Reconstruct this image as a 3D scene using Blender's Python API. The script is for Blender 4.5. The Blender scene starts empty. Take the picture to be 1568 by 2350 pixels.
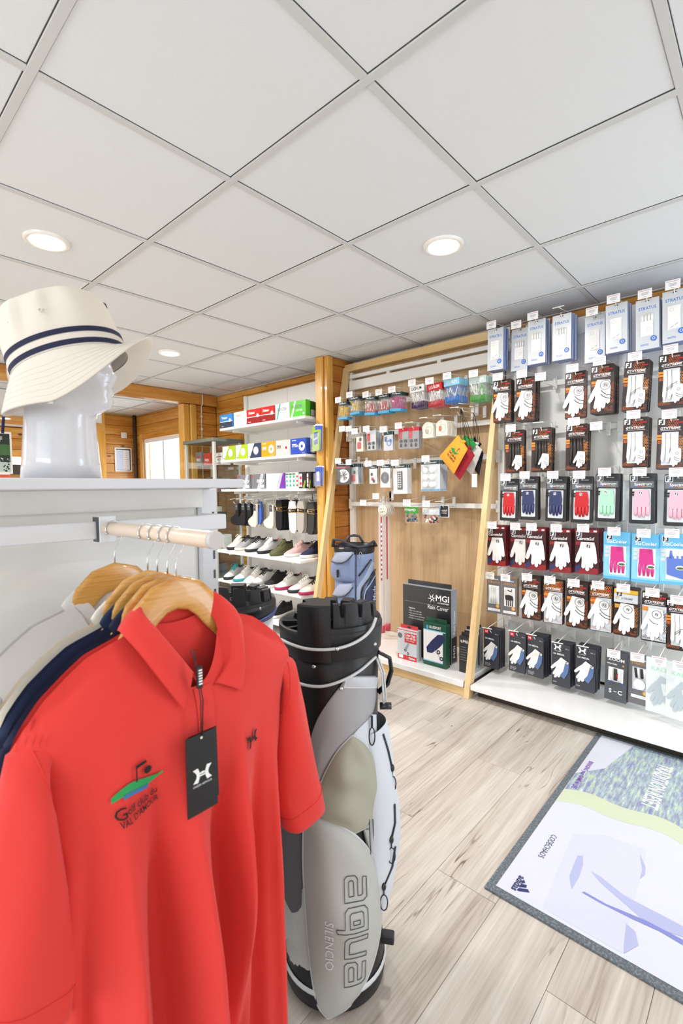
import bpy, bmesh, math, random
from mathutils import Vector, Matrix
random.seed(7)
R = math.radians
S = bpy.context.scene
COL = S.collection

# ------------------------------------------------------------------ camera
H = 1.25
FPX, TH, PITCH, ROLL = 1107.694, .833278, -.05039, -.0122
_c, _s = math.cos(TH), math.sin(TH)
right = Vector((_c, -_s, 0)); fwd0 = Vector((_s, _c, 0)); up0 = Vector((0, 0, 1))
fwd = fwd0*math.cos(PITCH) + up0*math.sin(PITCH)
upp = -fwd0*math.sin(PITCH) + up0*math.cos(PITCH)
camR = right*math.cos(ROLL) + upp*math.sin(ROLL)
camU = -right*math.sin(ROLL) + upp*math.cos(ROLL)
cd = bpy.data.cameras.new('camera'); cam = bpy.data.objects.new('camera', cd); COL.objects.link(cam)
cam.matrix_world = Matrix(((camR.x, camU.x, -fwd.x, 0), (camR.y, camU.y, -fwd.y, 0), (camR.z, camU.z, -fwd.z, H), (0, 0, 0, 1)))
cd.sensor_fit = 'VERTICAL'; cd.sensor_height = 36; cd.lens = 36*FPX/2350
cd.clip_start = .02; cd.clip_end = 60
cd.dof.use_dof = True; cd.dof.focus_distance = 2.4; cd.dof.aperture_fstop = 5.6
S.camera = cam

def W(px, py, X=None, Y=None, Z=None):
    "world point seen at pixel (px,py) lying on the plane X=, Y= or Z="
    d = camR*((px-784)/FPX) + camU*(-(py-1175)/FPX) + fwd
    if X is not None: t = X/d.x
    elif Y is not None: t = Y/d.y
    else: t = (Z-H)/d.z
    p = d*t; p.z += H
    return p

# ------------------------------------------------------------------ world, light, exposure
S.view_settings.view_transform = 'Standard'; S.view_settings.look = 'None'
S.view_settings.gamma = 1; S.view_settings.use_curve_mapping = False
S.view_settings.exposure = -0.20
w = bpy.data.worlds.new('sky'); S.world = w; w.use_nodes = True
bg = w.node_tree.nodes['Background']; bg.inputs[0].default_value = (.86, .93, 1, 1); bg.inputs[1].default_value = 2.2

def area(name, loc, size, energy, color, direction, sizey=None, shape='RECTANGLE', spread=180):
    l = bpy.data.lights.new(name, 'AREA'); l.energy = energy; l.color = color; l.shape = shape
    l.size = size; l.size_y = sizey or size; l.spread = R(spread)
    o = bpy.data.objects.new(name, l); COL.objects.link(o); o.location = loc
    o.rotation_euler = Vector(direction).to_track_quat('-Z', 'Y').to_euler()
    return o
# daylight coming through the shop front behind the photographer and the far window
area('shopfront_daylight', (2.3, -1.95, .95), 1.5, 38, (.70, .85, 1), (.65, 1, .10), 1.8)
area('left_fill', (-3.15, .1, 1.05), 2.7, 66, (.82, .91, 1), (1, .10, .16), 1.9)  # added area light from the left, brightens the wall displays
area('window_daylight', (3.6, 6.0, 1.5), 1.4, 38, (.9, .95, 1), (-1, -.1, -.1), 1.0)
area('next_room_light', (-3.15, 5.9, 1.3), 1.6, 60, (1, .98, .94), (1, 0, .25), 1.8)  # unseen area light at the left end of the next room

# ------------------------------------------------------------------ helpers
def lin(h):
    h = h.lstrip('#'); o = []
    for i in (0, 2, 4):
        v = int(h[i:i+2], 16)/255
        o.append(v/12.92 if v <= .04045 else ((v+.055)/1.055)**2.4)
    return (*o, 1)
MATS = {}
def mat(name, col, rough=.5, metal=0, coat=0, spec=.5, emit=0, alpha=1, bump=None, trans=0, sheen=0):
    if name in MATS: return MATS[name]
    m = bpy.data.materials.new(name); m.use_nodes = True; MATS[name] = m
    b = m.node_tree.nodes['Principled BSDF']
    c = lin(col) if isinstance(col, str) else col
    b.inputs['Base Color'].default_value = c; b.inputs['Roughness'].default_value = rough
    b.inputs['Metallic'].default_value = metal; b.inputs['Coat Weight'].default_value = coat
    b.inputs['Specular IOR Level'].default_value = spec; b.inputs['Alpha'].default_value = alpha
    b.inputs['Transmission Weight'].default_value = trans; b.inputs['Sheen Weight'].default_value = sheen
    if emit:
        b.inputs['Emission Color'].default_value = c; b.inputs['Emission Strength'].default_value = emit
    if bump:
        nt = m.node_tree; tc = nt.nodes.new('ShaderNodeTexCoord'); n = nt.nodes.new('ShaderNodeTexNoise')
        n.inputs['Scale'].default_value = bump[0]; n.inputs['Detail'].default_value = 3
        bp = nt.nodes.new('ShaderNodeBump'); bp.inputs['Strength'].default_value = bump[1]; bp.inputs['Distance'].default_value = .002
        nt.links.new(tc.outputs['Object'], n.inputs['Vector']); nt.links.new(n.outputs['Fac'], bp.inputs['Height'])
        nt.links.new(bp.outputs[0], b.inputs['Normal'])
    return m
def wood(name, cols, axis, rough=.4, scale=1., knots=.0, knotcol='5a2c0c', coat=0, spec=.5, fine=0.35, cracks=0):
    "procedural grain running along the given axis; each piece shifts it by its own random number"
    m = bpy.data.materials.new(name); m.use_nodes = True; MATS[name] = m; nt = m.node_tree; N = nt.nodes; L = nt.links
    b = N['Principled BSDF']; b.inputs['Roughness'].default_value = rough; b.inputs['Coat Weight'].default_value = coat
    b.inputs['Specular IOR Level'].default_value = spec
    tc = N.new('ShaderNodeTexCoord'); oi = N.new('ShaderNodeObjectInfo'); mul = N.new('ShaderNodeMath'); mul.operation = 'MULTIPLY'; mul.inputs[1].default_value = 37
    add = N.new('ShaderNodeVectorMath'); add.operation = 'ADD'
    L.new(oi.outputs['Random'], mul.inputs[0]); L.new(tc.outputs['Object'], add.inputs[0]); L.new(mul.outputs[0], add.inputs[1])
    def mapped(along, across):
        mp = N.new('ShaderNodeMapping'); s = [across*scale]*3; s['XYZ'.index(axis)] = along*scale
        mp.inputs['Scale'].default_value = s; L.new(add.outputs[0], mp.inputs[0]); return mp
    m1 = mapped(1.1, 11); n1 = N.new('ShaderNodeTexNoise'); n1.inputs['Scale'].default_value = 1; n1.inputs['Detail'].default_value = 5; n1.inputs['Distortion'].default_value = .6
    L.new(m1.outputs[0], n1.inputs['Vector'])
    m2 = mapped(5, 130); n2 = N.new('ShaderNodeTexNoise'); n2.inputs['Scale'].default_value = 1; n2.inputs['Detail'].default_value = 2
    L.new(m2.outputs[0], n2.inputs['Vector'])
    mx = N.new('ShaderNodeMix'); mx.data_type = 'FLOAT'; mx.inputs[0].default_value = fine
    L.new(n1.outputs['Fac'], mx.inputs[2]); L.new(n2.outputs['Fac'], mx.inputs[3])
    cr = N.new('ShaderNodeValToRGB'); els = cr.color_ramp.elements
    els[0].position = .32; els[0].color = lin(cols[0]); els[1].position = .66; els[1].color = lin(cols[-1])
    for i, c in enumerate(cols[1:-1]):
        e = els.new(.32+.34*(i+1)/(len(cols)-1)); e.color = lin(c)
    L.new(mx.outputs[0], cr.inputs[0]); out = cr.outputs[0]
    def over(fac, col):
        nonlocal out
        mm = N.new('ShaderNodeMix'); mm.data_type = 'RGBA'; L.new(fac, mm.inputs[0]); L.new(out, mm.inputs[6]); mm.inputs[7].default_value = lin(col); out = mm.outputs[2]
    def ramp(src, lo, hi):
        r = N.new('ShaderNodeMapRange'); r.inputs[1].default_value = lo; r.inputs[2].default_value = hi; r.inputs[3].default_value = 1; r.inputs[4].default_value = 0
        L.new(src, r.inputs[0]); return r.outputs[0]
    if knots:
        m3 = mapped(3.0, 6.5); v = N.new('ShaderNodeTexVoronoi'); v.inputs['Scale'].default_value = 1; L.new(m3.outputs[0], v.inputs['Vector'])
        over(ramp(v.outputs['Distance'], knots*.5, knots), knotcol)
    if cracks:
        m4 = mapped(1.3, 16); n4 = N.new('ShaderNodeTexNoise'); n4.inputs['Scale'].default_value = 1; n4.inputs['Detail'].default_value = 2; n4.inputs['Distortion'].default_value = .9
        L.new(m4.outputs[0], n4.inputs['Vector'])
        a = N.new('ShaderNodeMath'); a.operation = 'SUBTRACT'; a.inputs[1].default_value = .5; L.new(n4.outputs['Fac'], a.inputs[0])
        ab = N.new('ShaderNodeMath'); ab.operation = 'ABSOLUTE'; L.new(a.outputs[0], ab.inputs[0])
        f1 = ramp(ab.outputs[0], .002, .011)
        n5 = N.new('ShaderNodeTexNoise'); n5.inputs['Scale'].default_value = 3.2; n5.inputs['Detail'].default_value = 2; L.new(add.outputs[0], n5.inputs['Vector'])
        f2 = ramp(n5.outputs['Fac'], .66, .50)
        m5 = N.new('ShaderNodeMath'); m5.operation = 'MULTIPLY'; L.new(f1, m5.inputs[0]); L.new(f2, m5.inputs[1])
        m6 = N.new('ShaderNodeMath'); m6.operation = 'MULTIPLY'; L.new(m5.outputs[0], m6.inputs[0]); m6.inputs[1].default_value = cracks
        over(m6.outputs[0], '6b5238')
    L.new(out, b.inputs['Base Color'])
    bp = N.new('ShaderNodeBump'); bp.inputs['Strength'].default_value = .15; bp.inputs['Distance'].default_value = .001
    L.new(n2.outputs['Fac'], bp.inputs['Height']); L.new(bp.outputs[0], b.inputs['Normal'])
    return m

TEXT = {}
def text_tris(s, bold=0., shear=0., spacing=1.):
    "glyph triangles of a word, 1 unit tall capitals, lower left at 0"
    k = (s, bold, shear, spacing)
    if k in TEXT: return TEXT[k]
    c = bpy.data.curves.new('t', 'FONT'); c.body = s; c.size = 1.37; c.resolution_u = 2; c.fill_mode = 'FRONT'
    c.offset = bold; c.shear = shear; c.space_character = spacing
    o = bpy.data.objects.new('t', c); me = bpy.data.meshes.new_from_object(o)
    me.calc_loop_triangles()
    vs = [(v.co.x, v.co.y) for v in me.vertices]; ts = [tuple(t.vertices) for t in me.loop_triangles]
    bpy.data.objects.remove(o); bpy.data.curves.remove(c); bpy.data.meshes.remove(me)
    if vs:
        x0 = min(v[0] for v in vs); vs = [(x-x0, y) for x, y in vs]
    wd = max([v[0] for v in vs] or [1])
    TEXT[k] = (vs, ts, wd); return TEXT[k]

class MB:
    "collects shapes, builds ONE mesh object"
    def __init__(s): s.bm = bmesh.new(); s.mats = []
    def mi(s, m):
        if isinstance(m, str): m = MATS[m]
        if m not in s.mats: s.mats.append(m)
        return s.mats.index(m)
    def face(s, vs, m, smooth=False):
        try: f = s.bm.faces.new(vs)
        except ValueError: return None
        f.material_index = s.mi(m); f.smooth = smooth; return f
    def poly(s, pts, m, smooth=False):
        return s.face([s.bm.verts.new(p) for p in pts], m, smooth)
    def box(s, lo, hi, m, bev=0, M=None):
        x0, y0, z0 = lo; x1, y1, z1 = hi
        P = [(x0,y0,z0),(x1,y0,z0),(x1,y1,z0),(x0,y1,z0),(x0,y0,z1),(x1,y0,z1),(x1,y1,z1),(x0,y1,z1)]
        if M is not None: P = [M @ Vector(p) for p in P]
        v = [s.bm.verts.new(p) for p in P]
        fs = [s.face([v[i] for i in q], m) for q in ((0,3,2,1),(4,5,6,7),(0,1,5,4),(1,2,6,5),(2,3,7,6),(3,0,4,7))]
        if bev:
            es = list({e for f in fs for e in f.edges})
            bmesh.ops.bevel(s.bm, geom=es, offset=bev, segments=1, affect='EDGES', profile=.7)
        return s
    def cube(s, c, d, m, bev=0, M=None):
        return s.box([c[i]-d[i]/2 for i in range(3)], [c[i]+d[i]/2 for i in range(3)], m, bev, M)
    def loft(s, rings, m, closed=True, cap=True, smooth=True):
        vr = [[s.bm.verts.new(p) for p in r] for r in rings]
        n = len(vr[0])
        for a, b in zip(vr, vr[1:]):
            for i in range(n if closed else n-1):
                j = (i+1) % n; s.face([a[i], a[j], b[j], b[i]], m, smooth)
        if cap and closed:
            s.face(list(reversed(vr[0])), m); s.face(vr[-1], m)
        return vr
    def tube(s, pts, r, m, seg=6, cap=True, flat=None):
        pts = [Vector(p) for p in pts]; rings = []; up = None
        for i, p in enumerate(pts):
            t = (pts[min(i+1, len(pts)-1)]-pts[max(i-1, 0)])
            if t.length < 1e-9: t = Vector((0, 0, 1))
            t.normalize()
            if up is None: up = Vector((0, 0, 1)) if abs(t.z) < .9 else Vector((0, 1, 0))
            a = t.cross(up);
            if a.length < 1e-6: a = t.cross(Vector((1, 0, 0)))
            a.normalize(); b = a.cross(t).normalized(); up = b
            rr = r[i] if isinstance(r, (list, tuple)) else r
            f2 = flat if flat else 1
            rings.append([p + a*math.cos(2*math.pi*k/seg)*rr + b*math.sin(2*math.pi*k/seg)*rr*f2 for k in range(seg)])
        s.loft(rings, m, cap=cap); return s
    def lathe(s, prof, m, c=(0,0,0), seg=24, cap=False):
        s.loft([[(c[0]+r*math.cos(2*math.pi*k/seg), c[1]+r*math.sin(2*math.pi*k/seg), c[2]+z) for k in range(seg)] for r, z in prof], m, cap=cap); return s
    def ell(s, c, r, m, seg=12, rings=8, M=None):
        rs = []
        for i in range(rings+1):
            a = math.pi*i/rings
            q = []
            for k in range(seg):
                p = Vector((c[0]+r[0]*max(math.sin(a), .02)*math.cos(2*math.pi*k/seg), c[1]+r[1]*max(math.sin(a), .02)*math.sin(2*math.pi*k/seg), c[2]-r[2]*math.cos(a)))
                q.append(M @ p if M is not None else p)
            rs.append(q)
        s.loft(rs, m); return s
    def grid(s, f, nu, nv, m, smooth=True, mf=None):
        V = [[s.bm.verts.new(f(i/nu, j/nv)) for i in range(nu+1)] for j in range(nv+1)]
        for j in range(nv):
            for i in range(nu):
                s.face([V[j][i], V[j][i+1], V[j+1][i+1], V[j+1][i]], mf((i+.5)/nu, (j+.5)/nv) if mf else m, smooth)
        return V
    def prism(s, pts, y0, y1, m, side=None, T=None):
        "outline in local x,z extruded from y0 (front) to y1"
        g = (lambda x, y, z: (x, y, z)) if T is None else T
        a = [s.bm.verts.new(g(x, y0, z)) for x, z in pts]; b = [s.bm.verts.new(g(x, y1, z)) for x, z in pts]
        n = len(pts); s.face(a, m); s.face(list(reversed(b)), side or m)
        for i in range(n): s.face([a[i], b[i], b[(i+1) % n], a[(i+1) % n]], side or m)
        return s
    def puff(s, pts, y0, depth, inset, m):
        "cushioned outline: front pushed to -y"
        a = [s.bm.verts.new((x, y0, z)) for x, z in pts]
        f = s.face(a, m, True)
        if f is None: return s
        f.normal_update()
        if f.normal.y > 0: f.normal_flip()
        r = bmesh.ops.inset_region(s.bm, faces=[f], thickness=inset, depth=0, use_even_offset=False)
        for v in f.verts: v.co.y -= depth
        for g in r['faces']: g.smooth = True
        return s
    def text(s, t, x, z, h, m, y=0, bold=0., shear=0., align='l', width=None, rot=0, T=None, spacing=1.):
        "flat lettering in the local xz plane facing -y"
        vs, ts, wd = text_tris(t, bold, shear, spacing)
        sx = h if width is None else width/wd
        off = {'l': 0, 'c': -wd*sx/2, 'r': -wd*sx}[align]
        ca, sa = math.cos(rot), math.sin(rot); q = []
        for a, b in vs:
            u, v = a*sx+off, b*h
            X, Z = x+u*ca-v*sa, z+u*sa+v*ca
            q.append(s.bm.verts.new(T(X, Z) if T else (X, y, Z)))
        for t3 in ts: s.face([q[i] for i in t3], m)
        return s
    def rect(s, x0, z0, x1, z1, m, y=0, T=None):
        P = [(x0, z0), (x1, z0), (x1, z1), (x0, z1)]
        s.poly([T(*p) if T else (p[0], y, p[1]) for p in P], m); return s
    def shape(s, pts, m, y=0, T=None):
        s.poly([T(*p) if T else (p[0], y, p[1]) for p in pts], m); return s
    def mesh(s, name):
        me = bpy.data.meshes.new(name); s.bm.to_mesh(me); s.bm.free()
        for m in s.mats: me.materials.append(m)
        return me
    def build(s, name, parent=None, loc=None, rotz=0, norm=False):
        if norm: bmesh.ops.recalc_face_normals(s.bm, faces=s.bm.faces[:])
        o = bpy.data.objects.new(name, s.mesh(name)); COL.objects.link(o)
        if parent: o.parent = parent
        if loc is not None: o.location = loc
        if rotz: o.rotation_euler.z = rotz
        return o
def tag(o, label, cat=None, group=None, kind=None):
    if label: o['label'] = label
    if cat: o['category'] = cat
    if group: o['group'] = group
    if kind: o['kind'] = kind
    return o
def empty(name, loc, label=None, cat=None, group=None, rotz=0, kind=None):
    o = bpy.data.objects.new(name, None); COL.objects.link(o); o.location = loc; o.rotation_euler.z = rotz; o.empty_display_size = .02
    return tag(o, label, cat, group, kind)
def kids(o): return [c for c in KID.get(o.name, [])]
KID = {}
def part(mb, name, parent, label=None, norm=False):
    o = mb.build(name, parent, norm=norm); KID.setdefault(parent.name, []).append(o)
    if label: o['label'] = label
    return o
def dup(root, loc, rot=None, label=None, group=None, scale=None):
    r = root.copy(); COL.objects.link(r); r.location = loc
    if rot is not None: r.rotation_euler = rot
    if scale is not None: r.scale = scale
    if label: r['label'] = label
    if group: r['group'] = group
    def rec(src, dst):
        for ch in KID.get(src.name, []):
            c = ch.copy(); COL.objects.link(c); c.parent = dst; rec(ch, c); KID.setdefault(dst.name, []).append(c)
    rec(root, r); return r
def disc(cx, cz, r, n=20, a0=0, a1=360, ry=None):
    full = abs(a1-a0) >= 360; k = n if full else n+1
    return [(cx+r*math.cos(R(a0+(a1-a0)*i/n)), cz+(ry or r)*math.sin(R(a0+(a1-a0)*i/n))) for i in range(k)]
def rrect(x0, z0, x1, z1, r, n=3):
    p = []
    for cx, cz, a in ((x1-r, z0+r, -90), (x1-r, z1-r, 0), (x0+r, z1-r, 90), (x0+r, z0+r, 180)):
        p += [(cx+r*math.cos(R(a+90*i/n)), cz+r*math.sin(R(a+90*i/n))) for i in range(n+1)]
    return p
def lerp(a, b, t): return a+(b-a)*t
def pl(t, pts):
    "piecewise linear through (x,y) points"
    if t <= pts[0][0]: return pts[0][1]
    for (a, b), (c, d) in zip(pts, pts[1:]):
        if t <= c: return lerp(b, d, (t-a)/(c-a)) if c > a else d
    return pts[-1][1]
def spl(t, pts):
    "smooth curve through (x,y) points"
    n = len(pts)
    if t <= pts[0][0]: return pts[0][1]
    if t >= pts[-1][0]: return pts[-1][1]
    for k in range(n-1):
        if t <= pts[k+1][0]:
            x0, y0 = pts[k]; x1, y1 = pts[k+1]; h_ = max(1e-6, x1-x0); u = (t-x0)/h_
            m0 = (y1-pts[max(0, k-1)][1])/max(1e-6, x1-pts[max(0, k-1)][0])*h_; m1 = (pts[min(n-1, k+2)][1]-y0)/max(1e-6, pts[min(n-1, k+2)][0]-x0)*h_
            return (2*u**3-3*u*u+1)*y0+(u**3-2*u*u+u)*m0+(-2*u**3+3*u*u)*y1+(u**3-u*u)*m1
def smooth(t): t = max(0, min(1, t)); return t*t*(3-2*t)

# ------------------------------------------------------------------ materials
mat('white_lam', 'eeedea', .45); mat('shaded_white_lam', 'd8d8dc', .5); mat('white_gloss', 'f2f2f0', .25, coat=.3); mat('white_metal', 'eceae4', .35)  # gondola top: white laminate greyed, its shade put into the colour
mat('panel_white', 'f1efea', .5); mat('black', '0c0c0e', .5); mat('paper', 'f4f2f0', .6)
mat('chrome', 'd0d0d0', .15, metal=1); mat('dark_metal', '33363a', .35, metal=.6)
mat('print_red', 'c8102e', .45); mat('print_grey', '9a9a9c', .5); mat('print_black', '101012', .45); mat('print_white', 'f4f4f4', .45)
wood('pine_y', ('a9661a', 'c88834', 'dba656'), 'Y', .38, knots=.12, coat=.2)
wood('pine_x', ('a9661a', 'c88834', 'dba656'), 'X', .38, knots=.12, coat=.2)
wood('pine_z', ('bb7c26', 'd49a40', 'e2b05c'), 'Z', .36, knots=.085, knotcol='7a3c10', coat=.25)
wood('dark_pine', ('8a4a10', 'a8641c', 'bd7c30'), 'X', .4, knots=.14, coat=.2)
wood('oak_ply', ('b18f66', 'c2a27a', 'd0b18a'), 'Z', .5, scale=.8, knots=0)
wood('birch', ('d3ae74', 'dfbf8a', 'e8cc9c'), 'Z', .45)
wood('birch_y', ('d3ae74', 'dfbf8a', 'e8cc9c'), 'Y', .45)
wood('floor_oak', ('a2968a', 'bbb1a6', 'c9c1b7', 'd6cfc6'), 'X', .36, scale=.9, knots=.03, knotcol='8b6f50', fine=.35, cracks=.9, spec=.35)
wood('hanger_wood', ('b9782e', 'd39a4c', 'e0ad62'), 'X', .25, coat=.6, scale=2)
# ------------------------------------------------------------------ setting: floor, ceiling, walls
XW = 3.17; XL = -3.0; YB = -1.8; Y1 = 4.8; Y2 = 6.83; ZC = 2.305
mat('sub_floor', '8f7f6a', .8); mat('void', 'b8b4ac', .9)
b = MB(); b.box((XL-.1, YB-.1, -.06), (XW+.1, Y2+.1, -.004), 'sub_floor'); floor = tag(b.build('floor'), None, kind='structure')
# vinyl planks
PW, PL_ = .2, 1.22
meshes = {}
def plank_mesh(l, wd):
    k = (round(l, 3), round(wd, 3))
    if k not in meshes:
        b = MB(); b.box((0, 0, -.004), (l-.0012, wd-.0012, 0), 'floor_oak', .0006); meshes[k] = b.mesh('plank')
    return meshes[k]
n = 0
for j in range(int((Y2-YB)/PW)+1):
    y = YB + j*PW; wd = min(PW, Y2-y)
    if wd < .02: continue
    x = XL - ((j*.437+.21) % 1)*PL_
    while x < XW:
        a, c = max(x, XL), min(x+PL_, XW)
        if c-a > .02 and n < 300:
            o = bpy.data.objects.new('plank', plank_mesh(c-a, wd)); COL.objects.link(o); o.parent = floor; o.location = (a, y, 0); n += 1
        x += PL_
# ceiling: mineral tiles in a T grid
GX, GY, T = 1.02284, .82184, .6
m = mat('tile', 'dfe2e4', .85, bump=(260, .35)); mat('tbar', 'cbcccb', .5); mat('tile_edge', '9a948a', .8)
b = MB(); b.box((XL-.1, YB-.1, ZC+.02), (XW+.1, Y2+.1, ZC+.09), 'void'); ceil = tag(b.build('ceiling'), None, kind='structure')
tiles = {}
def tile_mesh(w_, d_):
    k = (round(w_, 3), round(d_, 3))
    if k not in tiles:
        b = MB(); b.box((.0135, .0135, .004), (w_-.0135, d_-.0135, .016), 'tile', .0015); tiles[k] = b.mesh('ceiling_tile')
    return tiles[k]
xs = [XL]+[GX+T*k for k in range(-7, 5) if XL < GX+T*k < XW]+[XW]
ys = [YB]+[GY+T*k for k in range(-7, 12) if YB < GY+T*k < Y2 and abs(GY+T*k-Y1) > .12]+[Y2]
ys = sorted(ys+[Y1])
for i in range(len(xs)-1):
    for j in range(len(ys)-1):
        w_, d_ = xs[i+1]-xs[i], ys[j+1]-ys[j]
        if w_ < .05 or d_ < .05: continue
        o = bpy.data.objects.new('ceiling_tile', tile_mesh(w_, d_)); COL.objects.link(o); o.parent = ceil
        o.location = (xs[i], ys[j], ZC+random.uniform(-.0006, .0006))
def bar(lo, hi):
    b = MB(); b.box(lo, hi, 'tbar', .001); o = b.build('grid_bar', ceil); return o
for x in xs[1:-1]: bar((x-.012, YB, ZC-.002), (x+.012, Y2, ZC+.003))
for y in ys[1:-1]:
    if y == Y1: continue
    for i in range(len(xs)-1):
        bar((xs[i]+.012, y-.012, ZC-.001), (xs[i+1]-.012, y+.012, ZC+.004))
for a, c in (((XW-.022, YB, ZC-.003), (XW, Y2, ZC+.003)),):
    bar(a, c)

# recessed round LED downlights
mat('led', (1, .93, .80, 1), emit=5); mat('led_ring', 'efece6', .3, coat=.4)
def downlight(x, y, label, e=15):
    t = empty('ceiling_light', (x, y, ZC), label, 'ceiling light', 'round recessed ceiling lights')
    b = MB(); b.lathe([(.066, .004), (.068, -.006), (.080, -.0075), (.087, -.004), (.088, .006)], 'led_ring', seg=40); part(b, 'trim_ring', t)
    b = MB(); b.lathe([(.067, -.002), (.001, -.0025)], 'led', seg=32); part(b, 'diffuser', t)
    l = bpy.data.lights.new('downlight', 'AREA'); l.shape = 'DISK'; l.size = .13; l.energy = e; l.color = (1, .965, .93); l.spread = R(170)
    o = bpy.data.objects.new('downlight', l); COL.objects.link(o); o.location = (0, 0, -.012); o.parent = t
    return t
downlight(.7228, 2.3218, 'round LED downlight in the ceiling above the white bucket hat', 24)
downlight(1.9228, 1.1218, 'round LED downlight in the ceiling near the glove wall', 18)
downlight(1.9228, 3.5218, 'small-looking far round LED downlight right of the hat brim', 37)
for x, y, t_, e_ in ((-.4772, 1.1218, 'left of the viewer', 5), (1.9228, -1.2782, 'behind the viewer at right', 14), (-.4772, 3.5218, 'hidden behind the bucket hat', 36), (-1.6772, 2.3218, 'far left of the viewer', 18), (-.4772, -1.2782, 'behind the viewer at left', 6)):
    downlight(x, y, 'round LED downlight outside the picture, '+t_, e_)

# walls -------------------------------------------------------------
b = MB(); b.box((XW+.04, YB, 0), (XW+.10, 5.40, ZC+.08), 'dark_pine')
b.box((XW+.04, 6.62, 0), (XW+.10, Y2+.1, ZC+.08), 'dark_pine'); b.box((XW+.04, 5.40, 0), (XW+.10, 6.62, .95), 'dark_pine'); b.box((XW+.04, 5.40, 1.97), (XW+.10, 6.62, ZC+.08), 'dark_pine')
wr = tag(b.build('wall_right'), None, kind='structure')
BH = .132
def boards(parent, axis, a0, a1, fixed, z0, z1, matn, sgn, thick=.04, holes=()):
    "tongue and groove boards, each its own piece; fixed = coordinate of the visible face, sgn = side the body lies on"
    z = z0; k = 0
    while z < z1-.01:
        zt = min(z+BH, z1); segs = [(a0, a1)]
        for (h0, h1, hz0, hz1) in holes:
            if zt > hz0+.001 and z < hz1-.001:
                ns = []
                for (p, q) in segs:
                    if p < h0: ns.append((p, min(q, h0)))
                    if q > h1: ns.append((max(p, h1), q))
                segs = ns
        for p, q in segs:
            if q-p < .02: continue
            b = MB()
            f0, f1 = sorted((fixed+sgn*random.uniform(0, .001), fixed+sgn*thick))
            if axis == 'X': b.box((0, f0, .0015), (q-p, f1, zt-z-.0015), matn, .004); loc = (p, 0, z)
            else: b.box((f0, 0, .0015), (f1, q-p, zt-z-.0015), matn, .004); loc = (0, p, z)
            o = b.build('board', parent, loc)
        z = zt; k += 1
boards(wr, 'Y', YB, 1.3, XW, 1.98, ZC, 'pine_y', 1)
boards(wr, 'Y', 1.3, 2.7, XW, 0, ZC, 'pine_y', 1)
boards(wr, 'Y', 2.8, Y1, XW, 0, ZC, 'pine_y', 1)
boards(wr, 'Y', Y1+.1, Y2, XW, .7, ZC, 'pine_y', 1, holes=((5.44, 6.58, .9, 1.95),))
# pier between glove wall and ball shelves
b = MB(); b.box((2.9, 2.715, 0), (XW+.05, 2.785, ZC), 'dark_pine'); pier = tag(b.build('wall_pier'), None, kind='structure')
boards(pier, 'X', 2.885, XW, 2.70, 0, ZC, 'dark_pine', 1, .02)
def post(x0, x1, y0, y1, label=None):
    b = MB(); ch = .012
    b.box((x0, y0, 0), (x1, y1-(y1-y0)*.0, ZC), 'pine_z', .008)
    return b
b = post(2.80, 2.885, 2.735, 2.82); tag(b.build('trim_1'), None, kind='structure')
b = post(2.815, 2.885, 2.69, 2.732); tag(b.build('trim_2'), None, kind='structure')
# cross wall with wide opening, beam on posts
b = MB(); b.box((2.92, Y1+.02, 0), (XW+.05, Y1+.08, ZC), 'dark_pine'); wb = tag(b.build('wall_back'), None, kind='structure')
boards(wb, 'X', 2.90, XW, Y1, 0, 2.18, 'pine_x', 1, .02)
b = MB(); b.box((XL, Y1-.03, 2.185), (XW, Y1+.08, ZC-.001), 'pine_x', .006); tag(b.build('trim_3'), None, kind='structure')
b = MB(); b.box((2.745, Y1-.02, 0), (2.82, Y1+.09, 2.18), 'pine_z', .008); b.box((2.824, Y1-.035, 0), (2.90, Y1+.09, 2.18), 'pine_z', .008); tag(b.build('trim_4'), None, kind='structure')
# end wall of the next room
b = MB(); b.box((XL, Y2+.04, 0), (XW+.1, Y2+.1, ZC+.08), 'dark_pine'); we = tag(b.build('wall_far'), None, kind='structure')
boards(we, 'X', 2.5, XW, Y2, .7, ZC, 'pine_x', 1)
boards(we, 'X', XL, 2.5, Y2, .7, 2.03, 'pine_x', 1)
b = MB(); b.box((2.50, Y2-.1, 0), (2.575, Y2-.001, ZC), 'pine_z', .008); b.box((2.58, Y2-.13, 0), (2.70, Y2-.001, ZC), 'pine_z', .008); tag(b.build('trim_5'), None, kind='structure')
mat('pipe_dark', '4a4038', .5)
b = MB(); b.tube([(XW-.03, Y2-.03, .6), (XW-.03, Y2-.03, ZC)], .022, 'pipe_dark', 10); tag(b.build('drain_pipe'), 'dark brown vertical pipe in the far wood-panelled corner', 'pipe')
# white bulkhead and beams at far left
b = MB(); b.box((XL, Y2-.9, 2.03), (2.35, Y2-.001, ZC-.002), 'white_lam'); tag(b.build('trim_6'), None, kind='structure')
b = MB(); b.box((XL, Y2-.96, 1.95), (2.35, Y2-.9, 2.03), 'pine_x', .004); tag(b.build('trim_7'), None, kind='structure')
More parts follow.
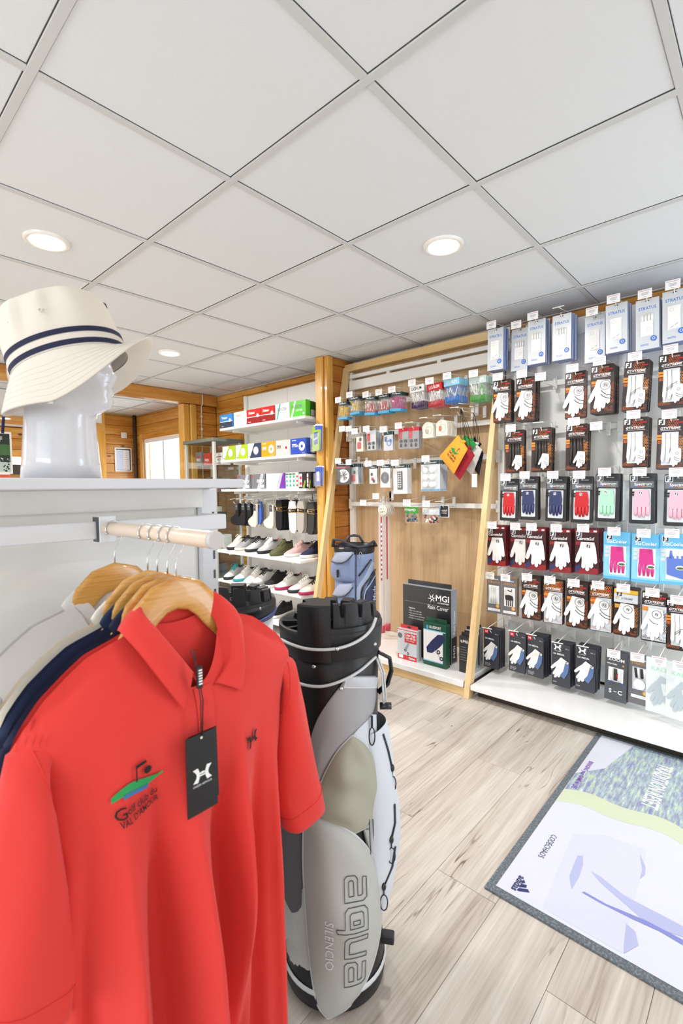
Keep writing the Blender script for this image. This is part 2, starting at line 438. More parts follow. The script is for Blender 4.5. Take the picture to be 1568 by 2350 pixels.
# left wall with openings added for the area lights, rear wall with shop front
mat('wall_paint', 'e4ddd0', .8)
b = MB()
for lo, hi in (((XL-.1, YB, 0), (XL, -1.3, ZC)), ((XL-.1, 1.5, 0), (XL, 5.0, ZC)), ((XL-.1, -1.3, 2.25), (XL, 1.5, ZC)), ((XL-.1, 6.75, 0), (XL, Y2+.1, ZC)), ((XL-.1, 5.0, 2.25), (XL, 6.75, ZC))): b.box(lo, hi, 'wall_paint')
tag(b.build('wall_left'), None, kind='structure')
b = MB()
for lo, hi in (((XL-.1, YB-.1, 0), (1.4, YB, ZC)), ((3.0, YB-.1, 0), (XW+.1, YB, ZC)), ((1.4, YB-.1, 2.25), (3.0, YB, ZC)), ((1.4, YB-.1, 0), (3.0, YB, .1))): b.box(lo, hi, 'wall_paint')
tag(b.build('wall_front'), None, kind='structure')

# far window: frame, sliding sash, glass, and what is outside
mat('win_frame', 'f2f2f2', .3); gl = mat('glass', 'ffffff', .02, spec=.5)
gn = gl.node_tree; pr = gn.nodes['Principled BSDF']; tr = gn.nodes.new('ShaderNodeBsdfTransparent'); mxs = gn.nodes.new('ShaderNodeMixShader'); mxs.inputs[0].default_value = .08
tr.inputs[0].default_value = (.97, 1, .99, 1)
gn.links.new(tr.outputs[0], mxs.inputs[1]); gs = gn.nodes.new('ShaderNodeBsdfGlossy'); gs.inputs['Roughness'].default_value = .03; gn.links.new(gs.outputs[0], mxs.inputs[2])
gn.links.new(mxs.outputs[0], gn.nodes['Material Output'].inputs[0])
win = empty('window_1', (XW, 5.44, .95), kind='structure')
b = MB(); b.box((0, 0, 0), (.04, 1.14, .05), 'win_frame'); b.box((0, 0, .95), (.04, 1.14, 1.0), 'win_frame'); b.box((0, 0, .05), (.04, .05, .95), 'win_frame'); b.box((0, 1.10, .05), (.04, 1.14, .95), 'win_frame'); b.box((.005, .60, .05), (.035, .635, .95), 'win_frame')
part(b, 'window_frame', win)
for y0, y1 in ((.05, .60), (.635, 1.10)):
    b = MB(); b.box((.018, y0, .05), (.022, y1, .95), 'glass'); part(b, 'pane', win)
cas = MB()
cas.box((XW-.03, 5.36, .87), (XW-.001, 5.44, 2.03), 'pine_z', .003); cas.box((XW-.03, 6.58, .87), (XW-.001, 6.66, 2.03), 'pine_z', .003); cas.box((XW-.03, 5.44, 1.95), (XW-.001, 6.58, 2.03), 'pine_y', .003)
tag(cas.build('trim_8'), None, kind='structure')
mat('render_white', 'f6f4ee', .9); mat('leaf', '7d9a48', .6); mat('leaf2', 'a9b784', .6)
b = MB(); b.box((4.6, 6.35, 0), (4.7, 8.6, 3.4), 'render_white'); tag(b.build('garden_wall'), 'white rendered wall outside, filling the left sash of the far window', 'wall')
b = MB(); random.seed(3)
for i in range(260):
    a = random.uniform(0, 6.28); u = random.uniform(-1, 1); rr = random.uniform(.1, .34)
    p = Vector((4.1+rr*math.cos(a)*.9, 6.05+rr*math.sin(a), 1.15+.42*(1-rr/.36)+random.uniform(-.25, .05)))
    d = Vector((random.uniform(-1, 1), random.uniform(-1, 1), random.uniform(.1, 1.4))).normalized()*.07; q = d.cross(Vector((1, 0, .3))).normalized()*.012
    b.poly([p-q, p+d*.5-q*1.2, p+d, p+d*.5+q*1.2], 'leaf' if i % 3 else 'leaf2')
sh = empty('garden_shrub', (4.1, 6.05, 0), 'pale green feathery shrub outside the right sash of the far window', 'shrub')
o = b.build('foliage'); o.parent = sh; o.matrix_parent_inverse = Matrix.Translation((-4.1, -6.05, 0)); o['kind'] = 'stuff'
b = MB(); b.tube([(0, 0, 0), (.01, .02, .6), (0, 0, 1.2)], [.03, .025, .012], 'pine_z', 7); part(b, 'stem', sh)
b = MB(); b.box((XW+.2, 3.5, -.1), (9, 10, -.02), 'render_white'); tag(b.build('terrace'), 'pale sunlit terrace outside the far window', 'ground', kind='structure')

# wall fittings of the next room
mat('notice_blue', 'c9d2ea', .4); mat('frame_dark', '3d3f4a', .4)
nt_ = empty('notice', (2.86, Y2-.004, 1.62), 'white framed notice hanging on the far plank wall beside the corner pipe', 'notice')
def notice(parent, w_, h_):
    b = MB(); b.prism(rrect(-w_/2, -h_/2, w_/2, h_/2, .004), -.008, 0, 'paper'); part(b, 'backing', parent)
    b = MB(); t = .016
    for x0, z0, x1, z1 in ((-w_/2+t, h_/2-2*t, w_/2-t, h_/2-t), (w_/2-2*t, -h_/2+t, w_/2-t, h_/2-t), (-w_/2+t, -h_/2+t, w_/2-t, -h_/2+1.4*t)): b.rect(x0, z0, x1, z1, 'frame_dark', -.0085)
    b.rect(-w_/2+.02, -h_/2+.02, .0, h_/2-.04, 'notice_blue', -.0087)
    for k in range(9): b.rect(.01, h_/2-.07-k*.03, w_/2-.05-(k % 3)*.012, h_/2-.074-k*.03, 'print_grey', -.009)
    part(b, 'print', parent)
p = W(283, 1055, Y=Y2-.004); nt_.location = p; notice(nt_, .235, .33)
p = W(284, 999, Y=Y2); sw = empty('wall_switch', p, 'small square white light switch on the far plank wall', 'switch')
b = MB(); b.cube((0, -.006, 0), (.08, .01, .08), 'white_gloss', .003); part(b, 'plate', sw)
b = MB(); b.cube((0, -.013, 0), (.05, .006, .055), 'white_gloss', .002); part(b, 'rocker', sw)
# white cable conduit on the cross wall
p = W(462, 940, Y=Y1-.01)
b = MB(); b.tube([(p.x, Y1-.012, 1.2), (p.x, Y1-.012, 2.17), (p.x-.002, Y1-.045, 2.2), (p.x-.002, Y1-.045, ZC-.005)], .006, 'white_metal', 8)
b.cube((p.x, Y1-.012, 2.06), (.02, .018, .02), 'white_metal', .002); b.cube((p.x, Y1-.012, 1.92), (.02, .018, .02), 'white_metal', .002)
tag(b.build('cable_conduit'), 'thin white cable conduit running down the plank wall above the showcase', 'conduit')

# far left things: poster, box, counter
mat('poster_green', '3d6b34', .5); mat('poster_dark', '16281a', .5); mat('poster_light', 'bcd0c8', .5); mat('orange_red', 'd8583c', .5); mat('pink_pale', 'd9c2e4', .7)
p = W(4, 1040, Y=5.9); po = empty('poster', p, 'green golf poster in a white frame, at the far left beside the mannequin neck', 'poster')
b = MB(); b.prism([(-.2, -.21), (.09, -.21), (.09, .22), (-.2, .22)], 0, .012, 'white_gloss'); part(b, 'frame', po)
b = MB(); b.rect(-.18, -.19, .073, .2, 'poster_dark', -.001); b.rect(-.18, -.02, .073, .09, 'poster_green', -.0015); b.rect(-.18, -.19, .073, -.09, 'poster_light', -.0015)
b.text('GOLF', -.16, .12, .05, 'print_white', -.002, bold=.02)
random.seed(5)
for i in range(40):
    x, z = random.uniform(-.17, .065), random.uniform(-.185, -.05); b.shape(disc(x, z, random.uniform(.004, .012), 6), 'poster_dark' if i % 2 else 'poster_light', -.002)
part(b, 'print', po)
p = W(5, 1092, Y=5.85); ob = empty('orange_carton', (p.x-.06, 5.9, p.z-.07), 'orange-red printed carton under the green poster at far left', 'box')
b = MB(); b.box((-.22, 0, -.06), (.14, .1, .10), 'orange_red', .002); b.rect(-.22, -.06, .14, -.045, 'print_white', -.001); b.rect(-.22, .085, .14, .1, 'print_white', -.001); part(b, 'carton', ob)
sh2 = empty('counter_unit', (.4, 5.85, 0), 'white counter unit under the poster at the far left of the next room', 'counter')
b = MB(); b.box((-.6, .0, 0), (.72, .5, p.z-.13), 'white_lam', .003); part(b, 'body', sh2)
p = W(40, 1045, Y=Y2)
lb = empty('light_box', (p.x, Y2-.03, 1.62), 'long white lit panel on the far wall left of the mannequin neck', 'light panel')
mat('tube_glow', (1, 1, .98, 1), emit=1.6)
b = MB(); b.box((-.9, -.03, -.045), (.42, .03, .045), 'tube_glow', .004); part(b, 'diffuser', lb)
b = MB(); b.box((-.9, -.02, -.16), (.42, .03, -.047), 'pipe_dark'); part(b, 'housing', lb)
b = MB(); b.grid(lambda u, v: (.12+u*.42, -.07+.03*math.sin(u*22)+.02*math.sin(v*9+u*7), -.62+v*.45), 24, 10, 'pink_pale')
ga = b.build('hanging_garment'); ga.location = (p.x, Y2-.06, 1.62); tag(ga, 'pale lilac garment hanging under the lit panel at far left', 'garment')
# ------------------------------------------------------------------ wall display units
def bracket_strip(name, y, parent):
    "leaning side strip from the wall top to the floor in front"
    b = MB(); a0 = (3.065, 2.235); a1 = (2.545, 0.0); t = .034; wd = .052
    b.prism([(a0[0]-wd, a0[1]), (a0[0], a0[1]), (a1[0]+wd, 0), (a1[0], 0)], y-t/2, y+t/2, 'birch')
    return part(b, name, parent)
mat('dark_gap', '3a352d', .8)  # dark brown for the plinth, panel joint and tab slots
# left unit: oak panel
du = empty('wall_display', (0, 0, 0), 'wood-panelled wall display with leaning side strips and white shelf base, left of the glove wall', 'display unit')
b = MB(); b.box((3.10, 1.30, .09), (3.13, 2.70, 2.23), 'oak_ply'); part(b, 'back_panel', du)
b = MB(); b.box((3.03, 1.325, 2.205), (3.09, 2.70, 2.262), 'birch_y', .002); part(b, 'top_rail', du)
b = MB(); b.box((3.04, 1.375, 2.145), (3.07, 2.655, 2.175), 'white_metal', .002); b.box((3.035, 1.375, 2.05), (3.065, 2.655, 2.125), 'white_metal', .002)
for y in (1.8, 2.25): b.box((3.045, y, 2.12), (3.07, y+.03, 2.15), 'white_metal')
part(b, 'fascia_rail', du)
for y in (1.36, 2.665):
    b = MB(); b.box((3.06, y-.022, .09), (3.098, y+.022, 2.2), 'panel_white', .002)
    part(b, 'upright', du)
bracket_strip('side_strip', 1.34, du); bracket_strip('side_strip', 2.68, du)
for z in (1.115, 1.443, 1.67, 1.90):
    b = MB(); b.box((3.025, 1.375, z-.017), (3.045, 2.655, z+.017), 'white_metal', .002)
    for y in (1.368, 2.655): b.box((3.03, y-.014, z-.04), (3.06, y+.014, z+.04), 'white_metal', .002)
    part(b, 'crossbar', du)
b = MB(); b.box((2.555, 1.365, .055), (3.098, 2.66, .092), 'white_gloss', .003); part(b, 'base_shelf', du)
b = MB(); b.box((2.565, 1.36, .0), (2.60, 2.66, .052), 'birch_y', .002); part(b, 'plinth', du)
# right unit: white glove wall
gu = empty('glove_wall', (0, 0, 0), 'long white wall gondola hung with golf glove packs, on the right', 'display unit')
ys_ = [1.30, .66, -.02, -.7]
for a, c in zip(ys_, ys_[1:]):
    b = MB(); b.box((3.06, c+.001, .10), (3.10, a-.001, 2.225), 'panel_white', .001); part(b, 'back_panel', gu)
for y in ys_:
    b = MB(); b.box((3.035, y-.018, .03), (3.062, y+.018, 2.2), 'panel_white', .002)
    part(b, 'upright', gu)
for z in (2.135, 1.86, 1.575, 1.285, 1.0, .715, .395):
    b = MB(); b.box((3.02, -.7, z-.016), (3.034, 1.32, z+.016), 'white_metal', .002)
    for y in ys_: b.box((3.018, y-.016, z-.035), (3.036, y+.016, z+.03), 'white_metal', .002)
    part(b, 'crossbar', gu)
b = MB(); b.box((2.55, -.7, .055), (3.06, 1.315, .085), 'white_gloss', .003); part(b, 'base_shelf', gu)
b = MB(); b.box((2.62, -.7, 0), (2.64, 1.30, .054), 'dark_gap'); part(b, 'plinth', gu)

# ------------------------------------------------------------------ hooks
mat('tag_red', 'c86a78', .6); mat('tag_grey', '9c9ca6', .6)
def hook_mesh(L, flat=False):
    b = MB()
    b.tube([(L, 0, -.003), (.03, 0, -.006), (.012, 0, .012)], .0024, 'white_metal', 6)
    b.tube([(L, 0, .052), (L-.03, 0, .056), (.03, 0, .040), (-.028, 0, .036)], .0021, 'white_metal', 6)
    b.box((L-.004, -.012, -.015), (L+.006, .012, .062), 'white_metal', .001)
    if flat: b.box((-.034, -.03, .034), (-.026, .03, .038), 'white_metal', .0005)
    return b.mesh('wire')
HM = {}
b = MB(); b.box((-.0008, -.030, -.041), (.0004, .030, .002), 'paper')
for k, (zz, ww, mm) in enumerate(((-.004, .048, 'tag_red'), (-.014, .03, 'tag_grey'), (-.019, .034, 'tag_grey'), (-.024, .026, 'tag_grey'), (-.034, .014, 'tag_grey'))):
    b.poly([(-.0010, ww/2, zz-.0012), (-.0010, -ww/2, zz-.0012), (-.0010, -ww/2, zz+.0008), (-.0010, ww/2, zz+.0008)], mm)
TAGM = b.mesh('price_tag')
HOOKN = {}
def hook(x, y, z, tagz=None, what='', L=None, tilt=0, flat=False):
    "x = front tip; z = height of the lower wire"
    L = L or 3.02-x
    k = (round(L, 2), flat)
    if k not in HM: HM[k] = hook_mesh(k[0], flat)
    grp = 'wire peg hooks on the wall displays'
    e = empty('wire_hook', (3.02-k[0], y, z), 'wire hook '+('with empty strip, ' if flat else 'with price tag, ' if tagz is not None else 'without tag, ')+what, 'hook', grp)
    o = bpy.data.objects.new('wire', HM[k]); COL.objects.link(o); o.parent = e
    if tagz is not None and not flat:
        t = bpy.data.objects.new('price_tag', TAGM); COL.objects.link(t); t.parent = e
        t.location = (-.030, 0, .036+ .003); t.rotation_euler = (R(tilt), 0, R(random.uniform(-4, 4)))
    return e

# ------------------------------------------------------------------ pack designs (local: x to the right, front is -y, hangs down from z=0)
for n_, c_ in dict(gt_brown='2a1710', gt_orange='b5561a', gt_amber='e08a2a', glove_white='f3f2ef', glove_dark='2a2420', silver='c6ccd2', st_blue='2f6fce', st_blue2='2a5bb8',
                   spec_black='1b1c20', spec_grey='6d7076', red_glove='c01a22', navy_glove='2c3460', mint='a8e3bd', pink='f0b2c2', cab_red='8e1420', cab_dark='3a0c10', sky='5fb4dc', sky2='8fcfeb',
                   magenta='cf2f86', sta_blue='5a78c6', ua_card='31343d', ua_blue='5b76a6', st_grey='6f6e72', gold='d99a3a', yellow='eab72c', zoom_grey='4a4d54', kalea='e4ecec', kalea2='b9c6cc', clear_grey='cfd4d8', glove_pinkline='e0a0b0', card_back='8c8c90').items(): mat(n_, c_, .42, coat=.25 if n_ in ('gt_brown', 'spec_black', 'cab_red', 'silver', 'ua_card', 'sky', 'zoom_grey') else 0)
mat('silver_foil', 'd3d7da', .35, metal=.1)
HAND = [(-.16,0),(.18,0),(.22,-.2),(.24,-.45),(.255,-.68),(.205,-.745),(.16,-.70),(.152,-.62),(.15,-.84),(.10,-.895),(.055,-.85),(.052,-.64),(.05,-.95),(0,-1),(-.05,-.95),(-.054,-.62),(-.06,-.88),(-.11,-.915),(-.155,-.86),(-.14,-.6),(-.155,-.48),(-.22,-.68),(-.28,-.73),(-.32,-.67),(-.28,-.46),(-.20,-.22)]
def hand(cx, cz, s, flip=1, rot=0, wx=1):
    ca, sa = math.cos(R(rot)), math.sin(R(rot))
    pts = [(cx+(x*wx*flip*ca-z*sa)*s, cz+(x*wx*flip*sa+z*ca)*s) for x, z in HAND]
    return pts if flip > 0 else pts[::-1]
def ua(b, cx, cz, s, m, y, T=None, rot=0):
    ca, sa = math.cos(R(rot)), math.sin(R(rot))
    for sx in (1, -1):
        P = [(sx*.62, .40), (sx*.30, .44), (sx*.20, .2), (sx*.17, 0), (sx*.20, -.2), (sx*.30, -.44), (sx*.62, -.40), (sx*.42, -.16), (sx*.38, 0), (sx*.42, .16)]
        b.shape([(cx+(x*ca-z*sa)*s, cz+(x*sa+z*ca)*s) for x, z in (P if sx > 0 else P[::-1])], m, y, T)
    for z0, z1 in ((.02, .11), (-.11, -.02)):
        P = [(-.2, z0), (.2, z0), (.2, z1), (0, z1+(.05 if z0 > 0 else 0)), (-.2, z1)]
        b.shape([(cx+(x*ca-z*sa)*s, cz+(x*sa+z*ca)*s) for x, z in P], m, y, T)
def fj(b, cx, cz, s, m, y, box=None):
    if box: b.shape(rrect(cx-s*.62, cz-s*.62, cx+s*.62, cz+s*.62, s*.12), box, y+.0001)
    st = s*.2
    for x0, z0, x1, z1 in ((-.5, -.45, -.27, .5), (-.27, .28, .05, .5), (-.27, -.05, -.02, .13), (.27, -.28, .5, .5), (.0, -.5, .5, -.28)):
        b.rect(cx+x0*s, cz+z0*s, cx+x1*s, cz+z1*s, m, y)
def curve_strip(b, pts, w_, m, y):
    for (x0, z0), (x1, z1) in zip(pts, pts[1:]):
        d = Vector((x1-x0, z1-z0)).normalized(); n_ = Vector((-d.y, d.x))*w_/2
        b.poly([(x0+n_.x, y, z0+n_.y), (x0-n_.x, y, z0-n_.y), (x1-n_.x, y, z1-n_.y), (x1+n_.x, y, z1+n_.y)], m)
def ring(b, cx, cz, r, w_, m, y, n=18, a0=0, a1=360):
    curve_strip(b, [(cx+r*math.cos(R(a0+(a1-a0)*i/n)), cz+r*math.sin(R(a0+(a1-a0)*i/n))) for i in range(n+1)], w_, m, y)
def hexes(b, x0, z0, x1, z1, r, m, y, seed=1, keep=.8):
    rnd = random.Random(seed); k = 0; z = z0
    while z < z1:
        x = x0+(k % 2)*r*.87
        while x < x1:
            if rnd.random() < keep: ring(b, x, z, r*.9, r*.28, m, y, 6, 30, 390)
            x += r*1.74
        z += r*1.5; k += 1
PK = {}
def card(w, h, t, m, r=.006, edge=None, back=None):
    b = MB(); b.prism(rrect(-w/2, -h, w/2, 0, r), 0, t, m, side=edge or m); return b
def gtx(kind):
    w, h, t = .112, .255, .011; b = card(w, h, t, 'gt_brown', .008); P = [('card', b.mesh('card'))]
    y = -.0006; q = MB()
    hexes(q, -.012, -.055, .03, -.006, .0055, 'gt_orange', y, 2); hexes(q, .038, -.2, .052, -.09, .005, 'gt_amber' if kind != 'w' else 'gt_orange', y, 3); hexes(q, -.05, -.24, .05, -.222, .005, 'gt_orange', y, 4, .6)
    fj(q, -.038, -.022, .026, 'print_white', y-.0002)
    q.text('MORE GRIP', .005, -.016, .004, 'print_white', y-.0002); q.rect(.022, -.030, .048, -.023, 'print_red', y-.0002)
    q.text('GTXTREME', -.043, -.058, .0125, 'print_white', y-.0003, bold=.03, shear=.3, width=.084); q.rect(-.043, -.064, .042, -.0625, 'print_white', y-.0003)
    yo = y-.0002
    if kind in ('w', 'w2'):
        if kind == 'w2':
            q.rect(-.05, -.252, .05, -.07, 'silver', y); q.rect(-.05, -.10, -.02, -.07, 'gt_orange', y-.0001); hexes(q, -.05, -.06, .05, -.01, .0055, 'gt_amber', y-.0001, 8)
        q.rect(-.052, -.096, -.018, -.082, 'gt_amber', yo); q.rect(-.052, -.110, -.022, -.099, 'gt_orange', yo); q.shape(disc(-.033, -.122, .008, 10), 'clear_grey', yo)
        g = MB(); g.puff(hand(.006, -.080, .168, 1, -7, 1.1), -.001, .004, .004, 'glove_white')
        g2 = MB(); yy = -.0058
        ring(g2, .016, -.108, .024, .0022, 'print_black', yy); fj(g2, .018, -.108, .013, 'print_black', yy); ring(g2, .018, -.108, .012, .0018, 'print_black', yy)
        curve_strip(g2, [(-.004, -.132), (.006, -.146), (.022, -.158), (.046, -.166)], .0036, 'print_black', yy)
        curve_strip(g2, [(-.006, -.152), (.006, -.166), (.022, -.176), (.046, -.182)], .0036, 'print_black', yy)
        P += [('print', q.mesh('print')), ('glove', g.mesh('glove')), ('glove_mark', g2.mesh('glove_mark'))]
    elif kind in ('o', 'p', 'd'):
        gm = {'o': 'glove_white', 'p': 'glove_white', 'd': 'glove_dark'}[kind]
        q.shape(rrect(-.036, -.232, .033, -.072, .004), 'clear_grey' if kind != 'd' else 'print_black', y-.0001)
        for k in range(2): q.rect(-.056, -.094-k*.014, -.024, -.083-k*.014, 'gt_amber', y-.0040)
        q.rect(-.052, -.128, -.026, -.112, 'gt_orange', y-.0040); ring(q, -.036, -.12, .006, .0016, 'print_black', y-.0042, 12)
        g = MB()
        for k, x in enumerate((-.024, -.006, .012, .026)):
            g.tube([(x-.004, -.003, -.078), (x-.002, -.004, -.13), (x-.006+.004*k, -.004, -.20-.012*(k % 2)), (x-.006+.004*k, -.003, -.222)], [.008, .0088, .0082, .004], gm, 8, flat=.5)
        if kind == 'p':
            curve_strip(g, [(-.02, -.10), (.0, -.098), (.02, -.104)], .0016, 'glove_pinkline', -.0092); curve_strip(g, [(-.006, -.15), (.016, -.16)], .0016, 'glove_pinkline', -.0095)
        elif kind == 'o':
            curve_strip(g, [(-.02, -.168), (.0, -.150), (.024, -.138)], .0018, 'print_black', -.0094); curve_strip(g, [(-.02, -.177), (.0, -.159), (.024, -.147)], .0018, 'print_black', -.0094)
        g2 = MB(); g2.puff(hand(.026, -.150, .092, 1, -6, 1.15), -.0096, .001, .002, 'glove_white')
        ring(g2, .03, -.176, .0062, .0014, 'print_black', -.0112, 12); curve_strip(g2, [(.018, -.192), (.028, -.2), (.042, -.204)], .002, 'print_black', -.0112); curve_strip(g2, [(.018, -.202), (.028, -.21), (.042, -.213)], .002, 'print_black', -.0112)
        P += [('print', q.mesh('print')), ('glove', g.mesh('glove')), ('glove_picture', g2.mesh('glove_picture'))]
    elif kind in ('y', 'pale'):
        if kind == 'y':
            q.rect(-.055, -.032, .055, -.012, 'yellow', y-.0004); q.rect(-.055, -.08, .055, -.034, 'silver_foil', y-.0004); fj(q, -.03, -.036, .022, 'print_black', y-.0006)
            q.text('GT', -.048, -.063, .014, 'gold', y-.0008, bold=.03, shear=.3, width=.02); q.text('XTREME', -.024, -.063, .011, 'st_grey', y-.0008, bold=.02, shear=.3, width=.058)
            q.rect(-.05, -.110, -.02, -.09, 'gold', yo)
        else:
            q.rect(-.052, -.248, .052, -.07, 'clear_grey', y); q.rect(-.05, -.10, -.026, -.078, 'gt_amber', y-.0003)
        g = MB(); g.puff(hand(.006, -.084, .165, 1, -4, 1.05), -.001, .005, .004, 'glove_white')
        g2 = MB(); yy = -.0068; ring(g2, .012, -.112, .02, .002, 'print_black', yy); fj(g2, .012, -.112, .012, 'print_black', yy)
        curve_strip(g2, [(-.02, -.14), (-.004, -.156), (.02, -.162)], .0026, 'print_black', yy)
        P += [('print', q.mesh('print')), ('glove', g.mesh('glove')), ('glove_mark', g2.mesh('glove_mark'))]
    return P, w, h, t
def stratus(kind=1):
    w, h, t = .10, .247, .007; b = card(w, h, t, 'silver_foil', .001, edge='st_blue2'); P = [('card', b.mesh('card'))]; q = MB(); y = -.0004
    q.text('STRATUS', 0, -.052, .0155, 'st_blue', y, bold=.012, align='c', width=.076); q.rect(-.034, -.061, -.01, -.0575, 'clear_grey', y)
    q.shape(rrect(-.030, -.185, .026, -.072, .002), 'glove_white', y-.0002)
    q.shape(disc(.027, -.198, .0135, 16), 'st_blue', y-.0024); ring(q, .027, -.198, .006, .002, 'print_white', y-.0026, 10)
    q.shape(disc(0, -.011, .009, 10, 0, 180, .005), 'print_black', y)
    q.rect(-.03, -.222, .005, -.220, 'st_blue', y); q.rect(-.03, -.227, .005, -.225, 'st_blue', y)
    g = MB()
    if kind == 1:
        g.puff([(-.028, -.078), (.0, -.073), (.024, -.08), (.023, -.13), (.025, -.18), (-.01, -.183), (-.027, -.18), (-.026, -.12)], -.0008, .004, .006, 'glove_white')
        ring(g, -.012, -.092, .008, .0014, 'clear_grey', -.0056, 14); curve_strip(g, [(-.016, -.176), (-.004, -.169)], .0014, 'print_black', -.0056); curve_strip(g, [(.002, -.166), (.013, -.159)], .0014, 'print_black', -.0056)
    else:
        for k in range(4): g.tube([(-.021+k*.0135, -.003, -.074), (-.020+k*.0135, -.004, -.11)], .0062, 'glove_white', 8, flat=.6)
        g.puff([(-.028, -.108), (.024, -.108), (.025, -.182), (-.027, -.182)], -.0008, .004, .006, 'glove_white')
        ring(g, .006, -.150, .0085, .0016, 'clear_grey', -.0056, 14)
    P += [('print', q.mesh('print')), ('glove', g.mesh('glove'))]; return P, w, h, t
def spectrum(gm, lines=None):
    w, h, t = .112, .255, .012; b = card(w, h, t, 'spec_black', .008); P = [('card', b.mesh('card'))]; q = MB(); y = -.0006
    q.rect(-.052, -.072, .052, -.04, 'spec_grey', y); fj(q, -.036, -.024, .026, 'print_black', y-.0004, 'clear_grey'); q.shape(rrect(-.012, -.026, .046, -.015, .003), 'print_black', y-.0002); q.text('GREAT IN RAIN', -.006, -.0225, .004, 'print_white', y-.0004)
    q.text('Spectrum', .004, -.060, .0145, 'print_white', y-.0006, bold=.02, align='c', width=.076)
    for k, cc in enumerate(('st_blue', 'print_red', 'gold', 'mint')): q.rect(-.036+k*.019, -.066, -.017+k*.019, -.0635, cc, y-.0006)
    q.shape(rrect(-.042, -.236, .040, -.078, .004), 'clear_grey', y-.0001); q.rect(-.055, -.100, -.020, -.091, 'print_black', y-.0050); q.rect(-.055, -.113, -.020, -.104, 'print_black', y-.0050)
    g = MB()
    g.puff([(-.030, -.084), (.028, -.084), (.036, -.13), (.032, -.17), (-.036, -.17), (-.034, -.12)], -.001, .0055, .006, gm)
    for k in range(4): g.tube([(-.027+k*.0185, -.003, -.160), (-.026+k*.0175, -.004, -.20), (-.027+k*.018, -.003, -.214-.008*(k in (1, 2)))], [.0088, .0088, .005], gm, 8, flat=.55)
    g2 = MB(); fj(g2, -.004, -.098, .012, 'print_black', -.0075, 'print_white')
    P += [('print', q.mesh('print')), ('glove', g.mesh('glove')), ('glove_mark', g2.mesh('glove_mark'))]; return P, w, h, t
def cabretta():
    w, h, t = .118, .248, .008; b = card(w, h, t, 'cab_dark', .004, edge='cab_red'); P = [('card', b.mesh('card'))]; q = MB(); y = -.0005
    q.rect(-.057, -.021, .057, -.004, 'cab_red', y); q.shape(rrect(-.028, -.016, .016, -.009, .003), 'print_white', y-.0002); q.rect(.036, -.017, .052, -.008, 'print_white', y-.0002)
    fj(q, -.037, -.028, .024, 'print_black', y-.0004, 'clear_grey'); q.rect(-.057, -.248, .057, -.215, 'cab_red', y); q.rect(-.055, -.09, -.028, -.072, 'cab_red', y)
    q.text('CabrettaSof', -.048, -.062, .0175, 'print_white', y-.0006, bold=.025, width=.088)
    q.shape([(-.059, -.245), (-.059, -.212), (-.03, -.195), (-.028, -.225)], 'navy_glove', y-.0002)
    g = MB(); g.puff([(x, z) for x, z in hand(.006, -.072, .160, 1, 0, 1.22)], -.001, .005, .005, 'glove_white')
    g2 = MB(); ring(g2, .012, -.094, .0145, .001, 'clear_grey', -.0068, 16); fj(g2, .012, -.094, .0165, 'print_black', -.0068)
    P += [('print', q.mesh('print')), ('glove', g.mesh('glove')), ('glove_mark', g2.mesh('glove_mark'))]; return P, w, h, t
def stacooler(gm, fl=1):
    w, h, t = .125, .25, .010; b = card(w, h, t, 'sky', .003); P = [('card', b.mesh('card'))]; q = MB(); y = -.0005
    q.rect(-.06, -.235, .06, -.07, 'sky2', y); fj(q, -.034, -.026, .024, 'print_black', y-.0004, 'clear_grey'); q.text('StaCooler', -.046, -.058, .018, 'print_white', y-.0005, bold=.02, width=.094)
    q.shape(rrect(-.034, -.225, .044, -.074, .003), 'glove_white', y-.0002)
    for k in range(3): q.rect(-.054, -.092-k*.021, -.030, -.076-k*.021, 'clear_grey', y-.0004)
    g = MB()
    if fl > 0:
        g.puff([(-.026, -.076), (.030, -.076), (.036, -.16), (-.028, -.16)], -.001, .0045, .005, gm)
        for k in range(4): g.tube([(-.022+k*.018, -.003, -.150), (-.024+k*.0185, -.0035, -.19), (-.024+k*.0185, -.003, -.215)], [.0078, .0075, .004], gm, 8, flat=.5)
    else:
        g.puff([(-.030, -.115), (.038, -.105), (.042, -.222), (-.030, -.20)], -.001, .0045, .005, gm)
        for k in range(3): g.tube([(-.012+k*.018, -.003, -.12), (-.012+k*.018, -.003, -.082)], [.0078, .004], 'glove_white' if k else gm, 8, flat=.5)
    g2 = MB(); g2.shape(disc(.026, -.165, .019, 18, ry=.011), 'glove_white', -.0068); g2.shape(disc(.026, -.167, .015, 14, ry=.006), 'poster_green', -.0070)
    P += [('print', q.mesh('print')), ('glove', g.mesh('glove')), ('sticker', g2.mesh('sticker'))]; return P, w, h, t
